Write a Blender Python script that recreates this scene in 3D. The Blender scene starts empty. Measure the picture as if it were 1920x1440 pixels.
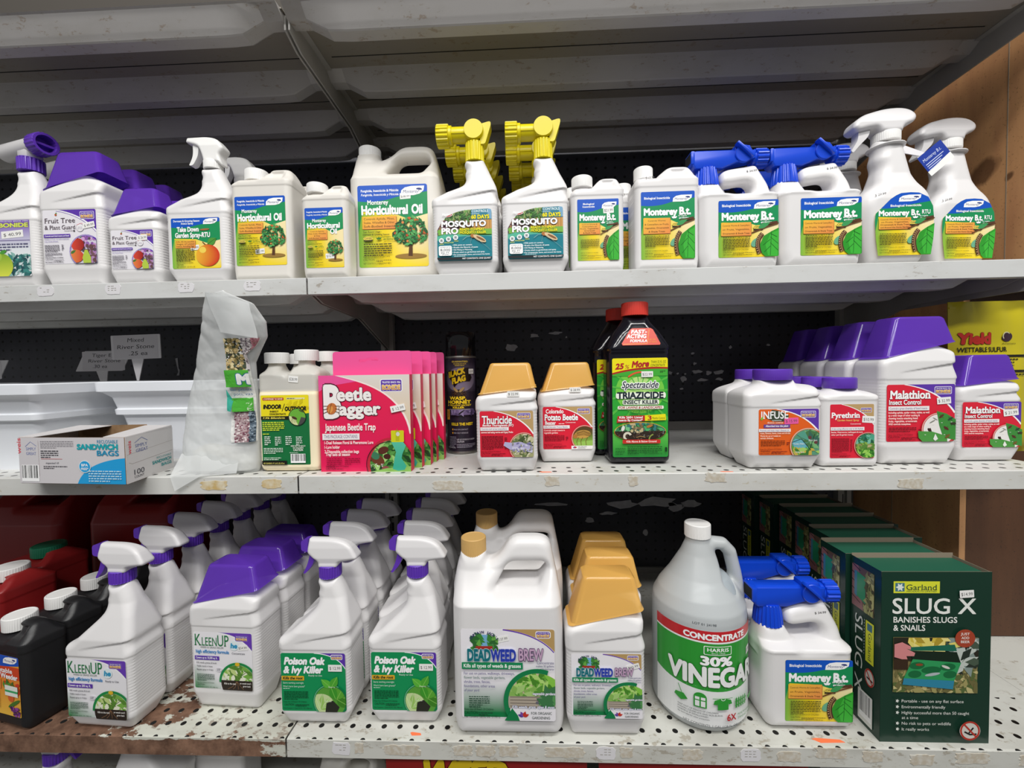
import bpy, bmesh, math, random
import numpy as np
from mathutils import Matrix, Vector
from mathutils.geometry import tessellate_polygon
random.seed(7)
C = bpy.context.scene.collection
SC = bpy.context.scene

# ---------------------------------------------------------------- camera, world, light, exposure
cam_d = bpy.data.cameras.new('camera'); cam_o = bpy.data.objects.new('camera', cam_d); C.objects.link(cam_o)
cam_d.sensor_width = 36; cam_d.lens = 14.622; cam_d.clip_start = .02
_r = Vector((.9991398, .0376462, -.0173908)); _f = Vector((-.0382184, .9986965, -.0338325)); _u = _r.cross(_f)
cam_o.matrix_world = Matrix(((_r.x, _u.x, -_f.x, .3833), (_r.y, _u.y, -_f.y, -.6698), (_r.z, _u.z, -_f.z, .1693), (0, 0, 0, 1)))
SC.camera = cam_o
SC.view_settings.view_transform = 'Standard'; SC.view_settings.look = 'None'
SC.view_settings.gamma = 1; SC.view_settings.use_curve_mapping = False
SC.view_settings.exposure = .05
W = bpy.data.worlds.new('store_ambient'); SC.world = W; W.use_nodes = True
W.node_tree.nodes['Background'].inputs[0].default_value = (.96, .98, 1, 1)
W.node_tree.nodes['Background'].inputs[1].default_value = .24
def area(name, loc, tgt, sx, sy, power, col=(1, 1, 1)):
    l = bpy.data.lights.new(name, 'AREA'); l.shape = 'RECTANGLE'; l.size = sx; l.size_y = sy; l.energy = power; l.color = col
    o = bpy.data.objects.new(name, l); C.objects.link(o); o.location = loc
    o.rotation_euler = (Vector(tgt) - Vector(loc)).to_track_quat('-Z', 'Y').to_euler(); return o
area('ceiling_tube_light', (.9, -1.25, 2.35), (.7, .05, .1), 3.2, .25, 62, (1, .985, .95))
area('ceiling_tube_light', (.2, -2.6, 2.35), (.3, 0, 0), 3.2, .25, 52, (1, .99, .97))

# ---------------------------------------------------------------- materials
def lin(c):
    if isinstance(c, str): c = [int(c[i:i + 2], 16) / 255 for i in (0, 2, 4)]
    return tuple(x / 12.92 if x <= .04045 else ((x + .055) / 1.055) ** 2.4 for x in c)
def mat(name, col, rough=.45, metal=0., spec=.5, alpha=None, bump=None, sss=0., var=None):
    m = bpy.data.materials.new(name); m.use_nodes = True; t = m.node_tree; b = t.nodes['Principled BSDF']
    b.inputs['Base Color'].default_value = (*lin(col), 1); b.inputs['Roughness'].default_value = rough
    b.inputs['Metallic'].default_value = metal; b.inputs['Specular IOR Level'].default_value = spec
    tc = t.nodes.new('ShaderNodeTexCoord')
    if var:                                             # slow mottling of the colour itself: scale, second colour
        n = t.nodes.new('ShaderNodeTexNoise'); n.inputs['Scale'].default_value = var[0]; n.inputs['Detail'].default_value = 5
        mx = t.nodes.new('ShaderNodeMix'); mx.data_type = 'RGBA'
        mx.inputs[6].default_value = (*lin(col), 1); mx.inputs[7].default_value = (*lin(var[1]), 1)
        r = t.nodes.new('ShaderNodeMapRange'); r.inputs[1].default_value = .4; r.inputs[2].default_value = .65
        t.links.new(tc.outputs['Object'], n.inputs['Vector']); t.links.new(n.outputs[0], r.inputs[0]); t.links.new(r.outputs[0], mx.inputs[0])
        t.links.new(mx.outputs[2], b.inputs['Base Color'])
    if bump:
        n = t.nodes.new('ShaderNodeTexNoise'); n.inputs['Scale'].default_value = bump[0]
        bp = t.nodes.new('ShaderNodeBump'); bp.inputs['Strength'].default_value = bump[1]; bp.inputs['Distance'].default_value = .001
        t.links.new(tc.outputs['Object'], n.inputs['Vector']); t.links.new(n.outputs[0], bp.inputs['Height']); t.links.new(bp.outputs[0], b.inputs['Normal'])
    if alpha is not None:                               # see-through plastic: part of the light passes straight on, tinted
        tr = t.nodes.new('ShaderNodeBsdfTransparent'); tr.inputs[0].default_value = (*[.25 + .75 * x for x in lin(col)], 1)
        ms = t.nodes.new('ShaderNodeMixShader'); ms.inputs[0].default_value = alpha
        t.links.new(tr.outputs[0], ms.inputs[1]); t.links.new(b.outputs[0], ms.inputs[2]); t.links.new(ms.outputs[0], t.nodes['Material Output'].inputs[0])
    return m
M = {}
M['white'] = mat('white_bottle_plastic', 'e5e3e3', .38)
M['cream'] = mat('natural_white_plastic', 'e0dcd5', .42)
M['cap_white'] = mat('white_cap_plastic', 'f0efed', .45)
M['sprayer_grey'] = mat('white_sprayer_plastic', 'dddbdc', .35)
M['purple'] = mat('purple_plastic', '6238b4', .3)
M['purple_clear'] = mat('translucent_purple_plastic', '6a3cc0', .14, alpha=.7)
M['amber_clear'] = mat('translucent_amber_plastic', 'ecb860', .16, alpha=.78)
M['tan_cap'] = mat('tan_cap_plastic', 'd3aa68', .45)
M['yellow'] = mat('yellow_plastic', 'e8d60a', .35)
M['blue'] = mat('blue_plastic', '1148d4', .28)
M['red_cap'] = mat('red_cap_plastic', 'd83c30', .4)
M['black_plastic'] = mat('black_bottle_plastic', '1d1d1f', .42, bump=(900, .15))
M['dark_bottle'] = mat('dark_glossy_plastic', '14131c', .12, alpha=.93)
M['red_jug'] = mat('red_jug_plastic', '8e1f20', .35)
M['green_cap'] = mat('green_cap_plastic', '0f6a4c', .4)
M['frosted'] = mat('frosted_jug_plastic', 'dfe3e4', .3, alpha=.62)
M['vinegar_liquid'] = mat('clear_liquid', 'b3bcc2', .2, alpha=.9)
M['cream_liquid'] = mat('cream_liquid', 'fbeecb', .3)
M['milky'] = mat('milky_clear_plastic', 'f0eee8', .3, alpha=.5)
def fill_mat(m, level, col):      # translucent plastic tinted by what fills it up to a level
    t = m.node_tree; b = t.nodes['Principled BSDF']; tc = t.nodes.new('ShaderNodeTexCoord'); sp = nd(t, 'ShaderNodeSeparateXYZ'); t.links.new(tc.outputs['Object'], sp.inputs[0])
    k = mth(t, 'LESS_THAN', sp.outputs[2], level); t.links.new(mixc(t, k, 'eeece6', col), b.inputs['Base Color'])
    ms = [n for n in t.nodes if n.type == 'MIX_SHADER'][0]; t.links.new(mth(t, 'ADD', .62, mth(t, 'MULTIPLY', k, .36)), ms.inputs[0])
M['can_cap'] = mat('glossy_black_plastic', '17161a', .12)
M['can_metal'] = mat('can_steel', '8f8b86', .35, .8)
M['pink'] = mat('pink_card', 'f0559c', .55)
M['cardboard'] = mat('brown_cardboard', '9a7a58', .8, var=(40, '7f6142'))
M['pot'] = mat('white_planter_plastic', 'eceff5', .4)
M['pot_inside'] = mat('grey_gravel_fill', '77757a', .8, bump=(60, .9), var=(70, '9a948c'))
M['tag'] = mat('white_tag_plastic', 'dedcdf', .5)
M['steel'] = mat('grey_painted_steel', 'a9a6a1', .5, 0, var=(9, '98958f'))
M['slot'] = mat('slot_black', '08080a', .8)
M['patch'] = mat('bare_grey_fibre', 'bcbabe', .8, var=(50, 'cccacd'))
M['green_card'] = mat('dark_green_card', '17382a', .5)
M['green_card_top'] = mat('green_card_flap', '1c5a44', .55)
M['kraft'] = mat('grey_board_inside', '8c7f6d', .8)
M['sheer'] = mat('cloudy_plastic_film', 'f2f4f4', .25, alpha=.5)
M['yellow_bag'] = mat('yellow_foil_bag', 'c9ba1c', .22, bump=(25, .6))
M['red_bag'] = mat('red_foil_bag', '9c1f1e', .3, bump=(25, .6))
M['orange_paint'] = mat('orange_sticker', 'fb7a4a', .6)
M['blue_paint'] = mat('blue_painted_board', '2f6ea0', .6, var=(8, '28608c'))
m = mat('printed_label', 'ffffff', .3); t = m.node_tree
a = t.nodes.new('ShaderNodeVertexColor'); a.layer_name = 'Col'; t.links.new(a.outputs[0], t.nodes['Principled BSDF'].inputs['Base Color']); M['print'] = m
m = mat('printed_film', 'ffffff', .25); t = m.node_tree
a = t.nodes.new('ShaderNodeVertexColor'); a.layer_name = 'Col'; t.links.new(a.outputs[0], t.nodes['Principled BSDF'].inputs['Base Color']); M['print_card'] = m

def nd(t, typ, **kw):
    n = t.nodes.new(typ)
    for k, v in kw.items():
        if k.startswith('i'): n.inputs[int(k[1:])].default_value = v
        else: setattr(n, k, v)
    return n
def mth(t, op, a, b=None, c=None):
    n = t.nodes.new('ShaderNodeMath'); n.operation = op
    for i, v in enumerate((a, b, c)):
        if v is None: continue
        if isinstance(v, (int, float)): n.inputs[i].default_value = v
        else: t.links.new(v, n.inputs[i])
    return n.outputs[0]
def mixc(t, fac, a, b):
    n = t.nodes.new('ShaderNodeMix'); n.data_type = 'RGBA'
    for s, v in ((6, a), (7, b)):
        if isinstance(v, str): n.inputs[s].default_value = (*lin(v), 1)
        else: t.links.new(v, n.inputs[s])
    if isinstance(fac, (int, float)): n.inputs[0].default_value = fac
    else: t.links.new(fac, n.inputs[0])
    return n.outputs[2]
def noise(t, vec, scale, detail=6, rough=.6):
    n = t.nodes.new('ShaderNodeTexNoise'); n.inputs['Scale'].default_value = scale; n.inputs['Detail'].default_value = detail
    n.inputs['Roughness'].default_value = rough; t.links.new(vec, n.inputs['Vector']); return n.outputs[0]
def ramp(t, v, lo, hi):
    n = t.nodes.new('ShaderNodeMapRange'); n.inputs[1].default_value = lo; n.inputs[2].default_value = hi; t.links.new(v, n.inputs[0]); return n.outputs[0]
def holes(t, px, py, ox, oy, rx, ry, axx, axy):         # round punched holes on a grid, from two coordinate sockets
    fx = mth(t, 'DIVIDE', mth(t, 'SUBTRACT', mth(t, 'MODULO', mth(t, 'ADD', axx, 100 * px - ox), px), px / 2), rx)
    fy = mth(t, 'DIVIDE', mth(t, 'SUBTRACT', mth(t, 'MODULO', mth(t, 'ADD', axy, 100 * py - oy), py), py / 2), ry)
    return mth(t, 'LESS_THAN', mth(t, 'ADD', mth(t, 'MULTIPLY', fx, fx), mth(t, 'MULTIPLY', fy, fy)), 1.0)
def shelf_mat(name, base, wear, rust, stain='7d6a50', grime=.5, left_rust=False):
    """enamelled shelf steel: scuffs along edges, tape residue, rust where the paint is gone"""
    m = mat(name, base, .42); t = m.node_tree; b = t.nodes['Principled BSDF']
    g = nd(t, 'ShaderNodeNewGeometry'); P = g.outputs['Position']
    sep = nd(t, 'ShaderNodeSeparateXYZ'); t.links.new(P, sep.inputs[0]); X, Y, Z = sep.outputs
    mp = nd(t, 'ShaderNodeMapping'); mp.inputs['Scale'].default_value = (1, 1.6, 2.6); t.links.new(P, mp.inputs[0])
    big = noise(t, mp.outputs[0], 7, 8, .62); fine = noise(t, mp.outputs[0], 60, 6, .7)
    col = mixc(t, mth(t, 'MULTIPLY', ramp(t, big, .45, .7), grime), base, '8f897c')
    sc = mth(t, 'MULTIPLY', ramp(t, fine, .62 - .1 * wear, .66 - .1 * wear), ramp(t, big, .5 - .15 * wear, .56 - .15 * wear))
    col = mixc(t, mth(t, 'MULTIPLY', sc, .55), col, stain)
    if rust > 0:
        k = mth(t, 'ADD', big, mth(t, 'MULTIPLY', mth(t, 'SUBTRACT', fine, .5), .25))
        if left_rust:    # the paint is gone over most of the left section, less towards its right end
            k = mth(t, 'ADD', k, mth(t, 'MULTIPLY', ramp(t, X, .02, -.42), .34))
            k = mth(t, 'ADD', k, mth(t, 'MULTIPLY', ramp(t, Z, -.398, -.402), .13))
            k = mth(t, 'SUBTRACT', k, .17)
        rm = ramp(t, k, .62 - .1 * rust, .635 - .1 * rust)
        rc = mixc(t, ramp(t, noise(t, P, 28, 8, .7), .3, .7), '3f2618', '94705a'); col = mixc(t, rm, col, rc)
        ro = mth(t, 'ADD', .42, mth(t, 'MULTIPLY', rm, .4)); t.links.new(ro, b.inputs['Roughness'])
    up = nd(t, 'ShaderNodeSeparateXYZ'); t.links.new(g.outputs['Normal'], up.inputs[0])
    h = mth(t, 'MULTIPLY', holes(t, .0254, .0254, .006, .004, .0042, .0042, X, Y), mth(t, 'GREATER_THAN', mth(t, 'ABSOLUTE', up.outputs[2]), .8))
    fr = {'worn_shelf_enamel': .112}.get(name, .10); h = mth(t, 'MULTIPLY', h, mth(t, 'LESS_THAN', Y, fr - .059))
    if name not in ('clean_shelf_enamel', 'top_shelf_enamel'): col = mixc(t, h, col, '0b0a09')
    t.links.new(col, b.inputs['Base Color'])
    return m
M['shelf_clean'] = shelf_mat('clean_shelf_enamel', 'd2d3d2', .12, 0, grime=.25)
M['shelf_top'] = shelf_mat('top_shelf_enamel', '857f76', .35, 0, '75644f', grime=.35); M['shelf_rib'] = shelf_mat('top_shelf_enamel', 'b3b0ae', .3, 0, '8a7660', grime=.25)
M['shelf_mid'] = shelf_mat('worn_shelf_enamel', 'd4d4d0', .25, 0, 'a8946a', .2)
M['shelf_low'] = shelf_mat('scuffed_shelf_enamel', 'd0d0c9', .5, 0, '8f826c', .35)
M['shelf_rust'] = shelf_mat('rusted_shelf_enamel', 'cfd0c4', .8, 1.0, '6b4a33', .5, True)
def peg_mat():
    m = mat('black_pegboard', '121216', .5); t = m.node_tree; b = t.nodes['Principled BSDF']
    g = nd(t, 'ShaderNodeNewGeometry'); sep = nd(t, 'ShaderNodeSeparateXYZ'); t.links.new(g.outputs['Position'], sep.inputs[0]); X, Y, Z = sep.outputs
    n = noise(t, g.outputs['Position'], 5, 7, .65)
    col = mixc(t, ramp(t, n, .45, .75), '34343c', '4a4a52')
    h = holes(t, .0254, .0254, .004, .009, .0034, .0034, X, Z)
    col = mixc(t, h, col, '0a0a0c'); t.links.new(col, b.inputs['Base Color'])
    bp = nd(t, 'ShaderNodeBump'); bp.inputs['Strength'].default_value = .4; bp.inputs['Distance'].default_value = .002
    t.links.new(mth(t, 'SUBTRACT', mth(t, 'MULTIPLY', noise(t, g.outputs['Position'], 120, 4), .4), h), bp.inputs['Height']); t.links.new(bp.outputs[0], b.inputs['Normal'])
    return m
M['dosing'] = mat('cream_filled_plastic', 'f0eee8', .3, alpha=.6); fill_mat(M['dosing'], .139, 'fdf0cd')
M['peg'] = peg_mat()
def perf_mat():
    m = mat('perforated_steel', '34332f', .5, .3); t = m.node_tree; b = t.nodes['Principled BSDF']
    g = nd(t, 'ShaderNodeNewGeometry'); sep = nd(t, 'ShaderNodeSeparateXYZ'); t.links.new(g.outputs['Position'], sep.inputs[0]); X, Y, Z = sep.outputs
    h = holes(t, .0254, .0127, .004, .003, .0036, .0014, X, Z); col = mixc(t, h, '3a3937', '9c9c98'); t.links.new(col, b.inputs['Base Color']); return m
M['perf'] = perf_mat()
def wood_mat(name, c1, c2, c3):
    m = mat(name, c1, .6); t = m.node_tree; b = t.nodes['Principled BSDF']
    g = nd(t, 'ShaderNodeNewGeometry'); mp = nd(t, 'ShaderNodeMapping'); mp.inputs['Scale'].default_value = (9, 9, 1.1); t.links.new(g.outputs['Position'], mp.inputs[0])
    a_ = noise(t, mp.outputs[0], 3, 8, .6); s = noise(t, g.outputs['Position'], 240, 2)
    col = mixc(t, ramp(t, a_, .35, .7), c1, c2); col = mixc(t, mth(t, 'MULTIPLY', ramp(t, s, .62, .7), .6), col, c3)
    sep = nd(t, 'ShaderNodeSeparateXYZ'); t.links.new(g.outputs['Position'], sep.inputs[0])
    # two dark knots
    for ky, kz, ry, rz in ((.17, .511, .032, .022), (.125, .47, .008, .008)):
        dy = mth(t, 'DIVIDE', mth(t, 'SUBTRACT', sep.outputs[1], ky), ry); dz = mth(t, 'DIVIDE', mth(t, 'SUBTRACT', mth(t, 'ADD', sep.outputs[2], mth(t, 'MULTIPLY', sep.outputs[1], .3)), kz + .07), rz)
        d = mth(t, 'ADD', mth(t, 'ADD', mth(t, 'MULTIPLY', dy, dy), mth(t, 'MULTIPLY', dz, dz)), mth(t, 'MULTIPLY', mth(t, 'SUBTRACT', a_, .5), 3))
        col = mixc(t, mth(t, 'MULTIPLY', ramp(t, d, 1.1, .3), .8), col, '4a2a14')
    t.links.new(col, b.inputs['Base Color']); return m
M['wood'] = wood_mat('plywood', 'cc9a68', 'b5825a', '86603e')
M['wood_shade'] = wood_mat('shade_toned_plywood', '5a3a24', '4a2e1c', '2c1c12')  # plywood with the shade under the shelf put into its colour

# ---------------------------------------------------------------- mesh helpers (bottle shapes in millimetres)
def link(name, me, m, parent=None, smooth=None):
    o = bpy.data.objects.new(name, me); C.objects.link(o)
    for x in (m if isinstance(m, (list, tuple)) else [m]): me.materials.append(x)
    if parent is not None: o.parent = parent
    if smooth is not None:
        me.polygons.foreach_set('use_smooth', [True] * len(me.polygons))
        if smooth < 180: me.set_sharp_from_angle(angle=math.radians(smooth))
    return o
def thing(name, label, cat, loc=(0, 0, 0), rotz=0, group=None):
    o = bpy.data.objects.new(name, None); C.objects.link(o); o.empty_display_size = .02
    o.location = loc; o.rotation_euler = (0, 0, math.radians(rotz)); tag(o, label, cat, group); return o
def tag(o, label, cat, group=None):
    o['label'] = label; o['category'] = cat
    if group: o['group'] = group
    return o
def struct(o): o['kind'] = 'structure'; return o
def dup(root, loc, rotz, label, group=None):
    r = root.copy(); C.objects.link(r); r.location = loc; r.rotation_euler = (0, 0, math.radians(rotz)); r['label'] = label
    if group: r['group'] = group
    elif 'group' in r: del r['group']
    for ch in list(root.children):
        c = ch.copy(); C.objects.link(c); c.parent = r
        for g in list(ch.children):
            d = g.copy(); C.objects.link(d); d.parent = c
    return r
def bm_mesh(bm, s=.001):
    bmesh.ops.recalc_face_normals(bm, faces=bm.faces[:])
    if s != 1: bmesh.ops.scale(bm, vec=(s, s, s), verts=bm.verts[:])
    me = bpy.data.meshes.new('m'); bm.to_mesh(me); bm.free(); return me
def add_box(bm, x0, x1, y0, y1, z0, z1, bev=0):
    r = bmesh.ops.create_cube(bm, size=1, matrix=Matrix.Translation(((x0 + x1) / 2, (y0 + y1) / 2, (z0 + z1) / 2)) @ Matrix.Diagonal((x1 - x0, y1 - y0, z1 - z0, 1)))
    if bev:
        es = list({e for v in r['verts'] for e in v.link_edges})
        bmesh.ops.bevel(bm, geom=es, offset=bev, segments=2, affect='EDGES', profile=.5)
def add_prism(bm, pts, y0, y1, axis='y'):
    """closed polygon in the plane across `axis`, given thickness"""
    def P(a, b, t): return {'y': (a, t, b), 'x': (t, a, b), 'z': (a, b, t)}[axis]
    A = [bm.verts.new(P(a, b, y0)) for a, b in pts]; B = [bm.verts.new(P(a, b, y1)) for a, b in pts]; n = len(pts)
    bm.faces.new(A); bm.faces.new(B[::-1])
    for i in range(n): bm.faces.new((A[i], B[i], B[(i + 1) % n], A[(i + 1) % n]))
def add_lathe(bm, prof, seg=32, mtx=None, ribs=0, depth=0, rz=(None, None)):
    """profile (r, z) turned about z; ribs flute the outside between two heights"""
    n = seg if not ribs else ribs * 4; rings = []
    for r, z in prof:
        row = []
        for i in range(n):
            a = 2 * math.pi * i / n; rr = r
            if ribs and rz[0] <= z <= rz[1] and i % 4 in (0, 1): rr -= depth
            v = Vector((rr * math.cos(a), rr * math.sin(a), z)); row.append(bm.verts.new(mtx @ v if mtx else v))
        rings.append(row)
    for A, B in zip(rings, rings[1:]):
        for i in range(n): bm.faces.new((A[i], A[(i + 1) % n], B[(i + 1) % n], B[i]))
    bm.faces.new(rings[0][::-1]); bm.faces.new(rings[-1])
def ring_pts(x0, x1, y0, y1, r, zl, zr, k=6):
    r = max(.05, min(r, (x1 - x0) / 2 - .01, (y1 - y0) / 2 - .01)); out = []
    for cx, cy, a0 in ((x1 - r, y1 - r, 0), (x0 + r, y1 - r, 90), (x0 + r, y0 + r, 180), (x1 - r, y0 + r, 270)):
        for i in range(k + 1):
            a = math.radians(a0 + 90 * i / k); x = cx + r * math.cos(a); y = cy + r * math.sin(a)
            out.append((x, y, zl + (zr - zl) * (x - x0) / (x1 - x0)))
    return out
def add_loft(bm, rings, cap0=True, cap1=True, k=6):
    """rings: (x0, x1, y0, y1, corner radius, z at left, z at right)"""
    R = [[bm.verts.new(p) for p in ring_pts(*r, k=k)] for r in rings]; n = len(R[0])
    for A, B in zip(R, R[1:]):
        for i in range(n): bm.faces.new((A[i], A[(i + 1) % n], B[(i + 1) % n], B[i]))
    if cap0: bm.faces.new(R[0][::-1])
    if cap1: bm.faces.new(R[-1])
def fillet(rings, fl):
    """round the ring sequence: fl[i] = radius in mm at ring i"""
    out = []
    for i, r in enumerate(rings):
        f = fl.get(i, 0)
        if not f or i in (0, len(rings) - 1): out.append(r); continue
        a, b = rings[i - 1], rings[i + 1]; da = max(abs(p - q) for p, q in zip(a, r)); db = max(abs(p - q) for p, q in zip(b, r))
        ta, tb = min(.5, f / da), min(.5, f / db)
        p0 = [p + (q - p) * ta for p, q in zip(r, a)]; p2 = [p + (q - p) * tb for p, q in zip(r, b)]
        for j in range(5):
            s = j / 4; out.append(tuple((1 - s) ** 2 * u + 2 * s * (1 - s) * v + s * s * w for u, v, w in zip(p0, r, p2)))
    return out

# ---------------------------------------------------------------- distance fields for the blow-moulded shapes
def smin(a, b, k): h = np.clip(.5 + .5 * (b - a) / k, 0, 1); return b + (a - b) * h - k * h * (1 - h)
def smax(a, b, k): return -smin(-a, -b, k)
def psdf(poly, X, Z):
    """signed distance to a polygon in the XZ plane"""
    d = np.full(np.broadcast(X, Z).shape, 1e9); s = np.ones_like(d); n = len(poly)
    for i in range(n):
        ax, az = poly[i]; bx, bz = poly[i - 1]; ex, ez = bx - ax, bz - az; wx, wz = X - ax, Z - az
        t = np.clip((wx * ex + wz * ez) / (ex * ex + ez * ez + 1e-12), 0, 1); d = np.minimum(d, (wx - ex * t) ** 2 + (wz - ez * t) ** 2)
        c1, c2, c3 = Z >= az, Z < bz, ex * wz > ez * wx
        fl = (c1 & c2 & c3) | (~c1 & ~c2 & ~c3); s = np.where(fl, -s, s)
    return s * np.sqrt(d)
def extr(d2, Y, hy, r):
    a = d2 + r; b = np.abs(Y) - hy + r
    return np.sqrt(np.maximum(a, 0) ** 2 + np.maximum(b, 0) ** 2) + np.minimum(np.maximum(a, b), 0) - r
def pw(z, *kv):
    """piecewise-linear function of z: (z0, v0), (z1, v1) ..."""
    return np.interp(z, [k[0] for k in kv], [k[1] for k in kv])
def nets(vol, org, h):
    s = vol < 0; n = np.array(vol.shape); cs = tuple(n - 1); acc = np.zeros((3,) + cs); cnt = np.zeros(cs); I = np.indices(n)
    quads = []
    for ax in range(3):
        o1, o2 = [a for a in range(3) if a != ax]
        lo = [slice(None)] * 3; hi = [slice(None)] * 3; lo[ax] = slice(0, -1); hi[ax] = slice(1, None); lo, hi = tuple(lo), tuple(hi)
        cr = s[lo] != s[hi]; idx = np.argwhere(cr); v0 = vol[lo][cr]; v1 = vol[hi][cr]; p = idx.astype(float); p[:, ax] += v0 / (v0 - v1)
        for d1 in (0, -1):
            for d2 in (0, -1):
                c = idx.copy(); c[:, o1] += d1; c[:, o2] += d2
                ok = (c[:, o1] >= 0) & (c[:, o2] >= 0) & (c[:, o1] < cs[o1]) & (c[:, o2] < cs[o2]); cc = c[ok]
                for k in range(3): np.add.at(acc[k], (cc[:, 0], cc[:, 1], cc[:, 2]), p[ok, k])
                np.add.at(cnt, (cc[:, 0], cc[:, 1], cc[:, 2]), 1)
        ok = (idx[:, o1] > 0) & (idx[:, o2] > 0) & (idx[:, o1] < n[o1] - 1) & (idx[:, o2] < n[o2] - 1); c = idx[ok]; ins = s[lo][cr][ok]
        q = []
        for d1, d2 in ((-1, -1), (0, -1), (0, 0), (-1, 0)):
            e = c.copy(); e[:, o1] += d1; e[:, o2] += d2; q.append(e)
        if ax == 1: ins = ~ins
        quads.append((q, ins))
    used = cnt > 0; vid = np.full(cs, -1); vid[used] = np.arange(used.sum())
    V = (acc[:, used] / cnt[used]).T * h + np.array(org); F = []
    for q, ins in quads:
        f = np.stack([vid[e[:, 0], e[:, 1], e[:, 2]] for e in q], 1); f[~ins] = f[~ins][:, ::-1]; F.append(f)
    return V, np.concatenate(F)
def np_mesh(V, F):
    me = bpy.data.meshes.new('m'); k = F.shape[1]
    me.vertices.add(len(V)); me.vertices.foreach_set('co', np.ascontiguousarray(V, dtype=np.float32).ravel())
    me.loops.add(F.size); me.loops.foreach_set('vertex_index', np.ascontiguousarray(F, dtype=np.int32).ravel())
    me.polygons.add(len(F)); me.polygons.foreach_set('loop_start', np.arange(0, F.size, k, dtype=np.int32)); me.polygons.foreach_set('loop_total', np.full(len(F), k, dtype=np.int32))
    me.polygons.foreach_set('use_smooth', [True] * len(F)); me.update(calc_edges=True); me.validate(); return me
def sdf_mesh(fn, box, h):
    x0, x1, y0, y1, z0, z1 = box; p = 2.5 * h
    x = np.arange(x0 - p, x1 + p, h); y = np.arange(y0 - p, y1 + p, h); z = np.arange(z0 - p, z1 + p, h)
    X, Y, Z = x[:, None, None], y[None, :, None], z[None, None, :]
    V, F = nets(np.broadcast_to(fn(X, Y, Z), (len(x), len(y), len(z))).astype(float), (x[0], y[0], z[0]), h)
    V[:, 2] = np.maximum(V[:, 2], 0) if z0 == 0 else V[:, 2]
    return np_mesh(V * .001, F)

# ---------------------------------------------------------------- the place: light-blocking wall, floor, shelving (metres)
Z1, Z2, Z3, Z4, Z5 = .756, .337, 0., -.395, -.735
YB = .476
def box_obj(name, b, m, parent=None, bev=0):
    bm = bmesh.new(); add_box(bm, *b, bev=bev); return link(name, bm_mesh(bm, 1), m, parent)
struct(box_obj('floor', (-3, 3, -4, .7, -.9, -.86), mat('floor_concrete', '55524d', .7, var=(3, '4a4743'))))
struct(box_obj('light_block_wall', (-3, 3, .56, .6, -.86, 2.6), mat('light_block_paint', '55504a', .8)))  # unseen wall, added to keep ambient light from leaking in behind the pegboard
for bx, lab in ((-1.22, 'left'), (0, 'right')):
    t = thing('pegboard_panel', 'black pegboard back panel of the %s shelving bay with %s' % (lab, 'faint peeled spots' if bx < 0 else 'many peeled grey patches'), 'back panel', (bx + .61, YB, -.8), 0)
    box_obj('board', (-.609, .609, 0, .006, 0, 1.575), M['peg'], t)
    box_obj('perforated_strip', (-.59, .59, 0, .006, 1.577, 1.95), M['perf'], t)
    box_obj('bottom_rail', (-.59, .59, -.006, 0, .8, .822), M['steel'], t)  # rear lip of the middle shelf, grouped with the pegboard
    box_obj('bottom_rail', (-.59, .59, -.008, 0, .375, .42), M['steel'], t)
    PEG = t
    if bx == 0:     # places where the black skin of the board is torn off
        bm = bmesh.new(); rnd = random.Random(3)
        for px, pz, w, h in ((.402, .262, .03, .012), (.462, .268, .04, .009), (.34, .232, .035, .022), (.49, .256, .006, .005), (.69, .275, .03, .05), (.83, .205, .012, .006), (.835, .178, .01, .008),
                             (.77, .153, .014, .01), (.79, .152, .008, .006), (.81, .15, .006, .005), (.84, .156, .03, .012), (.872, .152, .02, .012), (.805, .137, .02, .02), (.855, .133, .035, .01), (.80, .11, .01, .007),
                             (.90, .153, .03, .014), (.9, .135, .02, .01), (.93, .22, .008, .01), (1.03, .225, .012, .006),
                             (.64, -.205, .10, .025), (.73, -.2, .12, .03), (.78, -.215, .05, .03), (.6, -.23, .05, .014), (.7, -.285, .02, .02), (.55, -.25, .03, .018), (.44, -.205, .1, .012), (.82, -.205, .06, .02)):
            n = 11; vs = []
            for i in range(n):
                a = 2 * math.pi * i / n; k = rnd.uniform(.55, 1.15); vs.append(bm.verts.new((px - .61 + w / 2 * k * math.cos(a), -.0012, pz + .8 + h / 2 * k * math.sin(a))))
            bm.faces.new(vs); link('peeled_patch', bm_mesh(bm, 1), M['patch'], t); bm = bmesh.new()
        bm.free()
    else:
        for pts in (((-.615, .218), (-.608, .22), (-.606, .19), (-.603, .185), (-.605, .17), (-.613, .17), (-.608, .18)), ((-.619, .15), (-.609, .148), (-.61, .125), (-.617, .125))):
            bm = bmesh.new(); bm.faces.new([bm.verts.new((x + .61, -.0012, z + .8)) for x, z in pts])
            link('peeled_patch', bm_mesh(bm, 1), M['patch'], t)
for ux, lab in ((0, 'between the two shelving bays'), (1.22, 'at the right end of the shelving beside the plywood')):
    t = thing('upright_post', 'slotted grey steel upright post ' + lab, 'post', (ux, YB - .0006, -.8))
    bm = bmesh.new(); add_box(bm, -.017, -.006, -.018, 0, 0, 1.95); add_box(bm, .006, .017, -.018, 0, 0, 1.95); add_box(bm, -.006, .006, -.008, 0, 0, 1.95)
    link('rail', bm_mesh(bm, 1), M['steel'], t)
    bm = bmesh.new()
    for i in range(52):
        z = .05 + i * .0365; v = [bm.verts.new(p) for p in ((-.0035, -.0086, z), (.0035, -.0086, z), (.0035, -.0086, z + .024), (-.0035, -.0086, z + .024))]; bm.faces.new(v)
    link('slot_row', bm_mesh(bm, 1), M['slot'], t)
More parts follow.
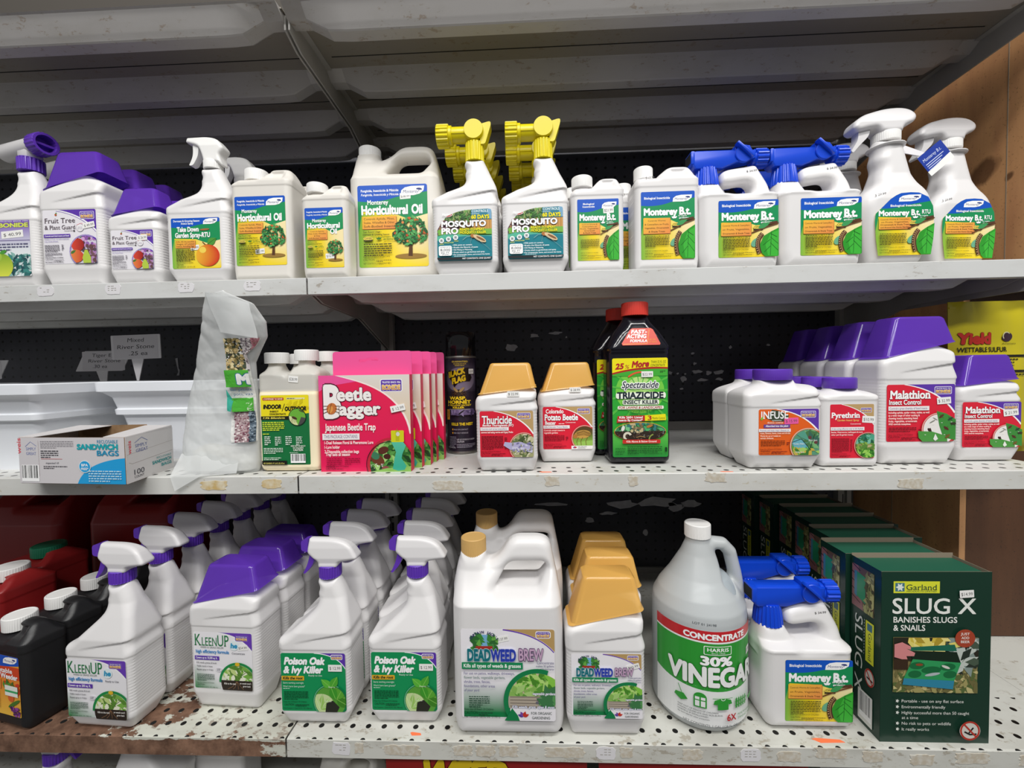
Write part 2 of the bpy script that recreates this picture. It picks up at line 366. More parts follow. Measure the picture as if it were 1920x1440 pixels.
def rib_mesh(w, yc, dep=.036, pinch=True):
    """pressed stiffening channel under a shelf, flattened towards both ends"""
    bm = bmesh.new(); secs = []
    xs = [(.004, .40), (.035, .42), (.07, .95), (.1, 1)]
    seq = [(a, k) for a, k in xs] + [(w - a, k) for a, k in xs[::-1]]
    for x, k in seq:
        d = dep * (k if pinch else 1); b = .0
        secs.append([(x, yc - .030, 0), (x, yc - .027, -.002 * k), (x, yc - .008, -d + .002 * k), (x, yc - .006, -d), (x, yc + .015, -d), (x, yc + .019, -d + .003), (x, yc + .03, 0)])
    V = [[bm.verts.new(p) for p in s] for s in secs]
    for A, B in zip(V, V[1:]):
        for i in range(len(A) - 1): bm.faces.new((A[i], A[i + 1], B[i + 1], B[i]))
    for s in (V[0], V[-1]): bm.faces.new(s)
    return bm_mesh(bm, 1)
def shelf(bx, z, yf, m, label, ribs, lip=True, deep=.045):
    t = thing('metal_shelf', label, 'shelf', (bx, yf, z)); w = 1.22; D = YB - .009 - yf; g = .0015
    bm = bmesh.new(); add_prism(bm, [(.0008, -.0006), (.003, 0), (D, 0), (D, -.0016), (.0022, -.0016), (.0008, -.003)], g, w - g, 'x'); link('deck', bm_mesh(bm, 1), m, t)
    bm = bmesh.new(); lip and add_prism(bm, [(0, -.0015), (.0008, -.0006), (.0022, -.0016), (.0018, -.004), (.0018, -.0285), (.012, -.0285), (.012, -.03), (.0008, -.03), (0, -.0292)], g, w - g, 'x')
    if lip: link('front_lip', bm_mesh(bm, 1), m, t)
    else: bm.free()
    for y in ribs: link('rib', rib_mesh(w, y - yf), m if lip else M['shelf_rib'], t, smooth=14)
    if ribs:
        bm = bmesh.new()
        for y in ribs: add_box(bm, .03, w - .03, y - yf - .056, y - yf - .0545, -.0022, -.0014)
        link('fold_seam', bm_mesh(bm, 1), M['slot'], t)
    for bxx in (0.0035, w - .0035):
        bm = bmesh.new(); s = .0015
        add_prism(bm, [(.014, -.002), (.014, -.026), (.05, -deep * .85), (D * .55, -deep), (D, -deep * 2.4), (D, -.002)], bxx - s, bxx + s, 'x')
        ins = .012 if bxx < .5 else -.012
        add_box(bm, min(bxx, bxx + ins), max(bxx, bxx + ins), .02, D, -.0032, -.0018)
        link('bracket', bm_mesh(bm, 1), M['steel'], t)
    return t
RB = (.0165, .163, .287, .40)
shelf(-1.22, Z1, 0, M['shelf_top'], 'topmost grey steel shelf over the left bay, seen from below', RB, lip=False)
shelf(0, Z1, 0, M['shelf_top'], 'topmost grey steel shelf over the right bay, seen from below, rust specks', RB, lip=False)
S2 = [shelf(-1.22, Z2, .049, M['shelf_clean'], 'clean pale grey shelf carrying the fruit tree spray bottles, left bay', (.12, .25, .38)),
      shelf(0, Z2, .049, M['shelf_clean'], 'clean pale grey shelf carrying yellow and blue topped bottles, right bay', (.12, .25, .38))]
S3 = [shelf(-1.22, Z3, 0, M['shelf_mid'], 'scuffed grey shelf carrying the white planters and sandwich bag box', (.1, .24, .37)),
      shelf(0, Z3, 0, M['shelf_mid'], 'scuffed grey shelf carrying the pink trap boxes and black spray can', (.1, .24, .37))]
S4 = [shelf(-1.22, Z4, -.059, M['shelf_rust'], 'heavily rusted bottom shelf under the black and red jugs', (.1, .3), deep=.03),
      shelf(0, Z4, -.059, M['shelf_low'], 'scratched pale bottom shelf under the vinegar jug and green boxes', (.1, .3), deep=.03)]
for bx, lab in ((-1.22, 'left'), (0, 'right')):
    shelf(bx, Z5, -.07, M['shelf_low'], 'base shelf near the floor in the %s bay, mostly hidden' % lab, (), deep=.03)
# torn price tickets and tape left on the shelf lips: thin paper, part of the shelf they stick to
def ticket(root, x, w, h, dz, kind='paper', seed=0):
    rnd = random.Random(seed); bm = bmesh.new(); n = 14 if kind == 'paper' else 26; pts = []
    for i in range(n):
        a = 2 * math.pi * i / n; c, s = math.cos(a), math.sin(a); k = 1 / max(abs(c), abs(s)); j = (rnd.uniform(.88, 1.02) if kind == 'paper' else rnd.uniform(.8, 1.04))
        pts.append((x + w / 2 * c * k * j, dz + h / 2 * s * k * j))
    add_prism(bm, pts, -.0006, .0002); mm = {'paper': M['tag'], 'tape': M['tape'], 'res': M['residue']}[kind]
    o = link({'paper': 'price_ticket', 'tape': 'tape_scrap', 'res': 'glue_residue'}[kind], bm_mesh(bm, 1), mm, root)
    if kind == 'paper':
        bm = bmesh.new()
        for i in range(3):
            for j in range(3):
                if rnd.random() < .75: add_box(bm, x - w * .3 + j * w * .2, x - w * .3 + j * w * .2 + w * rnd.uniform(.08, .17), -.0008, -.0005, dz + h * (.28 - .2 * i), dz + h * (.28 - .2 * i) + .0011)
        if len(bm.verts): link('faded_print', bm_mesh(bm, 1), M['steel'], o)
        else: bm.free()
M['tape'] = mat('yellowed_tape', 'c9ad72', .6, var=(60, 'dcd3bb')); M['residue'] = mat('glue_residue', 'c0b6a4', .7, var=(160, 'd0ccc2'))
for i, (px, w) in enumerate(((-.478, .032), (-.352, .03), (-.218, .03), (-.098, .032))): ticket(S2[0], px + 1.22, w, .018, -.012, 'paper', i)
for i, (x, w, dz, k) in enumerate(((-.144, .046, -.015, 'tape'), (-.045, .036, -.013, 'tape'))): ticket(S3[0], x + 1.22, w, .016, dz, k, 20 + i)
for i, (x, w, dz, k) in enumerate(((.42, .024, -.012, 'res'), (.68, .034, -.008, 'res'), (.55, .016, -.013, 'res'), (.25, .05, -.018, 'res'), (.98, .04, -.02, 'res'))): ticket(S3[1], x, w, .016, dz, k, 30 + i)
for i, (x, w, dz, k) in enumerate(((.087, .03, -.014, 'paper'), (.115, .014, -.013, 'res'), (.18, .06, -.015, 'res'), (.275, .03, -.014, 'res'), (.31, .03, -.014, 'res'), (.345, .03, -.014, 'res'),
        (.43, .06, -.014, 'res'), (.492, .03, -.014, 'paper'), (.522, .02, -.013, 'res'), (.62, .03, -.014, 'res'), (.705, .03, -.013, 'paper'), (.76, .035, -.014, 'res'), (.82, .045, -.008, 'res'), (.88, .03, -.012, 'res'), (.95, .035, -.016, 'res'), (1.02, .05, -.012, 'res'), (1.1, .03, -.014, 'res'))):
    ticket(S4[1], x, w, .02 if k == 'paper' else .017, dz, k, 50 + i)
for root, x, y, w, d in ((S4[1], .825, .012, .045, .008), (S4[1], .2, .012, .018, .006), (S3[1], .41, .012, .02, .004), (S3[1], .7, .005, .02, .003)):   # stray orange sticker scraps on the decks
    bm = bmesh.new(); add_prism(bm, [(x - w / 2, y + d * .3), (x - w * .3, y - d / 2), (x + w / 2, y - d * .35), (x + w * .4, y + d * .2), (x - w * .35, y + d / 2)], .0, .0006, 'z'); link('orange_sticker_scrap', bm_mesh(bm, 1), M['orange_paint'], root)
# plywood at the right end
t = thing('plywood_sheet', 'brown knotty plywood end panel closing the right end of the shelving', 'panel', (1.256, .476, Z4))
bm = bmesh.new(); add_prism(bm, [(0, 0), (-.276, 0), (-.276, .70), (-.376, .715), (-.376, .96), (-.446, 1.02), (-.446, 1.5), (0, 1.5)], 0, .012, 'x'); link('board', bm_mesh(bm, 1), M['wood'], t)
bm = bmesh.new(); add_box(bm, -.0005, .0, -.347, -.3455, .735, 1.5); add_box(bm, -.0005, 0, -.12, -.1185, 0, 1.5); link('joint_line', bm_mesh(bm, 1), M['kraft'], t)
box = box_obj('plywood_board', (1.27, 1.75, .205, .217, Z4, .31), M['wood_shade']); tag(box, 'shade-toned plywood board facing forward right of the green boxes', 'board')
box = box_obj('side_deck', (1.222, 1.8, -.059, .21, Z4 - .006, Z4 - .002), M['shelf_low']); tag(box, 'scratched steel deck of the neighbouring bay at the bottom right', 'shelf')
box = box_obj('blue_board', (1.27, 1.7, .12, .13, .30, .56), M['blue_paint']); tag(box, 'blue painted board behind the plywood edge at far right', 'board')
t = thing('steel_rail', 'grey steel angle rail lying along the plywood above the yellow bag', 'rail', (1.222, .0, .287))
bm = bmesh.new(); add_box(bm, -.002, .0, .0, .3, 0, .026); add_box(bm, -.002, .016, .0, .3, .024, .026); link('angle', bm_mesh(bm, 1), M['steel'], t)

# ---------------------------------------------------------------- printed labels: coloured shapes and lettering in one thin mesh
_tc = {}; _tz = {}
def glyphs(s, b, sh, serif):
    b = 0 if abs(b) <= .012 else b; key = (s, b, sh, serif)
    if key in _tc: return _tc[key]
    if b > .012:            # heavier weight: the same letters laid over each other, slightly shifted
        V0, T0 = glyphs(s, 0, sh, serif); q = b * .72; sh_ = [(0, 0), (b, 0), (-b, 0), (0, b), (0, -b), (q, q), (-q, q), (q, -q), (-q, -q)] if b > .03 else [(q, q), (-q, q), (q, -q), (-q, -q)]
        V = np.concatenate([V0 + np.array(o) for o in sh_]); T = np.concatenate([T0 + i * len(V0) for i in range(len(sh_))]); _tc[key] = (V, T); _tz[key] = np.repeat(np.arange(len(sh_)) * .22, len(V0)); return V, T
    cu = bpy.data.curves.new('t', 'FONT'); cu.body = s; cu.size = 1; cu.offset = b; cu.shear = sh; cu.resolution_u = 3; cu.fill_mode = 'FRONT'
    o = bpy.data.objects.new('t', cu); me = o.to_mesh(); me.calc_loop_triangles()
    V = [(v.co.x, v.co.y) for v in me.vertices]; T = [tuple(t.vertices) for t in me.loop_triangles]
    if serif:
        cnt = {}
        for t in T:
            for i in range(3):
                e = tuple(sorted((t[i], t[(i + 1) % 3]))); cnt[e] = cnt.get(e, 0) + 1
        for (i, j), c in list(cnt.items()):
            if c != 1: continue
            (ax, ay), (bx, by) = V[i], V[j]
            if abs(ay - by) > .004 or abs(ax - bx) > .24 or abs(ax - bx) < .03: continue
            if not (abs(ay + b) < .02 or abs(ay - b - .729) < .03 or abs(ay - b - .547) < .02 or abs(ay - b - .76) < .02): continue
            x0, x1 = min(ax, bx) - .055, max(ax, bx) + .055; up = ay > .2; y0, y1 = (ay - .05, ay) if up else (ay, ay + .05)
            k = len(V); V += [(x0, y0), (x1, y0), (x1, y1), (x0, y1)]; T += [(k, k + 1, k + 2), (k, k + 2, k + 3)]
    o.to_mesh_clear(); bpy.data.objects.remove(o); bpy.data.curves.remove(cu)
    V = np.array(V, float).reshape(-1, 2); T = np.array(T, int).reshape(-1, 3)
    if len(T):   # face the viewer
        a, b_, c = V[T[:, 0]], V[T[:, 1]], V[T[:, 2]]; ar = (b_[:, 0] - a[:, 0]) * (c[:, 1] - a[:, 1]) - (b_[:, 1] - a[:, 1]) * (c[:, 0] - a[:, 0]); T[ar < 0] = T[ar < 0][:, ::-1]
    _tc[key] = (V, T); return V, T
def rrect(x0, y0, x1, y1, r, k=4):
    r = min(r, (x1 - x0) / 2, (y1 - y0) / 2); out = []
    for cx, cy, a0 in ((x1 - r, y1 - r, 0), (x0 + r, y1 - r, 90), (x0 + r, y0 + r, 180), (x1 - r, y0 + r, 270)):
        out += [(cx + r * math.cos(math.radians(a0 + 90 * i / k)), cy + r * math.sin(math.radians(a0 + 90 * i / k))) for i in range(k + 1)]
    return out
def clip(poly, conv):
    out = poly
    for i in range(len(conv)):
        (ax, ay), (bx, by) = conv[i], conv[(i + 1) % len(conv)]; src, out = out, []
        if math.hypot(bx - ax, by - ay) < 1e-9: out = src; continue
        sd = lambda p: (bx - ax) * (p[1] - ay) - (by - ay) * (p[0] - ax)
        for j in range(len(src)):
            p, q = src[j - 1], src[j]; sp, sq = sd(p), sd(q)
            if (sp >= 0) != (sq >= 0): s = sp / (sp - sq); out.append((p[0] + (q[0] - p[0]) * s, p[1] + (q[1] - p[1]) * s))
            if sq >= 0: out.append(q)
        if not out: return []
    return out
def mixl(a, b, t): return tuple(x + (y - x) * t for x, y in zip(lin(a), lin(b)))
class Label:
    def __init__(s, w, h, r=2.5, col=None, outline=None):
        s.w, s.h = w, h; s.out = outline or rrect(0, 0, w, h, r); s.V = []; s.T = []; s.K = []; s.z = 0
        if col: s.poly(s.out, col)
    def _add(s, V, T, cols, dz=None):
        k = len(s.V); s.V += [(x, y, s.z) for x, y in V] if dz is None else [(x, y, s.z + d) for (x, y), d in zip(V, dz)]; s.K += cols; s.T += [(a + k, b + k, c + k) for a, b, c in T]
    def poly(s, pts, col, cl=True, up=True):
        if cl: pts = clip(pts, s.out)
        if len(pts) < 3: return s
        if up: s.z += 1
        T = tessellate_polygon([[Vector((x, y, 0)) for x, y in pts]]); T2 = []
        for a, b, c in T:
            A, B, D = pts[a], pts[b], pts[c]; ar = (B[0] - A[0]) * (D[1] - A[1]) - (B[1] - A[1]) * (D[0] - A[0]); T2.append((a, b, c) if ar > 0 else (a, c, b))
        s._add(pts, T2, [col(x, y) if callable(col) else lin(col) for x, y in pts]); return s
    def rect(s, x0, y0, x1, y1, col, r=0, rot=0):
        p = rrect(x0, y0, x1, y1, r) if r else [(x0, y0), (x1, y0), (x1, y1), (x0, y1)]
        if rot: p = s.rot(p, (x0 + x1) / 2, (y0 + y1) / 2, rot)
        return s.poly(p, col)
    @staticmethod
    def rot(p, cx, cy, deg):
        c, n = math.cos(math.radians(deg)), math.sin(math.radians(deg)); return [(cx + (x - cx) * c - (y - cy) * n, cy + (x - cx) * n + (y - cy) * c) for x, y in p]
    def ell(s, cx, cy, rx, ry, col, rot=0, n=28, up=True): return s.poly(s.rot([(cx + rx * math.cos(2 * math.pi * i / n), cy + ry * math.sin(2 * math.pi * i / n)) for i in range(n)], cx, cy, rot), col, up=up)
    def grad(s, x0, y0, x1, y1, fn, nx=8, ny=8):
        s.z += 1
        for i in range(nx):
            for j in range(ny):
                a, b, c, d = x0 + (x1 - x0) * i / nx, x0 + (x1 - x0) * (i + 1) / nx, y0 + (y1 - y0) * j / ny, y0 + (y1 - y0) * (j + 1) / ny
                s.poly([(a, c), (b, c), (b, d), (a, d)], fn, up=False)
        return s
    def curve(s, pts, wd, col):
        """a stroked line"""
        L, R = [], []
        for i, (x, y) in enumerate(pts):
            a, b = pts[max(0, i - 1)], pts[min(len(pts) - 1, i + 1)]; dx, dy = b[0] - a[0], b[1] - a[1]; n = math.hypot(dx, dy) or 1; k = wd / 2 if not callable(wd) else wd(i / (len(pts) - 1)) / 2
            L.append((x - dy / n * k, y + dx / n * k)); R.append((x + dy / n * k, y - dx / n * k))
        s.z += 1
        for i in range(len(pts) - 1): s.poly([R[i], R[i + 1], L[i + 1], L[i]], col, up=False)
        return s
    def arc(s, cx, cy, r, a0, a1, wd, col, n=24): return s.curve([(cx + r * math.cos(math.radians(a0 + (a1 - a0) * i / n)), cy + r * math.sin(math.radians(a0 + (a1 - a0) * i / n))) for i in range(n + 1)], wd, col)
    def t(s, txt, x, y, h, col, w=None, b=.0, sh=0, al='l', ol=None, ow=.03, serif=False, rot=0):
        """lettering: cap height h mm, optional fitted width, bold offset, outline colour"""
        V, T = glyphs(txt, b, sh, serif)
        if not len(V): return s
        k = h / .729; kx = k; x0, x1 = V[:, 0].min(), V[:, 0].max()
        if w: kx = w / (x1 - x0)
        wd = (x1 - x0) * kx; ox = {'l': 0, 'c': -wd / 2, 'r': -wd}[al]
        for cc, bb in (((ol, b + ow),) if ol else ()) + ((col, b),):
            Vb, Tb = glyphs(txt, bb, sh, serif); s.z += 1
            P = [(x + ox + (px - x0) * kx, y + py * k) for px, py in Vb]
            if rot: P = s.rot(P, x, y, rot)
            dz = _tz.get((txt, bb, sh, serif)); s._add(P, Tb.tolist(), [cc(*p) if callable(cc) else lin(cc) for p in P], dz); s.z += 2 if dz is not None else 0
        return s
    def micro(s, x, y, w, rows, pitch, col, seed=1, th=.5):
        """type too small to read: broken strokes"""
        rnd = random.Random(seed); s.z += 1
        for i in range(rows):
            u = x; end = x + w * (1 if i < rows - 1 else rnd.uniform(.4, .9))
            while u < end - .4:
                l = min(rnd.uniform(1., 3.6) * pitch * .55, end - u); s.poly([(u, y - i * pitch), (u + l, y - i * pitch), (u + l, y - i * pitch + pitch * th), (u, y - i * pitch + pitch * th)], col, cl=False, up=False); u += l + pitch * .3
        return s
    def leaf(s, x, y, ln, wd, rot, col, vein=None):
        p = [(x + ln * t_, y + wd * math.sin(math.pi * t_ ** .8) * .5) for t_ in np.linspace(0, 1, 9)] + [(x + ln * t_, y - wd * math.sin(math.pi * t_ ** .8) * .5) for t_ in np.linspace(1, 0, 9)[1:-1]]
        s.poly(s.rot(p, x, y, rot), col)
        if vein: s.curve(s.rot([(x, y), (x + ln * .95, y)], x, y, rot), wd * .06, vein)
        return s
    def scatter(s, n, region, cols, size, seed=1, kind='leaf', stretch=2.2):
        rnd = random.Random(seed); s.z += 1
        for i in range(n):
            x, y = region(rnd); c = rnd.choice(cols); z = size * rnd.uniform(.6, 1.3); a = rnd.uniform(0, 360)
            if kind == 'leaf': p = s.rot([(x - z * stretch / 2, y), (x, y + z / 2), (x + z * stretch / 2, y), (x, y - z / 2)], x, y, a)
            else: p = [(x + z / 2 * math.cos(k * math.pi / 4), y + z / 2 * math.sin(k * math.pi / 4)) for k in range(8)]
            s.z += .22; s.poly(p, c, up=False)
        return s
    def barcode(s, x0, y0, x1, y1, seed=1):
        rnd = random.Random(seed); s.rect(x0, y0, x1, y1, 'ffffff'); u = x0 + 1; s.z += 1
        while u < x1 - 1.2:
            w = rnd.choice((.25, .4, .7)) * (x1 - x0) / 16; s.poly([(u, y0 + (y1 - y0) * .2), (u + w, y0 + (y1 - y0) * .2), (u + w, y1 - .6), (u, y1 - .6)], '1a1a1a', up=False); u += w + rnd.choice((.3, .5, .8)) * (x1 - x0) / 16
        return s
    def mesh(s, curve_r=None, sx=1, sy=None, step=.035, split=None):
        sy = sy or sx; V = np.array(s.V, float); V[:, 0] = (V[:, 0] - s.w / 2) * sx; V[:, 1] = (V[:, 1] - s.h / 2) * sy; T = np.array(s.T, int); K = np.array(s.K, float)
        if curve_r or split:     # bent sheet: split long triangles first
            for _ in range(26):
                e = np.stack([np.abs(V[T[:, i], 0] - V[T[:, (i + 1) % 3], 0]) + (np.abs(V[T[:, i], 1] - V[T[:, (i + 1) % 3], 1]) if split else 0) for i in range(3)], 1); long = e.max(1) > (split or curve_r * .12)
                if not long.any(): break
                keep = T[~long]; new = []; Vn = V.tolist(); Kn = K.tolist()
                for tr, ee in zip(T[long], e[long]):
                    i = int(ee.argmax()); a, b, c = tr[i], tr[(i + 1) % 3], tr[(i + 2) % 3]; Vn.append(((V[a] + V[b]) / 2).tolist()); Kn.append(((K[a] + K[b]) / 2).tolist()); m_ = len(Vn) - 1; new += [(a, m_, c), (m_, b, c)]
                V = np.array(Vn); K = np.array(Kn); T = np.concatenate([keep, np.array(new)])
        out = np.empty((len(V), 3)); lift = V[:, 2] * step
        if curve_r: lift = lift * 2.5; a = V[:, 0] / curve_r; out[:, 0] = (curve_r + lift) * np.sin(a); out[:, 1] = -(curve_r + lift) * np.cos(a)
        else: out[:, 0] = V[:, 0]; out[:, 1] = -lift
        out[:, 2] = V[:, 1]
        me = np_mesh(out * .001, T); at = me.attributes.new('Col', 'FLOAT_COLOR', 'POINT'); at.data.foreach_set('color', np.concatenate([K, np.ones((len(K), 1))], 1).astype(np.float32).ravel())
        me.polygons.foreach_set('use_smooth', [False] * len(me.polygons)); return me
def place(L, root, x, y, z, name='label', rz=0, rx=0, ry=0, curve=None, m='print', text=None, w=None, h=None):
    """fix a printed sheet on a thing: centre x, face y, centre z in mm"""
    o = link(name, L.mesh(curve, w / L.w if w else 1, h / L.h if h else None) if not isinstance(L, bpy.types.Mesh) else L, M[m], root); o.location = (x * .001, y * .001, z * .001)
    o.rotation_euler = (math.radians(rx), math.radians(ry), math.radians(rz)); 
    if text: o['label'] = text
    return o
def price(root, x, y, z, txt, rot=0, w=15, h=7, bg='f6f5f2', clear=False, fade='4a4a4c', rx=0, name='price_sticker'):
    L = Label(w, h, .8, None if clear else bg)
    if clear: L.rect(0, 0, .1, .1, 'f2f0ee')
    L.t(txt, w * .1, h * .26, h * .46, fade, w=w * .8, b=.0)
    return place(L, root, x, y, z, name, ry=-rot, rx=rx)

# ---------------------------------------------------------------- the print on the packages, each drawn on a 100-unit-wide sheet
def bez(p0, p1, p2, n=14): return [((1 - t) ** 2 * p0[0] + 2 * t * (1 - t) * p1[0] + t * t * p2[0], (1 - t) ** 2 * p0[1] + 2 * t * (1 - t) * p1[1] + t * t * p2[1]) for t in [i / n for i in range(n + 1)]]
PUR, RED, GOLD = '5e36ab', 'dc2338', 'c1a06c'
def bonide(L, x, y, w, h, bg=PUR, line='ffffff'):
    L.rect(x, y, x + w, y + h, line, 2); L.rect(x + .7, y + .7, x + w - .7, y + h - .7, bg, 1.6)
    L.t('TRUSTED SINCE 1926', x + w / 2, y + h * .68, h * .15, 'ffffff', w=w * .84, al='c', b=.02)
    L.t('BONIDE', x + w / 2, y + h * .17, h * .38, lambda u, v: mixl('a8452c', 'ffd873', (v - y) / h * 1.6), w=w * .84, al='c', b=.05, ol='f4ead8', ow=.05)
def wedge(L, w, h, main, corner, x0=.28, y1=.52, line='ffffff', lw=2.2, ctrl=(.78, .9)):
    L.poly(L.out, main); c = bez((x0 * w, h), (ctrl[0] * w, ctrl[1] * h), (w, y1 * h))
    L.poly(c + [(w, h)], corner); L.curve([(-0 + a, b) for a, b in c], lambda t: lw * (.5 + t * .7), line)
def omri(L, x, y, s=1., col='2d2a1c'):
    L.ell(x + 8 * s, y + 3.4 * s, 8.5 * s, 3.6 * s, 'e9d25a'); L.t('OMRI', x + 8 * s, y + 2 * s, 3.6 * s, col, w=13 * s, al='c'); L.rect(x, y - 1.4 * s, x + 16 * s, y + .8 * s, col)
def organic(L, x, y, s=1., col='ffffff', tcol=None):
    tcol = tcol or col
    for a, l in ((150, 6), (95, 5), (35, 6)): L.leaf(x, y, l * s, 3 * s, a, col)
    L.t('for organic', x + 7 * s, y + 3 * s, 2.3 * s, tcol, w=15 * s, b=.02); L.t('gardening', x + 8 * s, y - .6 * s, 2.5 * s, tcol, w=17 * s, b=.03)
def monterey(L, x, y, w, h):
    L.poly([(x, y), (x + w * .03, y + h * .55), (x + w * .18, y + h * .86), (x + w * .45, y + h), (x + w, y + h), (x + w * .97, y + h * .5), (x + w * .8, y + h * .15), (x + w * .55, y)], 'ffffff')
    L.t('Monterey', x + w * .1, y + h * .26, h * .36, '1c2f7a', w=w * .66, sh=.25)
    L.ell(x + w * .77, y + h * .68, w * .11, h * .1, '1c2f7a'); L.ell(x + w * .84, y + h * .62, w * .07, h * .07, '1c2f7a'); L.rect(x + w * .765, y + h * .4, x + w * .785, y + h * .65, '1c2f7a')
def mbg(L, w, h, gb=.62, glow='f6d81f', top=.84):
    """blue head, green band, yellow field"""
    def field(x, y):
        u, v = x / w, y / h
        c = mixl('79b843', glow, min(1, u / .38)); d = mixl('f6d81f', 'fbe9b2', max(0, min(1, (u - .45) / .4)) * min(1, v / .3)); k = min(1, max(0, (u - .25) / .2)); return tuple(a + (b - a) * k for a, b in zip(c, d))
    L.grad(0, 0, w, h * gb, field, 10, 8)
    L.poly([(0, h * (gb - .25)), (w * .06, h * (gb + .02)), (w * .5, h * (gb + .0)), (w * .72, h * (gb - .08)), (w, h * (gb - .02)), (w, h), (0, h)], '179257')
    L.poly([(0, h * (top - .04))] + bez((0, h * (top - .04)), (w * .3, h * (top - .07)), (w * .55, h * (top + .0))) + [(w, h * (top + .06)), (w, h), (0, h)], '0e56c4')
def orange_box(L, x0, y0, x1, y1, lines, th):
    L.rect(x0 + .8, y0 - .8, x1 + .8, y1 - .8, 'b06a3a'); L.grad(x0, y0, x1, y1, lambda x, y: mixl('f7c23c', 'f0914e', min(1, max(0, .5 * (x - x0) / (x1 - x0) + .5 * (y1 - y) / (y1 - y0)))), 4, 3)
    n = len(lines); p = (y1 - y0) / (n + .3)
    for i, s in enumerate(lines): L.t(s, (x0 + x1) / 2, y1 - p * (i + .95), th, '3a2c1c', w=min((x1 - x0) * .9, len(s) * th * .78), al='c')
def worm_leaf(L, w, h):
    L.ell(w * .62, h * .25, 9, 6, '6db08c', 40); L.curve([(w * .55, h * .42), (w * .8, h * .52), (w * 1.0, h * .58)], 2, '6b3f22'); L.curve([(w * .72, h * .56), (w * .98, h * .6)], 4, '5b3a26')
    L.leaf(w * .66, h * .5, 22, 8, 25, '3f9c5a'); 
    L.poly([(w * .72, h * .06), (w * .68, h * .2), (w * .75, h * .36), (w * .88, h * .44), (w, h * .5), (w, 0), (w * .78, 0)], '2f9a2c')
    L.poly([(w * .86, h * .4), (w * .78, h * .2), (w * .82, h * .02), (w * .98, 0), (w, h * .46)], '3fb53a')
    for a, b in (((.88, .44), (.86, .02)), ((.86, .34), (.99, .22)), ((.86, .24), (.99, .1)), ((.86, .3), (.74, .2)), ((.86, .18), (.76, .08)), ((.86, .4), (.97, .34))): L.curve([(a[0] * w, a[1] * h), (b[0] * w, b[1] * h)], .8, '16641f')
    p = bez((w * .73, h * .4), (w * .6, h * .28), (w * .68, h * .06), 10); L.curve(p, 7.5, '4a2d1c'); L.curve([(x + .8, y) for x, y in p], 2.2, '8e6c48')
    for i, (x, y) in enumerate(p): L.ell(x - 2.2, y, 1, 1, 'c9a77a', n=8)
def pr_bt(w=100, h=95, rtu=False, lines=('Controls Worms & Caterpillars', 'on Fruits, Vegetables,', 'Ornamentals & Shade Trees'), outline=None, small=False):
    L = Label(w, h, 2.5, 'f6d81f', outline); mbg(L, w, h, .60, top=.80 if rtu else .84)
    if rtu:
        monterey(L, 40, h * .855, 38, 11.5); L.t('Biological Insecticide', 26, h * .775, 4, 'ffffff', w=52, b=.03)
        L.t('Monterey', 6, h * .635, 9.6, 'ffffff', w=52, b=.05); L.t('B.t.', 61, h * .635, 10, 'ffffff', w=15, b=.05); L.t('RTU', 79, h * .65, 7.6, 'ffffff', w=14, b=.03); organic(L, 68, h * .585, .95)
        orange_box(L, 6, h * .42, 60, h * .6, ('Controls Worms & Caterpillars', 'on Fruits, Vegetables,', 'Ornamentals & Shade Trees', 'and Around the Home Garden'), 2.7)
    else:
        if small: L.t('Biological', 14, h * .91, 4.3, 'ffffff', w=27, b=.03); L.t('Insecticide', 13, h * .865, 4.3, 'ffffff', w=29, b=.03)
        else: L.t('Biological Insecticide', 6, h * .89, 4.3, 'ffffff', w=48, b=.03)
        monterey(L, 59, h * .845, 36, 12 if not small else 15)
        L.t('Monterey', 5, h * .655, 12.6 if not small else 15, 'ffffff', w=63, b=.055); L.t('B.t.', 71, h * .655, 13.5 if not small else 16, 'ffffff', w=22, b=.055); organic(L, 62, h * .60, 1.05)
        orange_box(L, 4, h * .38 if not small else h * .43, 54, h * .61, lines, 3)
    omri(L, 58, h * .48, 1.0); worm_leaf(L, w, h)
    L.micro(7, h * .335, 45, 8, 2.6, '4d4a20', 3); L.t('KEEP OUT OF REACH OF CHILDREN', 7, h * .115, 2.2, '3b3d16', w=42); L.t('CAUTION', 7, h * .07, 2.8, '3b3d16', w=14); L.micro(23, h * .07, 36, 2, 1.6, '4d4a20', 5); L.t('NET CONTENTS: 1 QT/32 FL OZ/946.35 mL', 7, h * .03, 2.2, '3b3d16', w=48)
    return L
def fruit_tree_pic(L, x, y, s, seed=1):
    L.ell(x, y - 15 * s, 16 * s, 2.6 * s, '9d7a3a'); L.curve([(x - .5 * s, y - 15 * s), (x, y - 6 * s), (x + .5 * s, y + 2 * s)], lambda t: 4.4 * s - 1.8 * s * t, '5a3a22')
    L.curve([(x, y - 5 * s), (x - 7 * s, y + 2 * s)], 1.6 * s, '5a3a22'); L.curve([(x, y - 5 * s), (x + 7 * s, y + 3 * s)], 1.6 * s, '5a3a22')
    def reg(r):
        a = r.uniform(0, 6.3); q = math.sqrt(r.random()); return x + 17 * s * q * math.cos(a), y + 8 * s + (16 if math.sin(a) > 0 else 12) * s * q * math.sin(a)
    L.scatter(90, reg, ('2f7a3f', '3f9450', '246338', '4ea35c', '1c4d2c'), 3.0 * s, seed); L.scatter(26, reg, ('d9682f', 'c2502a', 'e38b4a'), 2.5 * s, seed + 1, 'dot'); L.scatter(60, reg, ('3a8c48', '5fb062', '246338'), 2.4 * s, seed + 2)
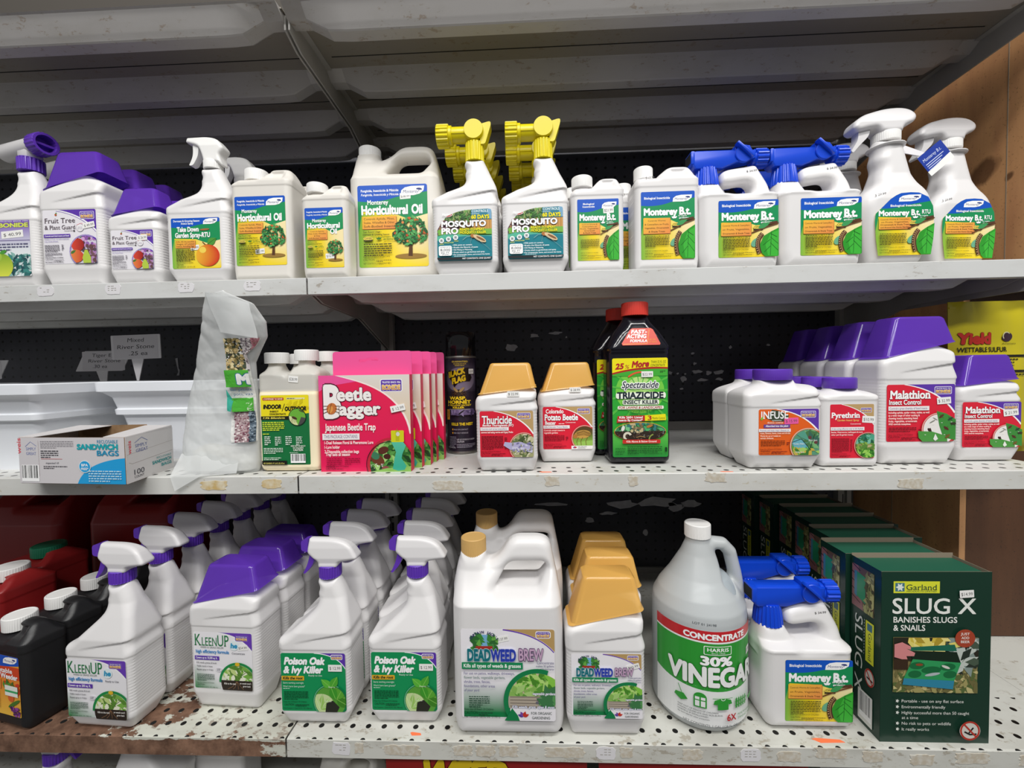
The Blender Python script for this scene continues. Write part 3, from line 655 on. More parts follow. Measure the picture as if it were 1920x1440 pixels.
def pr_hort(h=125, kind='quart'):
    w = 100; L = Label(w, h, 3, 'f6d81f'); mbg(L, w, h, .66, top=.85)
    L.t('Fungicide, Insecticide & Miticide', 5, h * .92, 3.5, 'ffffff', w=54, b=.03); L.t('Fungicida, Insecticida y Miticida', 5, h * .872, 3.3, 'ffffff', w=54, b=.02, sh=.2); monterey(L, 62, h * .865, 34, 13)
    if kind == 'pint':
        L.t('Monterey', 20, h * .76, 8, 'ffffff', w=36, b=.03); L.t('Horticultural', 6, h * .66, 12.5, 'ffffff', w=86, b=.05); L.t('Oil', 66, h * .56, 12.5, 'ffffff', w=18, b=.04)
        orange_box(L, 6, h * .47, 58, h * .63, ('Controls Aphids,', 'Mites, Scales, Whiteflies', '& Other', 'Soft-Bodied Insects'), 3); fruit_tree_pic(L, 78, h * .25, 1.2)
    else:
        L.t('Monterey', 14, h * .765, 6.6, 'ffffff', w=30, b=.03); L.t('Horticultural', 5, h * .645, 13, 'ffffff', w=67, b=.05); L.t('Oil', 77, h * .645, 13, 'ffffff', w=16, b=.05)
        orange_box(L, 6, h * .47, 55, h * .62, ('Controls Aphids, Mites,', 'Scales, Whiteflies & Other', 'Soft-Bodied Insects'), 3.4); fruit_tree_pic(L, 75, h * .31, 1.42)
    L.t('Year-Round Usage -', 7, h * .42, 2.6, '3b3d16', w=27, b=.02); L.t('Dormant & Growing Season', 7, h * .385, 2.6, '3b3d16', w=38, b=.02); omri(L, 8, h * .325, .8); organic(L, 30, h * .335, .8, '3f7a2a')
    L.micro(8, h * .27, 40, 6, 3.1, '4d4a20', 4); L.t('KEEP OUT OF REACH OF CHILDREN', 7, h * .115, 2.3, '3b3d16', w=38); L.t('CAUTION', 7, h * .075, 3, '3b3d16', w=16); L.micro(25, h * .075, 22, 2, 1.8, '4d4a20'); L.t('NET CONTENTS: 1 QUART/946 mL' if kind != 'gallon' else 'NET CONTENTS: 1 GALLON/3.785 L', 7, h * .03, 2.5, '3b3d16', w=40)
    return L
def pr_takedown():
    w, h = 100, 98; L = Label(w, h, 3, 'f6d81f'); mbg(L, w, h, .58, 'f3dd4a', .86)
    L.t('Dormant & Growing Season', 5, h * .925, 3.7, 'ffffff', w=54, b=.03); L.t('Insect Spray', 21, h * .875, 3.7, 'ffffff', w=25, b=.03); monterey(L, 66, h * .87, 30, 11)
    L.t('Take Down', 12, h * .73, 9.4, 'ffffff', w=45, b=.045); L.t('Garden Spray-RTU', 8, h * .615, 9.4, 'ffffff', w=72, b=.04); L.ell(69, h * .765, 10, 1.8, 'a86e42', 3)
    orange_box(L, 8, h * .41, 49, h * .56, ('Kills All Accessible', 'Stages of Listed', 'Insects, Including Eggs'), 3.2)
    L.leaf(74, h * .47, 22, 14, 32, '4f9a3a', '2c5f20'); L.curve([(64, h * .52), (70, h * .46), (78, h * .46)], 1.8, '5a3a1c')
    L.ell(74, h * .25, 24, 21, lambda x, y: mixl('f2b632', 'd5331f', max(0, min(1, (x - 50) / 32 + (.3 - y / h) * .3))), n=40); L.ell(64, h * .36, 7, 6, 'f6d75a')
    L.micro(9, h * .365, 38, 9, 2.7, '4d4a20', 8); L.t('KEEP OUT OF REACH OF CHILDREN', 9, h * .105, 2.2, '3b3d16', w=34); L.t('CAUTION', 9, h * .065, 2.8, '3b3d16', w=14); L.t('NET CONTENTS: 1 QT (32 FL OZ)', 9, h * .025, 2.2, '3b3d16', w=38); return L
def pr_mosquito():
    w, h = 100, 92; out = [(97, 0), (99.5, 1), (100, 3), (100, 97), (99, 91), (94, 92), (50, 91), (34, 87), (18, 80), (8, 70), (0, 56), (0, 3), (1, .7), (3, 0)]; out[3:4] = [(100, 88)]
    L = Label(w, h, 2, '157f92', out); L.poly([(0, 46), (14, 47), (60, 44), (100, 46), (100, 92), (0, 92)], '6fae4a')
    L.rect(0, 56, 100, 74, 'a3794f'); L.scatter(60, lambda r: (r.uniform(0, 40), r.uniform(48, 72)), ('7a4468', '5b3850', '8d5a72', '4d4036'), 4.5, 5, 'dot'); L.scatter(120, lambda r: (r.uniform(14, 64), r.uniform(68, 92)), ('3a6b34', '4f8a3e', '2c5228', '8aa060', '6a7a4a'), 4, 2)
    L.rect(64, 56, 100, 74, 'cf9a52'); [L.rect(66 + i * 5, 56, 66.6 + i * 5, 74, '9c6c34') for i in range(7)]
    L.rect(63, 73, 100, 92, '2c7f96'); L.rect(93, 74, 100, 92, '7aa9c9'); L.t('CONTROLS', 64, 86, 4.6, 'dff1f5', w=30, b=.03); L.micro(64, 83, 30, 1, 2, 'dff1f5'); L.t('60 DAYS', 63, 74.5, 7, 'f6e81a', w=33, b=.05, ol='2d3a1c', ow=.04)
    L.rect(2, 46, 100, 56, '7ab648'); L.poly([(0, 44), (20, 49), (60, 45), (100, 44), (100, 38), (0, 36)], '57b89a'); L.poly(bez((0, 36), (50, 48), (100, 42)) + [(100, 0), (0, 0)], '14808f')
    L.ell(18, 83, 11, 4.6, 'ffffff'); L.ell(18, 83, 10, 4, 'b92d25'); L.t("Martin's", 18, 81.4, 4.2, 'ffffff', w=16, al='c', sh=.2, b=.02)
    L.t('MOSQUITO', 8, 61, 10.5, 'ffffff', w=82, b=.05, ol='3b2f33', ow=.03); L.t('PRO', 8, 48, 11, 'ffffff', w=31, b=.05, ol='3b2f33', ow=.03); L.t('READY-TO-SPRAY', 42, 53.2, 4.6, 'f4ec1e', w=45, b=.04, ol='35502a', ow=.03); L.t('MOSQUITO KILLER', 42, 47.6, 4.6, 'f4ec1e', w=48, b=.04, ol='35502a', ow=.03)
    for x, y in ((8, 36), (21, 38.5), (34, 41)): L.ell(x, y, 4.6, 4.6, 'ffffff'); L.ell(x, y, 3, 3, 'c9d4d4'); L.curve([(x - 2, y - 2), (x + 2, y + 2)], .8, '555555'); L.curve([(x - 2, y + 2), (x + 2, y - 2)], .8, '555555')
    L.t('ANTS', 4, 28.5, 2, 'ecec4a', w=8, b=.02); L.t('MOSQUITOES', 13, 31, 2, 'ecec4a', w=17, b=.02); L.t('TICKS', 31, 33.5, 2, 'ecec4a', w=8, b=.02)
    L.curve([(47, 36), (55, 42), (64, 43)], .7, '9db8b0'); L.curve([(64, 42), (61, 30), (66, 20)], .5, '7fa0a4'); L.ell(66, 43, 5, 3.4, 'b5733a', -15); L.ell(78, 38, 13, 4.4, 'e3c79a', -28); L.ell(80, 37.5, 9, 2, '8a5c38', -28); L.curve([(70, 40), (92, 22), (98, 16)], .5, '7fa0a4')
    for i, s in enumerate(('Kills pests on contact', 'Breaks the lifecycle of pests', 'NO Mixing or Measuring', 'Simply attach to gardenhose and spray', 'For ornamentals, lawns, and around the home')): L.ell(29, 27.2 - i * 4.4, .6, .6, 'ffffff', n=8); L.t(s, 30.5, 26 - i * 4.4, 2.6, 'ffffff', w=len(s) * 1.52, b=.02)
    L.rect(3, 8, 27, 26, 'ffffff', 3); L.t('COVERS UP TO', 15, 22.4, 1.8, '3a4a52', w=19, al='c'); L.t('8,000', 15, 16.4, 4.4, '2c3840', w=18, al='c'); L.t('SQ. FT.', 15, 12, 3, '3a4a52', w=16, al='c'); L.t('OF LAWN', 15, 9.2, 1.8, '3a4a52', w=12, al='c')
    L.micro(31, 6, 44, 1, 2, 'cfe3e6'); L.rect(0, 0, 100, 4.8, '24282c'); L.t('NET CONTENTS: ONE QUART', 46, 1, 2.8, 'ffffff', w=52, b=.02); return L
def leafy(L, x0, y0, x1, y1, cols, n, size, seed, out=None):
    L.scatter(n, lambda r: (r.uniform(x0, x1), r.uniform(y0, y1)), cols, size, seed)
def circ_pic(L, cx, cy, r, ring, fn, line=None):
    """round picture cut by the sheet's edge"""
    old = L.out; L.ell(cx, cy, r + 3, r + 3, ring); L.arc(cx, cy, r + 1.6, 60, 260, .9, line or 'ffffff')
    c = clip([(cx + r * math.cos(i * math.pi / 20), cy + r * math.sin(i * math.pi / 20)) for i in range(40)], old)
    L.out = c; fn(); L.out = old
def pr_fruit_guard():
    w, h = 100, 100; L = Label(w, h, 2.5); L.poly(L.out, 'ece9ef'); c = bez((26, 100), (72, 92), (100, 60)); L.poly(c + [(100, 100)], PUR); L.curve(c, lambda t: 1 + t * 1.2, 'ffffff'); L.curve([(x - 1, y - 2) for x, y in c], .8, PUR)
    bonide(L, 70, 82, 27, 14, 'b9a35a'[:6] and PUR)
    L.t('Fruit Tree', 3, 76, 9.5, '55464f', w=58, serif=True, b=.0); L.t('& Plant Guard', 3, 64, 8, '55464f', w=58, serif=True); L.ell(25, 91, 2, 2, 'c0582e'); L.leaf(25, 92, 4, 2, 60, '4a8a3a')
    L.t('Concentrate', 40, 60, 2.5, '55464f', w=16); L.rect(57, 59, 60, 62, '444444'); L.ell(70, 66, 7, 7, 'f3f1f3'); L.arc(70, 66, 7, 0, 360, .5, '9a92a4'); L.t('USE ON', 70, 66, 1.6, '6a5a8a', w=8, al='c'); L.t('UP TO 64', 70, 63, 1.6, '6a5a8a', w=9, al='c'); L.curve([(64, 71), (72, 74), (80, 72)], .7, 'd8586a')
    L.rect(1, 49, 51, 55, PUR); L.t('Controls both listed insects and listed', 3, 50.6, 2.9, 'ffffff', w=46, b=.02); L.t('diseases on fruit, nut and ornamental', 2, 45, 2.6, '6a55a8', w=46); L.t('trees, shrubs & flowers', 2, 40.6, 2.6, '6a55a8', w=26)
    L.micro(2, 34, 28, 6, 2.3, '5a5560', 2); L.micro(34, 34, 4, 4, 3, '5a5560', 3); L.micro(2, 19, 32, 3, 2.2, '5a5560', 7); L.t('Keep Out of Reach of Children', 2, 11, 2.2, '333038', w=34, b=.02); L.t('CAUTION', 2, 7, 3, '333038', w=15); L.micro(19, 7, 18, 2, 1.7, '5a5560'); L.t('Net Contents 32 FL. OZ. (946 mL)', 2, 2.6, 2.2, '333038', w=34, b=.02)
    def pic():
        L.rect(40, 0, 100, 60, 'd9d4e2'); L.scatter(60, lambda r: (r.uniform(72, 100), r.uniform(6, 56)), ('b77cc4', '8e58a8', 'd8a8d8', 'c890cc', '5a4a5a', '9a6ab4'), 6, 4, 'dot'); L.scatter(40, lambda r: (r.uniform(80, 100), r.uniform(0, 34)), ('6a4a4c', '7a5560', 'b48ab8'), 6, 9, 'dot')
        L.ell(66, 34, 12, 12, lambda x, y: mixl('e04a35', '9c1f1c', (x - 54) / 24)); L.curve([(66, 44), (68, 50)], 1, '4a3418'); L.leaf(68, 48, 10, 4, 20, '3f7a34'); L.ell(62, 13, 14, 12, lambda x, y: mixl('f0924a', 'd0432c', (x - 48) / 28)); L.leaf(52, 18, 12, 5, 30, '4a7a34'); L.poly([(76, 0), (74, 10), (79, 24), (84, 24), (90, 10), (90, 0)], 'b7cf4a')
    circ_pic(L, 80, 22, 28, PUR, pic, 'cdbfe6'); return L
def pr_pears():
    w, h = 100, 110; L = Label(w, h, 3); L.grad(0, 0, w, h, lambda x, y: mixl('e9eef0', '7c56b8', max(0, min(1, (y - 50) / 50))), 4, 10)
    L.t('BONIDE', 98, 94, 8, 'd9e26a', w=60, al='r', b=.05, ol='54604a', ow=.04); L.t('TRUSTED SINCE 1926', 98, 104, 2.4, 'ffffff', w=58, al='r'); L.rect(20, 68, 100, 69, '6a5a94'); L.micro(34, 60, 62, 3, 5.4, '5a5a7a', 12, .5)
    leafy(L, 55, 0, 100, 42, ('2d6a6a', '3f8a84', '1f4a52', '8ab8b0', 'cfdfe0'), 70, 7, 3); L.ell(40, 20, 24, 24, lambda x, y: mixl('d9e04a', '7aa82a', (y) / 44)); L.ell(10, 14, 20, 22, 'c9d43a'); L.ell(30, 38, 12, 12, 'a5c64a'); L.leaf(38, 44, 16, 7, 20, '4a9a3a'); return L
def pr_indoor():
    w, h = 100, 146; L = Label(w, h, 2.5); L.poly(L.out, '14713c'); L.poly([(0, 102), (0, 146), (100, 146), (100, 108), (56, 102)], 'f2e01e'); L.rect(4, 135, 48, 141, 'b3281e', 1.5); L.t("COMPARE 'N SAVE", 26, 136.5, 3.4, 'f7ead0', w=40, al='c', b=.03, sh=.2); L.rect(54, 137, 92, 140.5, 'e9e4b4'); L.micro(55, 138, 36, 1, 3, '4a4430')
    L.scatter(14, lambda r: (r.uniform(55, 98), r.uniform(106, 134)), ('e3ce14', 'd8c40f'), 6, 3); L.t('INDOOR', 5, 118, 8.6, '1d1a12', w=38, b=.06, sh=.15); L.curve([(44, 112), (50, 128)], 1, '1d1a12'); L.t('OUTDOOR', 50, 113.5, 8.6, '1d1a12', w=45, b=.06, sh=.15); L.t('INSECT', 19, 110.5, 3.6, '1d1a12', w=18, b=.03); L.t('CONCENTRATE', 18, 105, 3.6, '1d1a12', w=34, b=.03)
    L.rect(0, 95, 62, 102, '17170f'); L.t('7.9% Bifenthrin', 4, 96.6, 4, 'eadf5a', w=46, b=.03, sh=.15); L.ell(76, 100, 18.5, 18.5, '14281c')
    old = L.out; L.out = clip([(76 + 17 * math.cos(i * math.pi / 16), 100 + 17 * math.sin(i * math.pi / 16)) for i in range(32)], old); L.rect(55, 80, 100, 120, '6db23c'); L.poly([(76, 80), (100, 80), (100, 96), (84, 100)], '4a4a48'); L.poly([(55, 80), (78, 80), (72, 98), (55, 104)], 'd9e0a4'); L.ell(70, 98, 6, 2.6, '4a3420', -25); L.ell(86, 112, 7, 1.8, '4a5a2a', -20)
    for k in range(4): L.curve([(66 + k * 2, 98), (62 + k * 4, 88)], .6, '3a2c1c')
    L.out = old; L.micro(3, 88, 46, 5, 4, 'c9dc3a', 3, .6); L.micro(3, 64, 18, 1, 4, 'c9dc3a', 5)
    for c in range(4): L.micro(6 + c * 22, 58 - (c % 2), 13, 5, 4, 'dfeadf', 10 + c, .5)
    L.micro(4, 34, 40, 4, 3.4, 'dfeadf', 20, .45); L.t('KEEP OUT OF REACH', 76, 38, 3, 'f2f2ea', w=30, al='c', b=.02); L.t('OF CHILDREN', 76, 34, 3, 'f2f2ea', w=22, al='c', b=.02); L.t('CAUTION', 76, 29, 4.4, 'f2f2ea', w=20, al='c', b=.03); L.micro(58, 25, 38, 1, 2, 'dfeadf'); L.micro(4, 14, 36, 2, 3.4, 'dfeadf', 22, .45); L.barcode(60, 4, 91, 23, 3)
    L.rect(0, 0, 52, 9, '17170f'); L.t('NET CONTENTS 1 PT. (16 FL. OZ.) 473 mL', 3, 1.8, 3.2, 'd8cf6a', w=44, b=.02); return L
def pr_beetle(w=100, h=108):
    L = Label(w, h, .1); L.poly(L.out, lambda x, y: mixl('e31c58', 'ea2252', y / h)); c = bez((14, 108), (92, 96), (100, 42)); L.poly(c + [(100, 108)], lambda x, y: mixl('e2c79c', 'e3dcd6', (y - 40) / 68)); L.curve(c, lambda t: 1.2 + t * 1.2, 'fbe9e4'); L.poly([(0, 108), (0, 90), (10, 96), (42, 101), (18, 108)], 'f0559c')
    bonide(L, 68, 89, 24, 14)
    L.t('B', 5, 62, 36, 'f8f3f0', w=20, b=.05, ol='5a1c30', ow=.03, serif=False); L.t('eetle', 20, 80, 14.5, 'f8f3f0', w=38, b=.04, ol='5a1c30', ow=.03, serif=True); L.t('agger', 22, 64, 14, 'f8f3f0', w=46, b=.04, ol='5a1c30', ow=.03, serif=True)
    L.ell(14, 71, 5.5, 6.5, 'c9743a', -20); L.ell(13, 70, 2.4, 4, 'e39a4a', -20); L.curve([(14, 77), (11, 65)], .6, '5a3a20')
    for a in (-1, 1):
        for k in range(3): L.curve([(14 + a * 4, 68 + k * 3), (14 + a * 9, 66 + k * 4)], .6, '5a3a20')
    L.t('Japanese Beetle Trap', 6, 46.5, 8, 'fff4f2', w=56, b=.03); L.rect(3, 36, 44, 43, 'f4eef0'); L.t('THIS PACKAGE CONTAINS:', 5, 37.8, 4, '5a4a74', w=37)
    for i, s in enumerate(('1-Dual Release Floral & Pheromone Lure', '1-Lure holder', '2-Disposable collection bags')): L.t(s, 5, 31.2 - i * 5, 3.6, 'fff0f0', w=(54, 17, 38)[i], b=.025)
    L.t('Trap lasts all season', 6, 14.5 + 3.5, 3.6, 'fff0f0', w=27, b=.025); L.micro(7, 14.5, 17, 5, 2, '8a1030', 3, .4); L.micro(27, 14.5, 17, 4, 2, '8a1030', 5, .4); L.t('Keep Out Of Reach Of Children', 6, 5.6, 1.9, '4a1020', w=25); L.t('CAUTION', 6, 2.4, 3, '4a1020', w=11); L.micro(18, 2.8, 15, 1, 1.6, '8a1030')
    old = L.out; L.out = clip([(78 + 26 * math.cos(i * math.pi / 24), 8 + 30 * math.sin(i * math.pi / 24)) for i in range(48)], old); L.rect(50, 0, 100, 40, 'c02a3c'); L.out = clip([(79 + 24 * math.cos(i * math.pi / 24), 8 + 27 * math.sin(i * math.pi / 24)) for i in range(48)], old)
    L.rect(50, 0, 100, 40, '4f8a3a'); leafy(L, 55, 0, 100, 38, ('2f6a2a', '7ab85a', 'a5cf7a', '1c401c', '5a9a48'), 70, 6, 3); L.ell(63, 14, 9, 5.4, '6a3a24', -35); L.ell(61, 18, 5, 4, '3f7a5a', -35); L.ell(70, 24, 6, 4, '5a2c20', 20); L.ell(74, 17, 4, 3, '46201a'); L.ell(72, 4, 4, 2.4, '8a4a4a'); L.scatter(14, lambda r: (r.uniform(56, 70), r.uniform(4, 9)), ('f0f0e8',), 1, 2, 'dot'); L.poly([(56, 0), (100, 0), (100, 6), (74, 4)], '8aba5a')
    L.out = old; L.arc(77, 8, 25.6, 80, 200, .7, '3a1420'); L.poly([(79, 33), (92, 33), (95, 29), (91, 20), (90, 15), (95, 6), (93, 2), (86, 1), (80, 3), (82, 14), (84, 22), (81, 29)], lambda x, y: mixl('2fa48c', '5ac4a4', y / 34)); L.rect(79, 33, 93, 46, 'd3d41e', 1); L.rect(84, 34, 88, 46, 'b9bb18'); L.ell(86.5, 42, 2, 2.4, 'd8d8cc'); L.curve([(85.5, 46), (86, 48)], .7, '8a7a2a'); return L
def pr_can():
    w, h = 100, 132; L = Label(w, h, .1); L.poly(L.out, '2a2230'); L.grad(0, 62, w, 132, lambda x, y: mixl('2a2230', '6a6078', max(0, 1 - abs(y - 92) / 34)), 4, 10); L.ell(50, 88, 44, 26, '83788f')
    L.t('GUARANTEED', 50, 125, 3.4, 'e8c84a', w=46, al='c', b=.03); L.t('TO WORK OR YOUR', 50, 120.6, 2.5, 'e8c84a', w=36, al='c', b=.02); L.t('MONEY BACK', 50, 117, 2.5, 'e8c84a', w=26, al='c', b=.02)
    L.poly([(8, 104), (20, 108), (40, 106), (60, 112), (74, 114), (84, 92), (78, 84), (60, 84), (44, 80), (34, 72), (26, 84)], '171019'); L.t('BLACK', 16, 92, 12, 'eec81c', w=50, b=.07, rot=12, sh=.1); L.t('FLAG', 28, 78.5, 12, 'eec81c', w=40, b=.07, rot=12, sh=.1)
    L.ell(46, 60, 12, 7, '2a1c14'); L.ell(38, 66, 9, 3, 'a88a5a', -35); L.ell(54, 66, 9, 3, 'a88a5a', 35); L.ell(46, 56, 6, 6, '3a2a1a'); [L.curve([(46 + a * 6, 58), (46 + a * 16, 64 - k * 6), (46 + a * 20, 58 - k * 6)], 1.2, '5a3f24') for a in (-1, 1) for k in range(3)]
    L.t('WASP,', 20, 45, 7, 'f0cd22', w=46, b=.05); L.t('HORNET', 14, 36.5, 7, 'f0cd22', w=64, b=.05); L.t('& YELLOW JACKET', 13, 31.5, 3.4, 'f0cd22', w=66, b=.03); L.t('KILLER', 30, 26.5, 3.8, 'f0cd22', w=30, b=.04); L.rect(20, 24, 76, 24.6, 'd9d0c0')
    L.rect(10, 2, 20, 24, 'e8a02a', 1); L.micro(12, 20, 6, 6, 3, '5a3a10'); L.rect(24, 12, 86, 23.5, '6a5a80'); leafy(L, 26, 13, 84, 22, ('4f4264', '8a7aa0', '3a3048'), 14, 6, 2); L.ell(52, 18, 8, 1.6, '1c1418', 30); L.curve([(46, 13), (54, 18), (60, 22)], .9, '1c1418')
    return L
def pr_can_low():
    w, h = 100, 60; L = Label(w, h, .1, '231b2a'); L.t('KILLS THE NEST', 22, 50, 5.6, 'f0cd22', w=64, b=.04)
    for i, s in enumerate(('KILLS ON CONTACT', 'NO OILY RESIDUE')): L.rect(24, 40 - i * 7, 27.5, 43.5 - i * 7, 'e8a02a'); L.t(s, 30, 40.4 - i * 7, 3, 'b9b0bc', w=40)
    L.micro(14, 26, 22, 7, 3, '8a8494', 3, .4); L.t('KEEP OUT OF REACH OF CHILDREN', 38, 20, 3.2, 'cfc9d2', w=52); L.t('CAUTION', 38, 15.5, 3.4, 'cfc9d2', w=20, b=.02); L.micro(38, 11, 54, 3, 3, '9a94a4', 7, .45); L.t('NET WT 14 OZ (396 g)', 10, 4, 3, 'cfc9d2', w=24); return L
def pr_bonide(kind):
    w, h = 100, {'thur': 85, 'colo': 86, 'pyre': 128, 'mala': 86, 'infuse': 79}[kind]; L = Label(w, h, 3)
    main = 'e8641e' if kind == 'infuse' else 'e0223a'; wedge(L, w, h, main, PUR if kind in ('mala', 'infuse') else GOLD, .26 if kind != 'infuse' else .3, .5 if kind != 'pyre' else .62)
    bonide(L, 70, h - 15 if kind != 'pyre' else h - 20, 25, 11.5, PUR)
    if kind == 'thur':
        L.t('Thuricide', 4, 62, 15, 'ffffff', w=56, b=.03, serif=True, ol='7a1020', ow=.02); L.t('Bacillus Thuringiensis (BT)', 5, 57, 4, 'ffffff', w=58, b=.03, sh=.2); L.rect(1, 49, 54, 55.5, 'f6efef'); L.t('Controls moth larvae (caterpillars),', 3, 50.6, 3.4, '6a4a86', w=48); L.t('common leaf eating worms and Gypsy Moths', 2, 44.5, 3.6, 'ffe9e4', w=60, b=.03); y0 = 38
    if kind == 'colo':
        L.t('Colorado', 6, 73, 8.5, 'ffffff', w=36, b=.03, serif=True); L.t('Potato Beetle', 3, 59, 12.5, 'ffffff', w=68, b=.035, serif=True, ol='7a1020', ow=.02); L.t('Beater', 4, 50, 7.5, 'ffffff', w=22, b=.03, serif=True); L.micro(32, 51, 26, 1, 3, 'ffd9d4'); L.t('Concentrate', 46, 53, 2.8, 'ffffff', w=20, sh=.2); L.rect(1, 42, 54, 48.5, 'f6efef'); L.t('Kills Colorado Potato Beetle', 3, 43.6, 3.6, '6a4a86', w=47); L.t('Controls certain insects in', 2, 37, 3.4, 'ffe9e4', w=42, b=.02); L.t('vegetable gardens', 2, 32, 3.4, 'ffe9e4', w=28, b=.02); y0 = 27
    if kind == 'pyre':
        L.t('Pyrethrin', 2, 96, 13, 'ffffff', w=66, b=.035, serif=True); L.t('Garden Insect Spray', 16, 88, 5, 'ffe27a', w=50, b=.01, sh=.2); L.t('Concentrate', 46, 80, 3.4, 'ffffff', w=24, sh=.2); L.rect(1, 66, 78, 74, 'f6efef'); L.t('A fast acting effective way to kill Aphids', 3, 68, 4.2, '5a4a86', w=72); L.t('Beetles, Waterworms, Leafhoppers & more', 2, 60, 4, 'ffe9e4', w=72, b=.02); L.t('other yard & garden insects', 2, 54, 4, 'ffe9e4', w=50, b=.02); y0 = 46
    if kind == 'mala':
        L.t('Malathion', 4, 65, 12.5, 'ffffff', w=60, b=.035, serif=True, ol='8a1424', ow=.02); L.t('Insect Control', 3, 56, 7.5, 'ffffff', w=47, b=.03, ol='8a1424', ow=.02); L.rect(2, 47, 62, 53.5, 'f6efef'); L.t('Controls a great diversity of listed insects', 4, 48.6, 3.6, '5a4a86', w=55)
        for i, s in enumerate(('including aphids, spider mites, scales, as well', 'as a wide range of other sucking &', 'chewing insects attacking listed', 'fruits, vegetables, ornamentals', 'AND controls mosquitoes.')): L.t(s, 2, 42.6 - i * 4.3, 3, 'ffe9e4', w=(60, 46, 43, 42, 33)[i], b=.03)
        y0 = 20.5
    if kind == 'infuse':
        L.poly([(22, 78), (34, 76), (50, 68), (48, 58), (26, 58), (12, 64)], '3f4a38'); L.t('INFUSE', 3, 63, 13, 'ffffff', w=46, b=.02, serif=True); L.leaf(4, 60, 7, 4, 70, '8ac43a'); L.t('systemic', 22, 58.5, 3, 'f4f4ea', w=16); L.t('disease control', 14, 54.5, 3.4, 'f4f4ea', w=26); L.rect(8, 47, 52, 53, '6a4a9a', 1); L.t('Absorbed into the plant', 11, 48.6, 3.6, 'ffffff', w=38, sh=.2, b=.02); L.rect(0, 40, 53, 45.5, 'f6efef'); L.t('Prevents and stops major diseases on', 2, 41.4, 3, '5a4a86', w=48); L.t('roses, flowers, lawns, trees and shrubs', 2, 36.4, 3, 'ffe9d4', w=50, b=.02); L.t('Works for up to 4 weeks on', 2, 31.8, 3, 'ffe9d4', w=34, b=.02); L.t('certain diseases', 2, 28, 3, 'ffe9d4', w=22, b=.02); y0 = 24
    nr = max(2, int((y0 - 12) / 2.6)); L.micro(3, y0, 40, nr, 2.6, '6a0f1c' if kind != 'infuse' else '6a2a0c', 5, .45); L.micro(46, y0 - 3, 5, max(1, nr - 2), 2.8, '6a0f1c', 6, .4)
    L.t('Keep Out Of Reach Of Children', 2, 9.6, 2.4, '5a0c18', w=36, b=.01); L.t('CAUTION' if kind != 'infuse' else 'WARNING', 2, 5.6, 3.2, '5a0c18', w=17); L.micro(21, 6, 26, 2, 1.8, '6a0f1c', 8); L.t('Net Contents 16 FL. OZ. (473 mL)', 2, 1.8, 2.4, '5a0c18', w=40, b=.01)
    ring = 'c9463f' if kind != 'infuse' else 'c9724a'
    if kind == 'thur':
        def pic(): L.rect(40, 0, 100, 50, 'a8a878'); leafy(L, 50, 0, 100, 48, ('6a7a4a', 'c9c49a', '4a5a34', 'd8d4b4', '8a8a5a'), 80, 6, 5)
        circ_pic(L, 82, 18, 25, ring, pic, 'f0cfc4'); L.curve([(45, 25), (58, 20), (76, 22), (98, 16)], lambda t: 7 + 7 * math.sin(math.pi * min(1, t * 1.1)), 'b9b4d8'); L.curve([(60, 17), (76, 16), (98, 10)], 5, 'd0cde4'); leafy(L, 60, 10, 98, 26, ('8f8ab8', 'd8d8ea', '7a76a4', '9a9a7a'), 34, 3, 9)
    if kind == 'colo':
        def pic(): L.grad(50, 0, 100, 48, lambda x, y: mixl('8ab84a', '5a4424', max(0, min(1, (y - 14) / 20))), 4, 6); L.poly([(50, 0), (100, 0), (100, 18), (70, 14)], '9ac45a'); L.ell(80, 30, 16, 8.4, 'c99a4a', 5); [L.curve([(66 + i * .6, 30 + k), (82, 33 + k * 1.3), (95, 29 + k)], .9, '4a3018') for i, k in ((0, -3), (1, -1), (2, 1.2), (3, 3))]; L.ell(65, 26, 4.4, 4.4, 'b5763a'); [L.curve([(x, 24), (x - 4, 16), (x - 3, 8)], 1, '7a5428') for x in (72, 80, 90)]
        circ_pic(L, 84, 22, 24, ring, pic, 'f0cfc4'); L.rect(57, 0, 100, 7, 'f4f0ee'); [L.leaf(64, 2, 5, 2.6, a, c) for a, c in ((150, '6a3a9a'), (90, 'c02a3a'), (35, 'c02a3a'))]; L.t('FOR ORGANIC', 70, 4, 2, '4a4a4a', w=18); L.t('GARDENING', 70, 1.4, 2, '4a4a4a', w=15)
    if kind == 'pyre':
        def pic(): L.rect(40, 0, 100, 70, '5a9a4a'); leafy(L, 55, 38, 100, 66, ('2f7a5a', '4fa88a', '1f5a44', '7ac0a4'), 50, 8, 3); L.rect(55, 20, 100, 34, '9a9a5a'); L.curve([(58, 24), (98, 30)], 4, 'c4b48a'); leafy(L, 55, 0, 100, 22, ('6ab83a', '3f8a2a', '9ad05a', '2f6a24'), 60, 7, 6); leafy(L, 55, 22, 100, 36, ('8ab04a', '5a8a3a'), 24, 6, 7)
        circ_pic(L, 86, 30, 29, ring, pic, 'f0cfc4')
    if kind == 'mala':
        def pic(): L.rect(50, 0, 100, 50, 'f0ece8'); L.curve([(64, 14), (62, 20)], 3.4, '3a2420'); L.ell(62, 17, 4, 2, '3a2420', -50); L.ell(66, 30, 5, 1, '8a8a80', 30); L.ell(70, 34, 4, .8, '8a8a80', -30)
        circ_pic(L, 76, 18, 23, ring, pic, 'f6d4cc'); L.poly([(72, 46), (86, 42), (100, 33), (100, 2), (82, 6), (76, 24)], '3f8f3c'); L.poly([(45, 16), (66, 15), (88, 8), (88, 0), (52, 0), (46, 6)], '4f9a44')
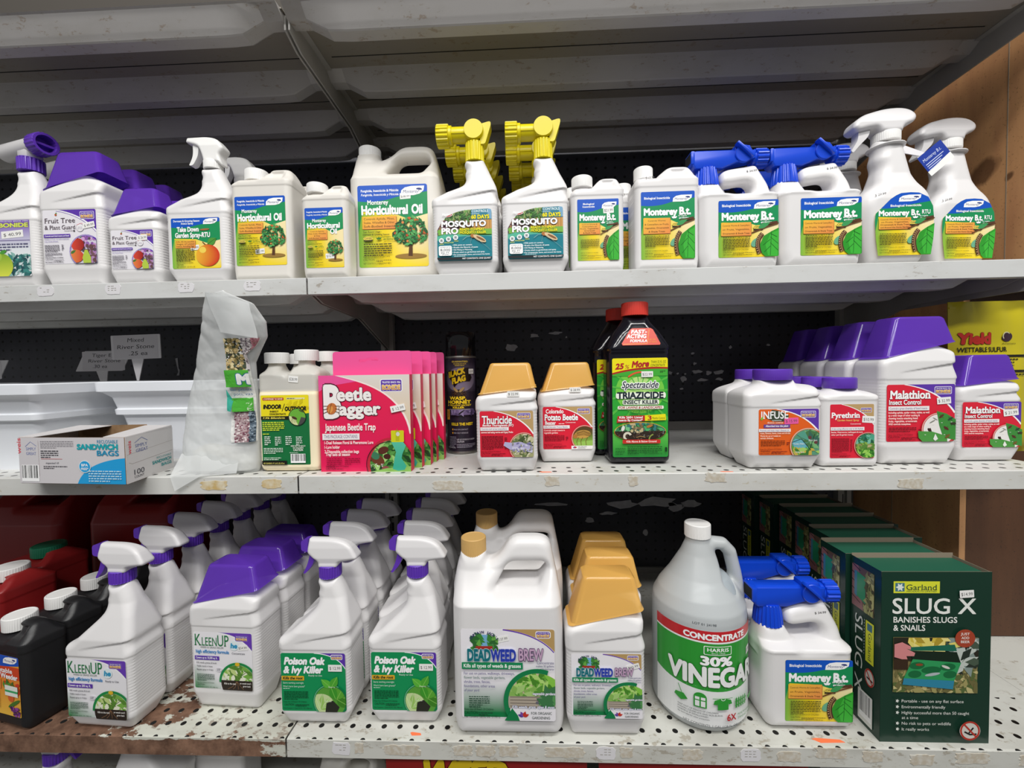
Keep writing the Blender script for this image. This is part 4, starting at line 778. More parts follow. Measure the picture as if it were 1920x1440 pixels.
        for x, y, a, c in ((79, 38, 40, '5a3420'), (92, 34, 30, '2a4a34'), (86, 20, -35, '5a2a24'), (88, 8, 40, '7a5a2a'), (96, 27, 0, '3a3a28')): L.ell(x, y, 4.4, 1.8, c, a, 12); L.curve([(x - 3, y + 3), (x + 3, y - 3)], .5, c); L.curve([(x - 3, y - 3), (x + 3, y + 3)], .5, c)
        L.poly([(67, 4), (70, 12), (74, 4), (70, 1)], 'eef0ea')
        for x, y in ((78, 28), (92, 29), (54, 10), (82, 10), (66, 26)): L.micro(x, y, 6, 1, 1.3, 'f6f6ee')
    if kind == 'infuse':
        def pic(): L.rect(50, 0, 100, 50, '5a9a7a'); leafy(L, 78, 14, 100, 44, ('4a7a4a', '7ab87a', '3a6a5a'), 26, 8, 2); L.ell(84, 30, 3, 3, '6a3a3a'); L.ell(94, 22, 3, 3, '6a3a3a'); L.poly([(54, 22), (60, 28), (72, 26), (84, 10), (70, 8), (58, 14)], '6ab4c4'); L.poly([(56, 40), (76, 40), (84, 24), (70, 30)], '57a08a'); leafy(L, 56, 0, 100, 10, ('5aa84a', 'a8d06a', '3f7a34', 'c9b04a'), 30, 7, 5); L.curve([(54, 22), (70, 28), (86, 8)], .9, '1c3a34'); L.curve([(84, 10), (92, 36)], .9, '1c3a34'); L.t('Powdery Mildew', 57, 18, 3.2, 'f2f6f2', w=18); L.t('Black Spot', 82, 24, 3.2, 'f2f6f2', w=14); L.t('Dollar Spot', 60, 4, 3, 'f2f6f2', w=14)
        circ_pic(L, 82, 16, 28, ring, pic, 'f6e0d0')
    return L
def pr_spectra():
    w, h = 100, 177; L = Label(w, h, 3); L.poly(L.out, '2fa838'); L.ell(50, 118, 44, 40, '7ad04a'); L.ell(50, 118, 26, 26, 'bfe68a'); [L.poly([(50, 118), (50 + 90 * math.cos(a), 118 + 90 * math.sin(a)), (50 + 90 * math.cos(a + .07), 118 + 90 * math.sin(a + .07))], '57be46') for a in [i * .42 for i in range(15)]]
    L.rect(0, 0, 100, 42, lambda x, y: mixl('1f8a34', '5ac04a', y / 42)); L.rect(0, 145, 100, 177, 'f3e61c'); L.poly([(0, 145), (0, 150)] + bez((0, 150), (50, 162), (100, 158)) + [(100, 145)], '45b03a'); L.poly(bez((0, 148), (50, 160), (100, 157)) + [(100, 160)] + bez((0, 151), (50, 164), (100, 160))[::-1], 'b02a20')
    L.t('25', 5, 157.5, 10, 'b5262c', w=17, b=.05, sh=.25, rot=3); L.t('%', 23, 158.5, 7, 'b5262c', w=8, b=.0, sh=.2); L.t('More', 35, 160.5, 11, 'b5262c', w=32, b=.05, sh=.25, rot=3); L.t('THAN 32 FL OZ', 70, 168, 4.4, '6a7a1c', w=27, sh=.15); L.t('CONCENTRATE', 69, 162, 4.4, '6a7a1c', w=26, sh=.15); L.micro(86, 153, 10, 2, 2, '2a5a24')
    L.arc(52, 116, 36, 70, 130, 3, 'e8603a'); L.t('Spectracide', 50, 124, 12.5, 'ffffff', w=68, al='c', b=.06, sh=.3, ol='ffffff', ow=.05); L.t('Spectracide', 50, 124, 12.5, '20303a', w=66, al='c', b=.02, sh=.3)
    L.rect(6, 105, 96, 116, 'f2f7ea', 4); L.t('TRIAZICIDE', 8, 105.5, 11.5, '1d2a34', w=84, b=.045); L.rect(18, 94, 84, 103, 'eef6e4', 3); L.t('INSECT KILLER', 20, 95.5, 7, '1d2a34', w=62, b=.035); L.rect(9, 86, 92, 92, 'f6f6ea', 2); L.t('FOR LAWNS & LANDSCAPES', 11, 87, 4.4, 'a8342a', w=78, b=.03, sh=.2); L.t('CONCENTRATE', 28, 80.5, 3.6, '2a5a2a', w=48); L.micro(34, 77.6, 34, 1, 2, '2a5a2a')
    L.poly([(7, 62), (58, 65), (58, 75), (9, 74)], 'c02c28'); L.t('Kills 260+ Listed', 12, 69.8, 4, 'ffffff', w=42, b=.03); L.t('Insects By Contact*', 10, 64.8, 4, 'ffffff', w=44, b=.03); L.poly([(58, 65), (96, 66), (95, 77), (58, 75)], 'f3e61c'); L.t('3', 63, 66.6, 8, 'b5262c', w=7, b=.03); L.t('Months Control', 71, 68, 4.2, '5a6a10', w=23, sh=.1)
    old = L.out; L.ell(49, 46, 47, 17, 'e8a02a'); L.out = clip([(49 + 46 * math.cos(i * math.pi / 24), 46 + 16 * math.sin(i * math.pi / 24)) for i in range(48)], old); L.rect(0, 46, 100, 66, '3f8a54'); leafy(L, 2, 44, 98, 64, ('4fae6a', '2f6a44', '7ac48a', '3a7a7a', '24543a'), 90, 7, 4); L.rect(0, 28, 100, 47, '30251e'); L.scatter(60, lambda r: (r.uniform(2, 96), r.uniform(28, 48)), ('4a3a30', '1f1814', '5a463a', '6a6a64'), 3, 3, 'dot')
    L.scatter(26, lambda r: (r.uniform(32, 54), r.uniform(44, 62)), ('9a8a6a', '7a6a4c', 'c4b48a'), 5, 6, 'dot'); L.arc(26, 38, 6, 20, 250, 4, 'ddd6c4'); L.ell(18, 52, 3, 5, 'e6e6de', -20); L.ell(66, 56, 6, 2.4, 'b5763a', 20); L.arc(74, 32, 9, 100, 180, 2.4, '8a9a4a'); L.curve([(42, 36), (50, 38), (58, 36)], 1.2, 'a88a5a'); L.out = old
    L.rect(17, 25, 85, 32, 'c8302a', 1); L.t('Kills Above & Below Ground', 51, 27, 3.6, 'fbeee6', w=54, al='c', b=.02); L.micro(4, 16, 18, 5, 2.6, '134a20', 3, .4); L.micro(26, 18, 30, 5, 3, '134a20', 4, .5); L.micro(56, 18, 32, 4, 3, '134a20', 6, .5); L.t('CAUTION', 26, 11, 3, '0f3a1a', w=13); L.t('NET CONTENTS 40 FL OZ', 56, 5.4, 2.4, '0f3a1a', w=32); L.rect(93, 10, 97, 18, '123a1c', 1); return L
def pr_fast():
    w, h = 100, 46; L = Label(w, h, 3, 'd8422c', [(2, 0), (98, 0), (100, 4), (84, 42), (78, 46), (30, 46), (24, 42), (0, 5)]); L.curve([(4, 3), (66, 4), (74, 42)], 1.4, 'f0a02a'); L.t('FAST-', 26, 32, 10, 'ffffff', w=42, b=.04, sh=.2); L.t('ACTING', 14, 19, 11, 'ffffff', w=52, b=.04, sh=.2); L.t('FORMULA', 22, 8, 7.5, 'ffffff', w=44, b=.03, sh=.2); L.t('USE ON', 70, 12, 5, 'f0a02a', w=18, sh=.2); L.t('200+ INSECTS', 69, 6, 4, 'f0a02a', w=22, sh=.2); return L
def pr_weeder():
    w, h = 100, 116; L = Label(w, h, 3, 'f0a830'); L.grad(0, 0, w, h * .7, lambda x, y: mixl('f6c44a', 'e8742e', y / h * 1.3), 4, 8); L.rect(0, 72, 100, 96, 'd84a24'); L.poly([(0, 94)] + bez((0, 94), (40, 90), (100, 100)) + [(100, 116), (0, 116)], '0e56c4'); monterey(L, 58, 101, 38, 13); L.micro(8, 108, 40, 2, 5.6, 'ffffff', 2, .5)
    L.t('Vegetable', 22, 83, 9, 'ffffff', w=60, b=.03); L.micro(12, 75, 34, 1, 6, 'ffffff', 3, .6); L.t('Weeder', 50, 72, 10, 'ffffff', w=46, b=.04); orange_box(L, 6, 50, 50, 69, (), 3.6); L.micro(10, 63, 34, 3, 4.6, '3a2c1c', 6, .5)
    L.ell(62, 60, 7, 7, 'd8341f'); L.ell(92, 52, 9, 9, 'c83a1f'); L.ell(76, 36, 8, 8, 'e0662a'); leafy(L, 58, 52, 98, 66, ('3f7a34', '5a9a3a', 'd8402a'), 16, 6, 4); L.ell(84, 26, 18, 3.4, '4a7a2a', 30); L.scatter(40, lambda r: (r.uniform(76, 98), r.uniform(4, 18)), ('6a2a7a', '9a4aa4', '4a1c5a'), 5, 3, 'dot'); L.rect(62, 40, 96, 60, 'f2f4ee'); L.rect(62, 47, 96, 51, '3fae6a'); L.micro(7, 44, 40, 12, 3.1, '7a4418', 5, .45); return L
def pr_kleen(rtu=True):
    w, h = 100, 92; L = Label(w, h, 2.5); L.poly(L.out, 'f0eef2'); L.grad(0, 0, 45, 38, lambda x, y: mixl('12843c', 'f0eef2', max(0, min(1, y / 36 * .8 + x / 55 * .8))), 6, 6); c = bez((42, 92), (80, 90), (100, 64)); L.poly(c + [(100, 92)], '6a3fb4'); L.curve([(x - .6, y - 1.4) for x, y in c], .8, 'ffffff'); bonide(L, 72, 79, 22, 9.5, PUR, '8a68c4')
    L.t('K', 2, 70, 20, '1d7a44', w=12, serif=True); L.t('LEEN', 15, 70, 14.5, '1d7a44', w=26, serif=True); L.t('UP', 42, 70, 19, '1d7a44', w=19, serif=True); L.t('WEED & GRASS KILLER', 12, 66, 3, '6a7a70', w=40); L.t('high efficiency formula', 4, 58, 5.6, '4a92cf', w=57, b=.03); L.ell(70, 72, 8, 8, 'e6f2f4'); L.t('he', 64, 68, 8, '3a9ac4', w=12, b=.06, sh=.1); L.t('Ready to Use' if rtu else 'Concentrate', 66, 58, 3.4, '4a4a5a', w=22)
    L.rect(2, 47, 44, 53.5, PUR); L.t('Covers up to 200 sq. ft.' if rtu else 'Covers up to 10,500 sq. ft.', 4, 48.8, 3.6, 'ffffff', w=37, b=.02)
    for i, s in enumerate(('Kills weeds, grasses & brush', 'Visible results in hours', 'Repeat spray in 4 days')): L.t(s, 5, 41 - i * 5.6, 3, '3a3a44', w=(34, 27, 28)[i])
    L.ell(43, 32, 5.5, 3.6, 'e3e0e6'); L.micro(40, 32.4, 6, 2, 2, '6a6a74')
    L.micro(5, 23, 30, 6, 2, '0f4a28', 4, .45); L.t('Keep Out Of Reach Of Children', 4, 9, 2, '0f3a20', w=30); L.t('CAUTION', 4, 5.4, 2.8, '0f3a20', w=13); L.t('Net Contents 32 FL. OZ. (946 mL)', 4, 1.8, 2, '0f3a20', w=36)
    old = L.out; L.arc(76, 12, 31, 0, 180, 4, '1d8a48', 30); L.out = clip([(76 + 29 * math.cos(i * math.pi / 24), 12 + 29 * math.sin(i * math.pi / 24)) for i in range(48)], old); L.rect(40, 0, 100, 42, 'e3e8d0'); leafy(L, 50, 18, 100, 38, ('7ab04a', '9ac45a', 'c4d88a', '5a8a34', 'eef0d8'), 60, 8, 4); L.curve([(76, 14), (70, 24), (60, 32)], .9, '5a7a34'); L.curve([(76, 14), (82, 24), (92, 32)], .9, '5a7a34'); L.curve([(76, 14), (76, 36)], .9, '5a7a34'); L.rect(40, 0, 100, 16, '2e241e'); [L.curve([(74, 15), (66 + k * 5, 6), (58 + k * 9, 2)], .9, '7a5a40') for k in range(4)]; L.t('Kills to the root', 52, 9.5, 3, 'f0ece6', w=20, b=.02, sh=.15); L.t("so weeds won't", 79, 11, 2.8, 'f0ece6', w=19, b=.02, sh=.15); L.t('grow back', 84, 6.5, 2.8, 'f0ece6', w=13, b=.02, sh=.15); L.out = old; L.ell(76, 43, 4, 3, 'e0b82a'); return L
def pr_oak():
    w, h = 100, 90; L = Label(w, h, 3, '0f9256'); c = bez((52, 90), (88, 88), (100, 66)); L.poly(c + [(100, 90)], '5e36ab'); L.curve(c, 1.2, 'ffffff'); bonide(L, 78, 80, 18, 8, PUR)
    L.t('Poison Oak', 5, 73, 11, 'ffffff', w=64, b=.06, sh=.22); L.t('& Ivy Killer', 4, 59.5, 11, 'ffffff', w=62, b=.05, sh=.22); L.t('Ready to Use', 43, 54.5, 2.8, 'eafaf0', w=21); L.rect(1, 48, 36, 55, 'e6b02a', 1); L.t('Kills the root', 3, 49.6, 4.4, '1c3a24', w=31, b=.04, sh=.18); L.t('Starts working overnight', 3, 43, 3, 'dff4e6', w=32); L.t("Won't harm lawn grasses*", 3, 37.5, 3, 'dff4e6', w=34); L.micro(3, 35, 22, 1, 1.8, 'dff4e6')
    L.micro(4, 30, 38, 6, 2.3, '063a20', 5, .42); L.t('Keep Out Of Reach Of Children', 3, 14, 2.2, '042a18', w=36); L.t('CAUTION', 4, 9, 3.4, '042a18', w=15); L.micro(21, 10, 22, 2, 2, '063a20'); L.t('Net Contents 1 Quart/32 FL. OZ. (946 mL)', 3, 4, 2.2, '042a18', w=44)
    def pic(): L.rect(48, 0, 100, 60, '5aa03a'); L.ell(62, 10, 20, 18, 'c9dca0'); [L.leaf(60, 4, 24, 8, a, c, 'e8f2d0') for a, c in ((20, '9cc864'), (50, 'b4d884'), (80, '9cc864'), (110, 'c4e09a'))]; [L.leaf(86, 20, 24, 14, a, c, '8ac45a') for a, c in ((10, '4f9a2c'), (-30, '3f8424'), (60, '5aa834'))]; L.poly([(70, 14), (80, 18), (90, 8), (86, 0), (68, 0)], '2a2c24')
    circ_pic(L, 76, 16, 24, '0b7a46', pic, '7ac49a'); [L.leaf(78, 38, 20, 12, a, c, '8ad05a') for a, c in ((140, '5cb83c'), (60, '4ea834'), (-70, '3f9a2c'))]; L.t('Poison Ivy', 74, 38, 2.4, 'f0f8e6', w=10); L.t('Poison Oak', 68, 16, 2.4, 'f0f8e6', w=10); return L
def pr_dead():
    w, h = 100, 99; L = Label(w, h, 2.5, 'f1eef3'); L.grad(2, 1, 55, 40, lambda x, y: mixl('0f7f46', 'f1eef3', max(0, min(1, (y - 6) / 34))), 5, 8); c = bez((46, 99), (84, 94), (100, 74)); L.poly(c + [(100, 99)], 'bb9a63'); L.curve([(x - .8, y - .6) for x, y in c], lambda t: 1.4 - t * .3, '6a3fb4'); bonide(L, 80, 89, 16, 8, PUR)
    # round seaside badge: sky, palms and red banner
    L.ell(25, 84, 12, 9, '7ab4d8'); leafy(L, 12, 76, 20, 92, ('3f8a3a', '2f6a30', '6aae4a'), 14, 5, 2); leafy(L, 31, 76, 38, 92, ('3f8a3a', '2f6a30', '6aae4a'), 14, 5, 5); L.rect(16, 77, 34, 80.5, 'a83228')
    s = "CAPTAIN JACK'S"
    for i, ch in enumerate(s):
        a = 152 - i * 9.6; x, y = 25 + 14.5 * math.cos(math.radians(a)), 83 + 12 * math.sin(math.radians(a)); L.t(ch, x, y, 2.8, '3a3a6a', rot=a - 90, al='c', b=.04)
    L.t('DEAD', 7, 65, 13, '12707c', w=25, b=.05, ol='c4dce0', ow=.03); L.t('WEED', 32, 65, 13, '2a3fae', w=27, b=.05, ol='c4c8ea', ow=.03); L.t('BREW', 62, 66, 13, 'c9a8c4', w=26, b=.03, ol='5a3a6a', ow=.04); L.t('Concentrate', 81, 62, 3, '3a3a74', w=18); L.t('makes 32 gallons', 80, 58.6, 2.4, '3a3a74', w=19); L.t('of finished spray', 84, 55.6, 2, '3a3a74', w=15, sh=.2)
    L.rect(1, 56, 66, 63.5, '168a56'); L.t('Kills all types of weeds & grasses', 3, 57.8, 4.2, 'f4fbf4', w=61, b=.03)
    for i, s in enumerate(('For use on patios, walkways, driveways,', 'flower beds, vegetable gardens,', 'shrubs, trees, fences,', 'foundations, other areas', 'of your yard')): L.t(s, 3, 50 - i * 4.7, 3.1, '4a3f8a' if i != 1 else '2a6a5a', w=(54, 44, 28, 33, 16)[i])
    L.micro(8, 25, 22, 5, 2.3, '1c4a34', 4, .42); L.micro(8, 13.6, 26, 1, 2, '1c4a34'); L.t('Keep Out Of Reach Of Children', 3, 10.5, 2.4, '08331e', w=31); L.t('CAUTION', 3, 6, 3.6, '08331e', w=14); L.micro(18, 7, 16, 2, 2, '1c4a34'); L.t('Net Contents 128 FL. OZ. (3.785 L)', 3, 2.2, 2.6, '08331e', w=38)
    old = L.out; L.arc(81, 21, 33, 70, 290, 6, '12804a', 36); L.poly([(52, 8), (62, 8), (68, 0), (46, 0)], '12804a'); L.out = clip([(81 + 31 * math.cos(i * math.pi / 24), 21 + 31 * math.sin(i * math.pi / 24)) for i in range(48)], old); L.rect(40, 14, 100, 56, 'cfc0a0'); leafy(L, 58, 36, 100, 50, ('6ab03a', '8aca4a', '4a8a2a', 'b4dc7a'), 46, 7, 3); leafy(L, 54, 28, 100, 35, ('8aba5a', '5a9a3a', 'a8cf7a'), 30, 6, 5); L.rect(50, 14, 100, 27, 'b4a898'); [L.curve([(52, 16 + k * 3.4), (100, 15 + k * 3.8)], .7, '6a6058') for k in range(4)]; L.scatter(30, lambda r: (r.uniform(80, 98), r.uniform(14, 24)), ('6a6a74', '8a8a94', '4a4a54'), 4, 3, 'dot'); leafy(L, 90, 18, 100, 34, ('3f7a4a', '5a9a5a'), 8, 10, 6); L.out = old
    L.rect(52, 0, 100, 14, 'f1eef3'); L.poly([(46, 0), (54, 14), (60, 6), (62, 0)], '12804a'); L.t('vegetable gardens', 76, 29, 3, 'f4f4fa', w=24, sh=.25, b=.03, ol='4a4a8a', ow=.03); L.t('Kills weeds, grass, algae & moss', 54, 14, 3.4, 'eef0fa', w=45, sh=.25, b=.03, ol='4a4a8a', ow=.03)
    [L.leaf(66, 5, 6.4, 3.4, a, cc) for a, cc in ((160, '5a3a9a'), (120, '7a4aa4'), (70, 'c9382a'), (25, 'c9382a'))]; L.t('FOR ORGANIC', 74, 7.6, 3, '3a4a44', w=22, serif=True); L.t('GARDENING', 75, 2.6, 3, '3a4a44', w=19, serif=True); return L
def pr_vinegar():
    w, h = 200, 172; L = Label(w, h, .1); L.poly(L.out, 'eceded'); L.poly([(0, 66)] + bez((0, 72), (100, 56), (200, 72)) + [(200, 150), (0, 150)], '2f9a36'); L.rect(0, 153, w, h, 'c8262e'); L.rect(0, 150, w, 153, 'f2f2f2')
    L.t('CONCENTRATE', 100, 156.5, 10.5, 'ffffff', w=98, al='c', b=.05); L.rect(80, 130, 122, 146, 'f0f6ee', 2); L.rect(81.2, 131.2, 120.8, 144.8, '2f9a36', 1.5); L.t('HARRIS', 101, 136.5, 6.6, 'ffffff', w=32, al='c', b=.02); L.t('Since 1922', 101, 132.6, 2.4, 'ffffff', w=20, al='c'); L.t('30%', 99, 112, 16, 'ffffff', w=48, al='c', b=.05, ol='1c5a24', ow=.02)
    L.t('VINEGAR', 100, 75, 34, 'f4f5f4', w=146, al='c', b=.05, ol='1c5a24', ow=.015); g = '2f9a36'
    # icons: mop, window, shirt, fence, bath
    L.curve([(44, 64), (50, 48)], 1, g); L.poly([(40, 48), (52, 50), (58, 42), (48, 36), (38, 42)], g); L.rect(66, 34, 84, 52, g); L.ell(75, 52, 9, 9, g); L.rect(68, 36, 74, 46, 'eceded'); L.rect(76, 36, 82, 46, 'eceded'); L.rect(68, 48, 74, 53, 'eceded'); L.rect(76, 48, 82, 53, 'eceded'); L.curve([(92, 54), (122, 54)], .8, g); L.poly([(95, 51), (103, 54), (111, 54), (119, 51), (121, 44), (116, 43), (115, 46), (115, 34), (99, 34), (99, 46), (98, 43), (93, 44)], g); L.arc(107, 54, 3, 180, 360, 1, 'eceded')
    for k in range(5): x = 127 + k * 4.6; L.poly([(x, 34), (x + 3, 34), (x + 3, 50), (x + 1.5, 53), (x, 50)], g)
    L.rect(126, 38, 150, 40, g); L.rect(126, 45, 150, 47, g); L.poly([(154, 44), (172, 44), (170, 36), (157, 36)], g); L.curve([(171, 44), (171, 57), (166, 58)], 1.2, g)
    for i, s in enumerate(('KEEP OUT OF REACH OF CHILDREN.', 'POISON. CAUSES EYE AND SKIN BURNS.', 'HARMFUL IF SWALLOWED.', 'See back label for other precautions.')): L.t(s, 44, 28 - i * 4.4, 2.8, '3a3f44', w=(56, 62, 42, 44)[i])
    L.t('6X', 112, 15, 12, 'c02630', w=15, b=.03); L.t('MORE POWERFUL THAN', 130, 21, 4.4, '2f8a36', w=40); L.t('STANDARD VINEGAR', 130, 14.6, 4.4, '2f8a36', w=36); L.t('NET CONTENTS: 1 GAL (128 FL. OZ.) (3.78 L)', 100, 4, 4.2, '3a3f44', w=96, al='c', b=.01); return L
def pr_slug():
    w, h = 100, 161; L = Label(w, h, .1, '17382b'); L.rect(11, 141, 53, 152, 'dfe23a'); L.rect(12.5, 142.5, 21, 150.5, '4a7a8a'); [L.leaf(16.8, 146.5, 4, 2, a, 'e8efe8') for a in range(0, 360, 60)]; L.t('Garland', 22.5, 144, 5.4, '2a4a3a', w=28, serif=True); L.t('PRODUCTS LIMITED', 23, 142.2, 1.4, '5a7a4a', w=27)
    L.t('SLUG X', 10, 122, 15, 'eef0ea', w=76, b=.015); L.t('BANISHES SLUGS', 11, 113.6, 5.6, 'eef0ea', w=58, b=.02); L.t('& SNAILS', 11, 106, 5.6, 'eef0ea', w=29, b=.02)
    x0, x1, y0, y1 = 11, 88, 48, 100; old = L.out; L.out = [(x0, y0), (x1, y0), (x1, y1), (x0, y1)]; L.rect(x0, y0, x1, y1, '8a7f52'); leafy(L, x0, y0, x1, 70, ('a39a62', '6f6a40', 'c4b880', '5a6a3a'), 120, 5, 3); L.rect(x0, 78, x1, y1, '2c2a20'); leafy(L, 60, 70, x1, y1, ('4a5a4a', '8a9a94', '2a342c', 'c4ccc4'), 50, 7, 4); L.rect(x0, 70, 24, 80, '3a2a1c')
    leafy(L, 28, 86, 68, 100, ('d8c04a', 'e8d872', 'b49a34', 'f0e08a'), 26, 8, 5); L.poly([(22, 91), (66, 94), (68, 88), (24, 88)], '1f6a54'); L.poly([(24, 88), (68, 87), (72, 76), (28, 80)], '15281c'); L.poly([(28, 80), (72, 77), (66, 60), (20, 62)], '2f9a5a'); L.poly([(20, 62), (66, 60), (65, 52), (19, 56)], '2f86a4'); [L.ell(a, b, rx, 3.4, '176a3c', 4) for a, b, rx in ((32, 74, 7), (45, 70, 9), (60, 73, 7), (30, 66, 6), (62, 66, 6))]; L.ell(34, 75, 3.4, 1.2, '8a4a2a'); L.ell(58, 73, 4, 1.2, 'd8d8d0', -20); L.ell(46, 66, 7, 1.4, 'b4bcc0', 10)
    L.poly([(11, 82), (11, 94), (18, 96), (26, 92), (26, 89), (22, 90), (30, 86), (29, 83), (22, 83), (23, 80), (18, 80)], 'd88a8a'); L.out = old; L.ell(75, 100, 9, 8.4, 'a8442c'); [L.t(s, 75, 103 - i * 3.6, 2.4, 'f4e8e0', w=q, al='c', b=.02) for i, (s, q) in enumerate((('JUST', 8), ('ADD', 7), ('BEER', 8)))]
    for i, s in enumerate(('Portable - use on any flat surface', 'Environmentally friendly', 'Highly successful more than 50 caught', 'at a time', 'No risk to pets or wildlife', 'It really works')):
        y = 39.5 - (0, 5.4, 10.8, 15.4, 20.8, 26.2)[i]; L.t(s, 18, y, 2.9, 'e6e9e2', w=len(s) * 1.66)
        if i != 3: [L.leaf(14, y + 1.4, 1.8, 1, a, 'e6e9e2') for a in range(0, 360, 72)]
    L.ell(80, 14, 9.4, 8.6, 'd8d4cc'); L.arc(80, 14, 8.2, 0, 360, 1.7, 'b8382c'); L.curve([(75, 13), (80, 10.5), (86, 11)], 1.6, '1c1c1c'); L.curve([(83, 17), (79, 12)], 1.4, '1c1c1c'); L.curve([(75, 19.5), (85.5, 8.6)], 1.6, 'b8382c'); return L
def pr_slug_side():
    w, h = 56, 161; L = Label(w, h, .1, '17382b'); old = L.out; L.out = [(2, 112), (44, 112), (44, 154), (2, 154)]; L.rect(2, 112, 44, 154, '6a5444'); L.poly([(2, 154), (2, 112), (24, 112), (14, 154)], '9a6a6a'); [L.curve([(2, 122 + k * 8), (18, 118 + k * 8)], .8, '3a2020') for k in range(5)]; L.poly([(10, 148), (28, 146), (28, 120), (10, 124)], '2f9a6a'); L.poly([(7, 148), (12, 148), (12, 122), (7, 124)], '4a8aa4'); leafy(L, 28, 112, 44, 154, ('8a8a54', 'c4c080', '5a5a38', 'a8a86a'), 50, 5, 3); L.out = old
    L.t('SLUG X', 10, 106, 15, 'e6e9e2', w=76, rot=-90, sh=0); L.rect(30, 66, 45, 106, 'dfe23a'); L.t('Garland', 35, 95, 6.4, '2a4a3a', w=27, rot=-90, serif=True); L.rect(33, 97, 42, 104, '4a7a8a'); L.micro(27, 104, .8, 12, 3, 'cfd4cc'); L.ell(38, 52, 9, 8.4, 'd8d4cc'); L.arc(38, 52, 7.8, 0, 360, 1.7, 'b8382c'); L.curve([(33, 51), (44, 50)], 1.6, '1c1c1c'); L.curve([(33, 57), (43, 47)], 1.6, 'b8382c'); L.rect(17, 4, 44, 34, 'e4e4de', 1); L.barcode(20, 8, 42, 33, 5); return L
def pr_sand_front():
    w, h = 178, 75; L = Label(w, h, .1, 'd3cfd2'); L.poly([(98, 0)] + bez((98, 0), (112, 36), (178, 42)) + [(178, 0)], '179fdc'); L.t('weis', 4, 48, 7, 'd8606a', w=26, rot=90, b=.03); L.t('SIMPLY', 13, 54, 5, '7a86b8', w=17); L.t('GREAT', 13, 46.5, 5, '7a86b8', w=17, serif=True); L.curve([(12, 60), (21, 68), (31, 61)], .8, '7a86b8'); L.rect(34, 12, 34.5, 70, 'c4b8b8'); L.micro(38, 68, 56, 5, 2.6, '8a868c', 3, .4); L.micro(38, 52, 30, 4, 3.4, '4a464c', 5, .5); L.curve([(38, 40), (74, 40)], .7, 'c86a6a'); L.t('inspected 10', 46, 32, 3, '3a3a4a', w=22, sh=.3); L.micro(42, 27, 40, 2, 3, '5a565c', 7, .5); L.barcode(4, 3, 34, 30, 7)
    L.t('RECLOSABLE', 168, 66, 5.4, '1d8fb8', w=34, al='r'); L.t('SANDWICH', 168, 56, 8.6, '11a5b0', w=68, al='r', b=.06); L.t('BAGS', 169, 46, 8.6, '1d8fb8', w=36, al='r', b=.03); L.ell(112, 28, 10, 10, 'dff0f6'); L.ell(112, 28, 9, 9, '179fdc'); L.t('BPA', 112, 28.5, 4.4, 'ffffff', w=11, al='c', b=.02); L.t('FREE*', 112, 22.6, 4, 'ffffff', w=12, al='c', b=.02); L.micro(118, 20, 54, 5, 4, 'bfe4f4', 9, .45); return L
def pr_sand_end():
    w, h = 100, 75; L = Label(w, h, .1, 'd9d5d4'); L.curve([(4, 33), (10, 30), (98, 34)], .8, 'a8a09c'); L.curve([(0, 46), (98, 52)], .6, 'b4aca8'); L.t('weis', 9, 46, 6.5, 'd8606a', w=22, rot=90, b=.03); L.t('SIMPLY', 17, 55, 5.6, '5a6aa8', w=24); L.t('GREAT', 18, 47, 5.6, '5a6aa8', w=24, serif=True); L.curve([(16, 63), (30, 70), (42, 63)], .8, '5a6aa8'); L.t('100', 13, 11, 9, '3a3a44', w=20); L.t('COUNT', 13, 5.4, 4, '3a3a44', w=19); L.t('RECLOSABLE', 94, 26, 3.4, '2a9a9a', w=34, al='r'); L.t('SANDWICH', 94, 18, 5.8, '2a9a9a', w=44, al='r', b=.04); L.t('BAGS', 94, 10.5, 5.6, '2a9a9a', w=24, al='r', b=.03); return L
def pr_sign(lines): 
    L = Label(100, 50, 2, 'cfccd0'); L.ell(50, 25, .1, .1, '9a989c')
    for i, (s, x, wd) in enumerate(lines): L.t(s, x, 36 - i * 14.5, 9, '151318', w=wd, sh=.12, b=.004)
    return L
def pr_gravel():
    w, h = 60, 160; out = [(60, 0), (60, 160), (3, 160), (0, 6), (1, 0)]; L = Label(w, h, 1, 'e9e9e6', out)
    for x0, x1, y0, y1, bg, cols, sz in ((0, 30, 112, 160, '3a3a30', ('c9b07a', 'e0cfa0', '8a7a4a', '4a5440'), 5), (30, 46, 112, 160, 'd8d0d0', ('8a7a84', 'f2ecec', '6a6068'), 2), (46, 60, 112, 160, 'c88a94', ('b46a7a', 'e0a8b0', '7a8a5a'), 2), (8, 28, 0, 50, 'b8a0a4', ('7a4a5a', 'e6d8d8', '9a7078'), 2.4), (28, 44, 0, 48, '5a6a7a', ('2c3a48', 'a4b4c4', '7a8a98'), 2.4), (44, 60, 0, 46, 'b8803a', ('8a5a24', 'e0b46a', '6a4a24'), 2.4)):
        L.rect(x0, y0, x1, y1, bg); L.scatter(150, lambda r: (r.uniform(x0, x1), r.uniform(y0, y1)), cols, sz, int(x0 + y0), 'dot')
    L.rect(0, 86, 60, 112, '4fb03a'); L.t('M', 18, 91, 15, 'f4f6f4', w=18, b=.08, ol='2a6a9a', ow=.05); L.t('for planters,', 8, 80, 4.6, '4a6a8a', w=34); L.t('pots, vases', 12, 73, 4.6, '4a6a8a', w=28); L.rect(8, 48, 60, 69, '4fb03a'); L.ell(30, 60, 3.4, 3.4, 'cfe8c4'); L.ell(31, 52, 3.4, 3.4, 'cfe8c4'); L.micro(38, 58, 18, 2, 7, 'eaf6e4', 4, .45); L.poly([(0, 86), (10, 66), (6, 48), (0, 50)], '3fae9a'); return L
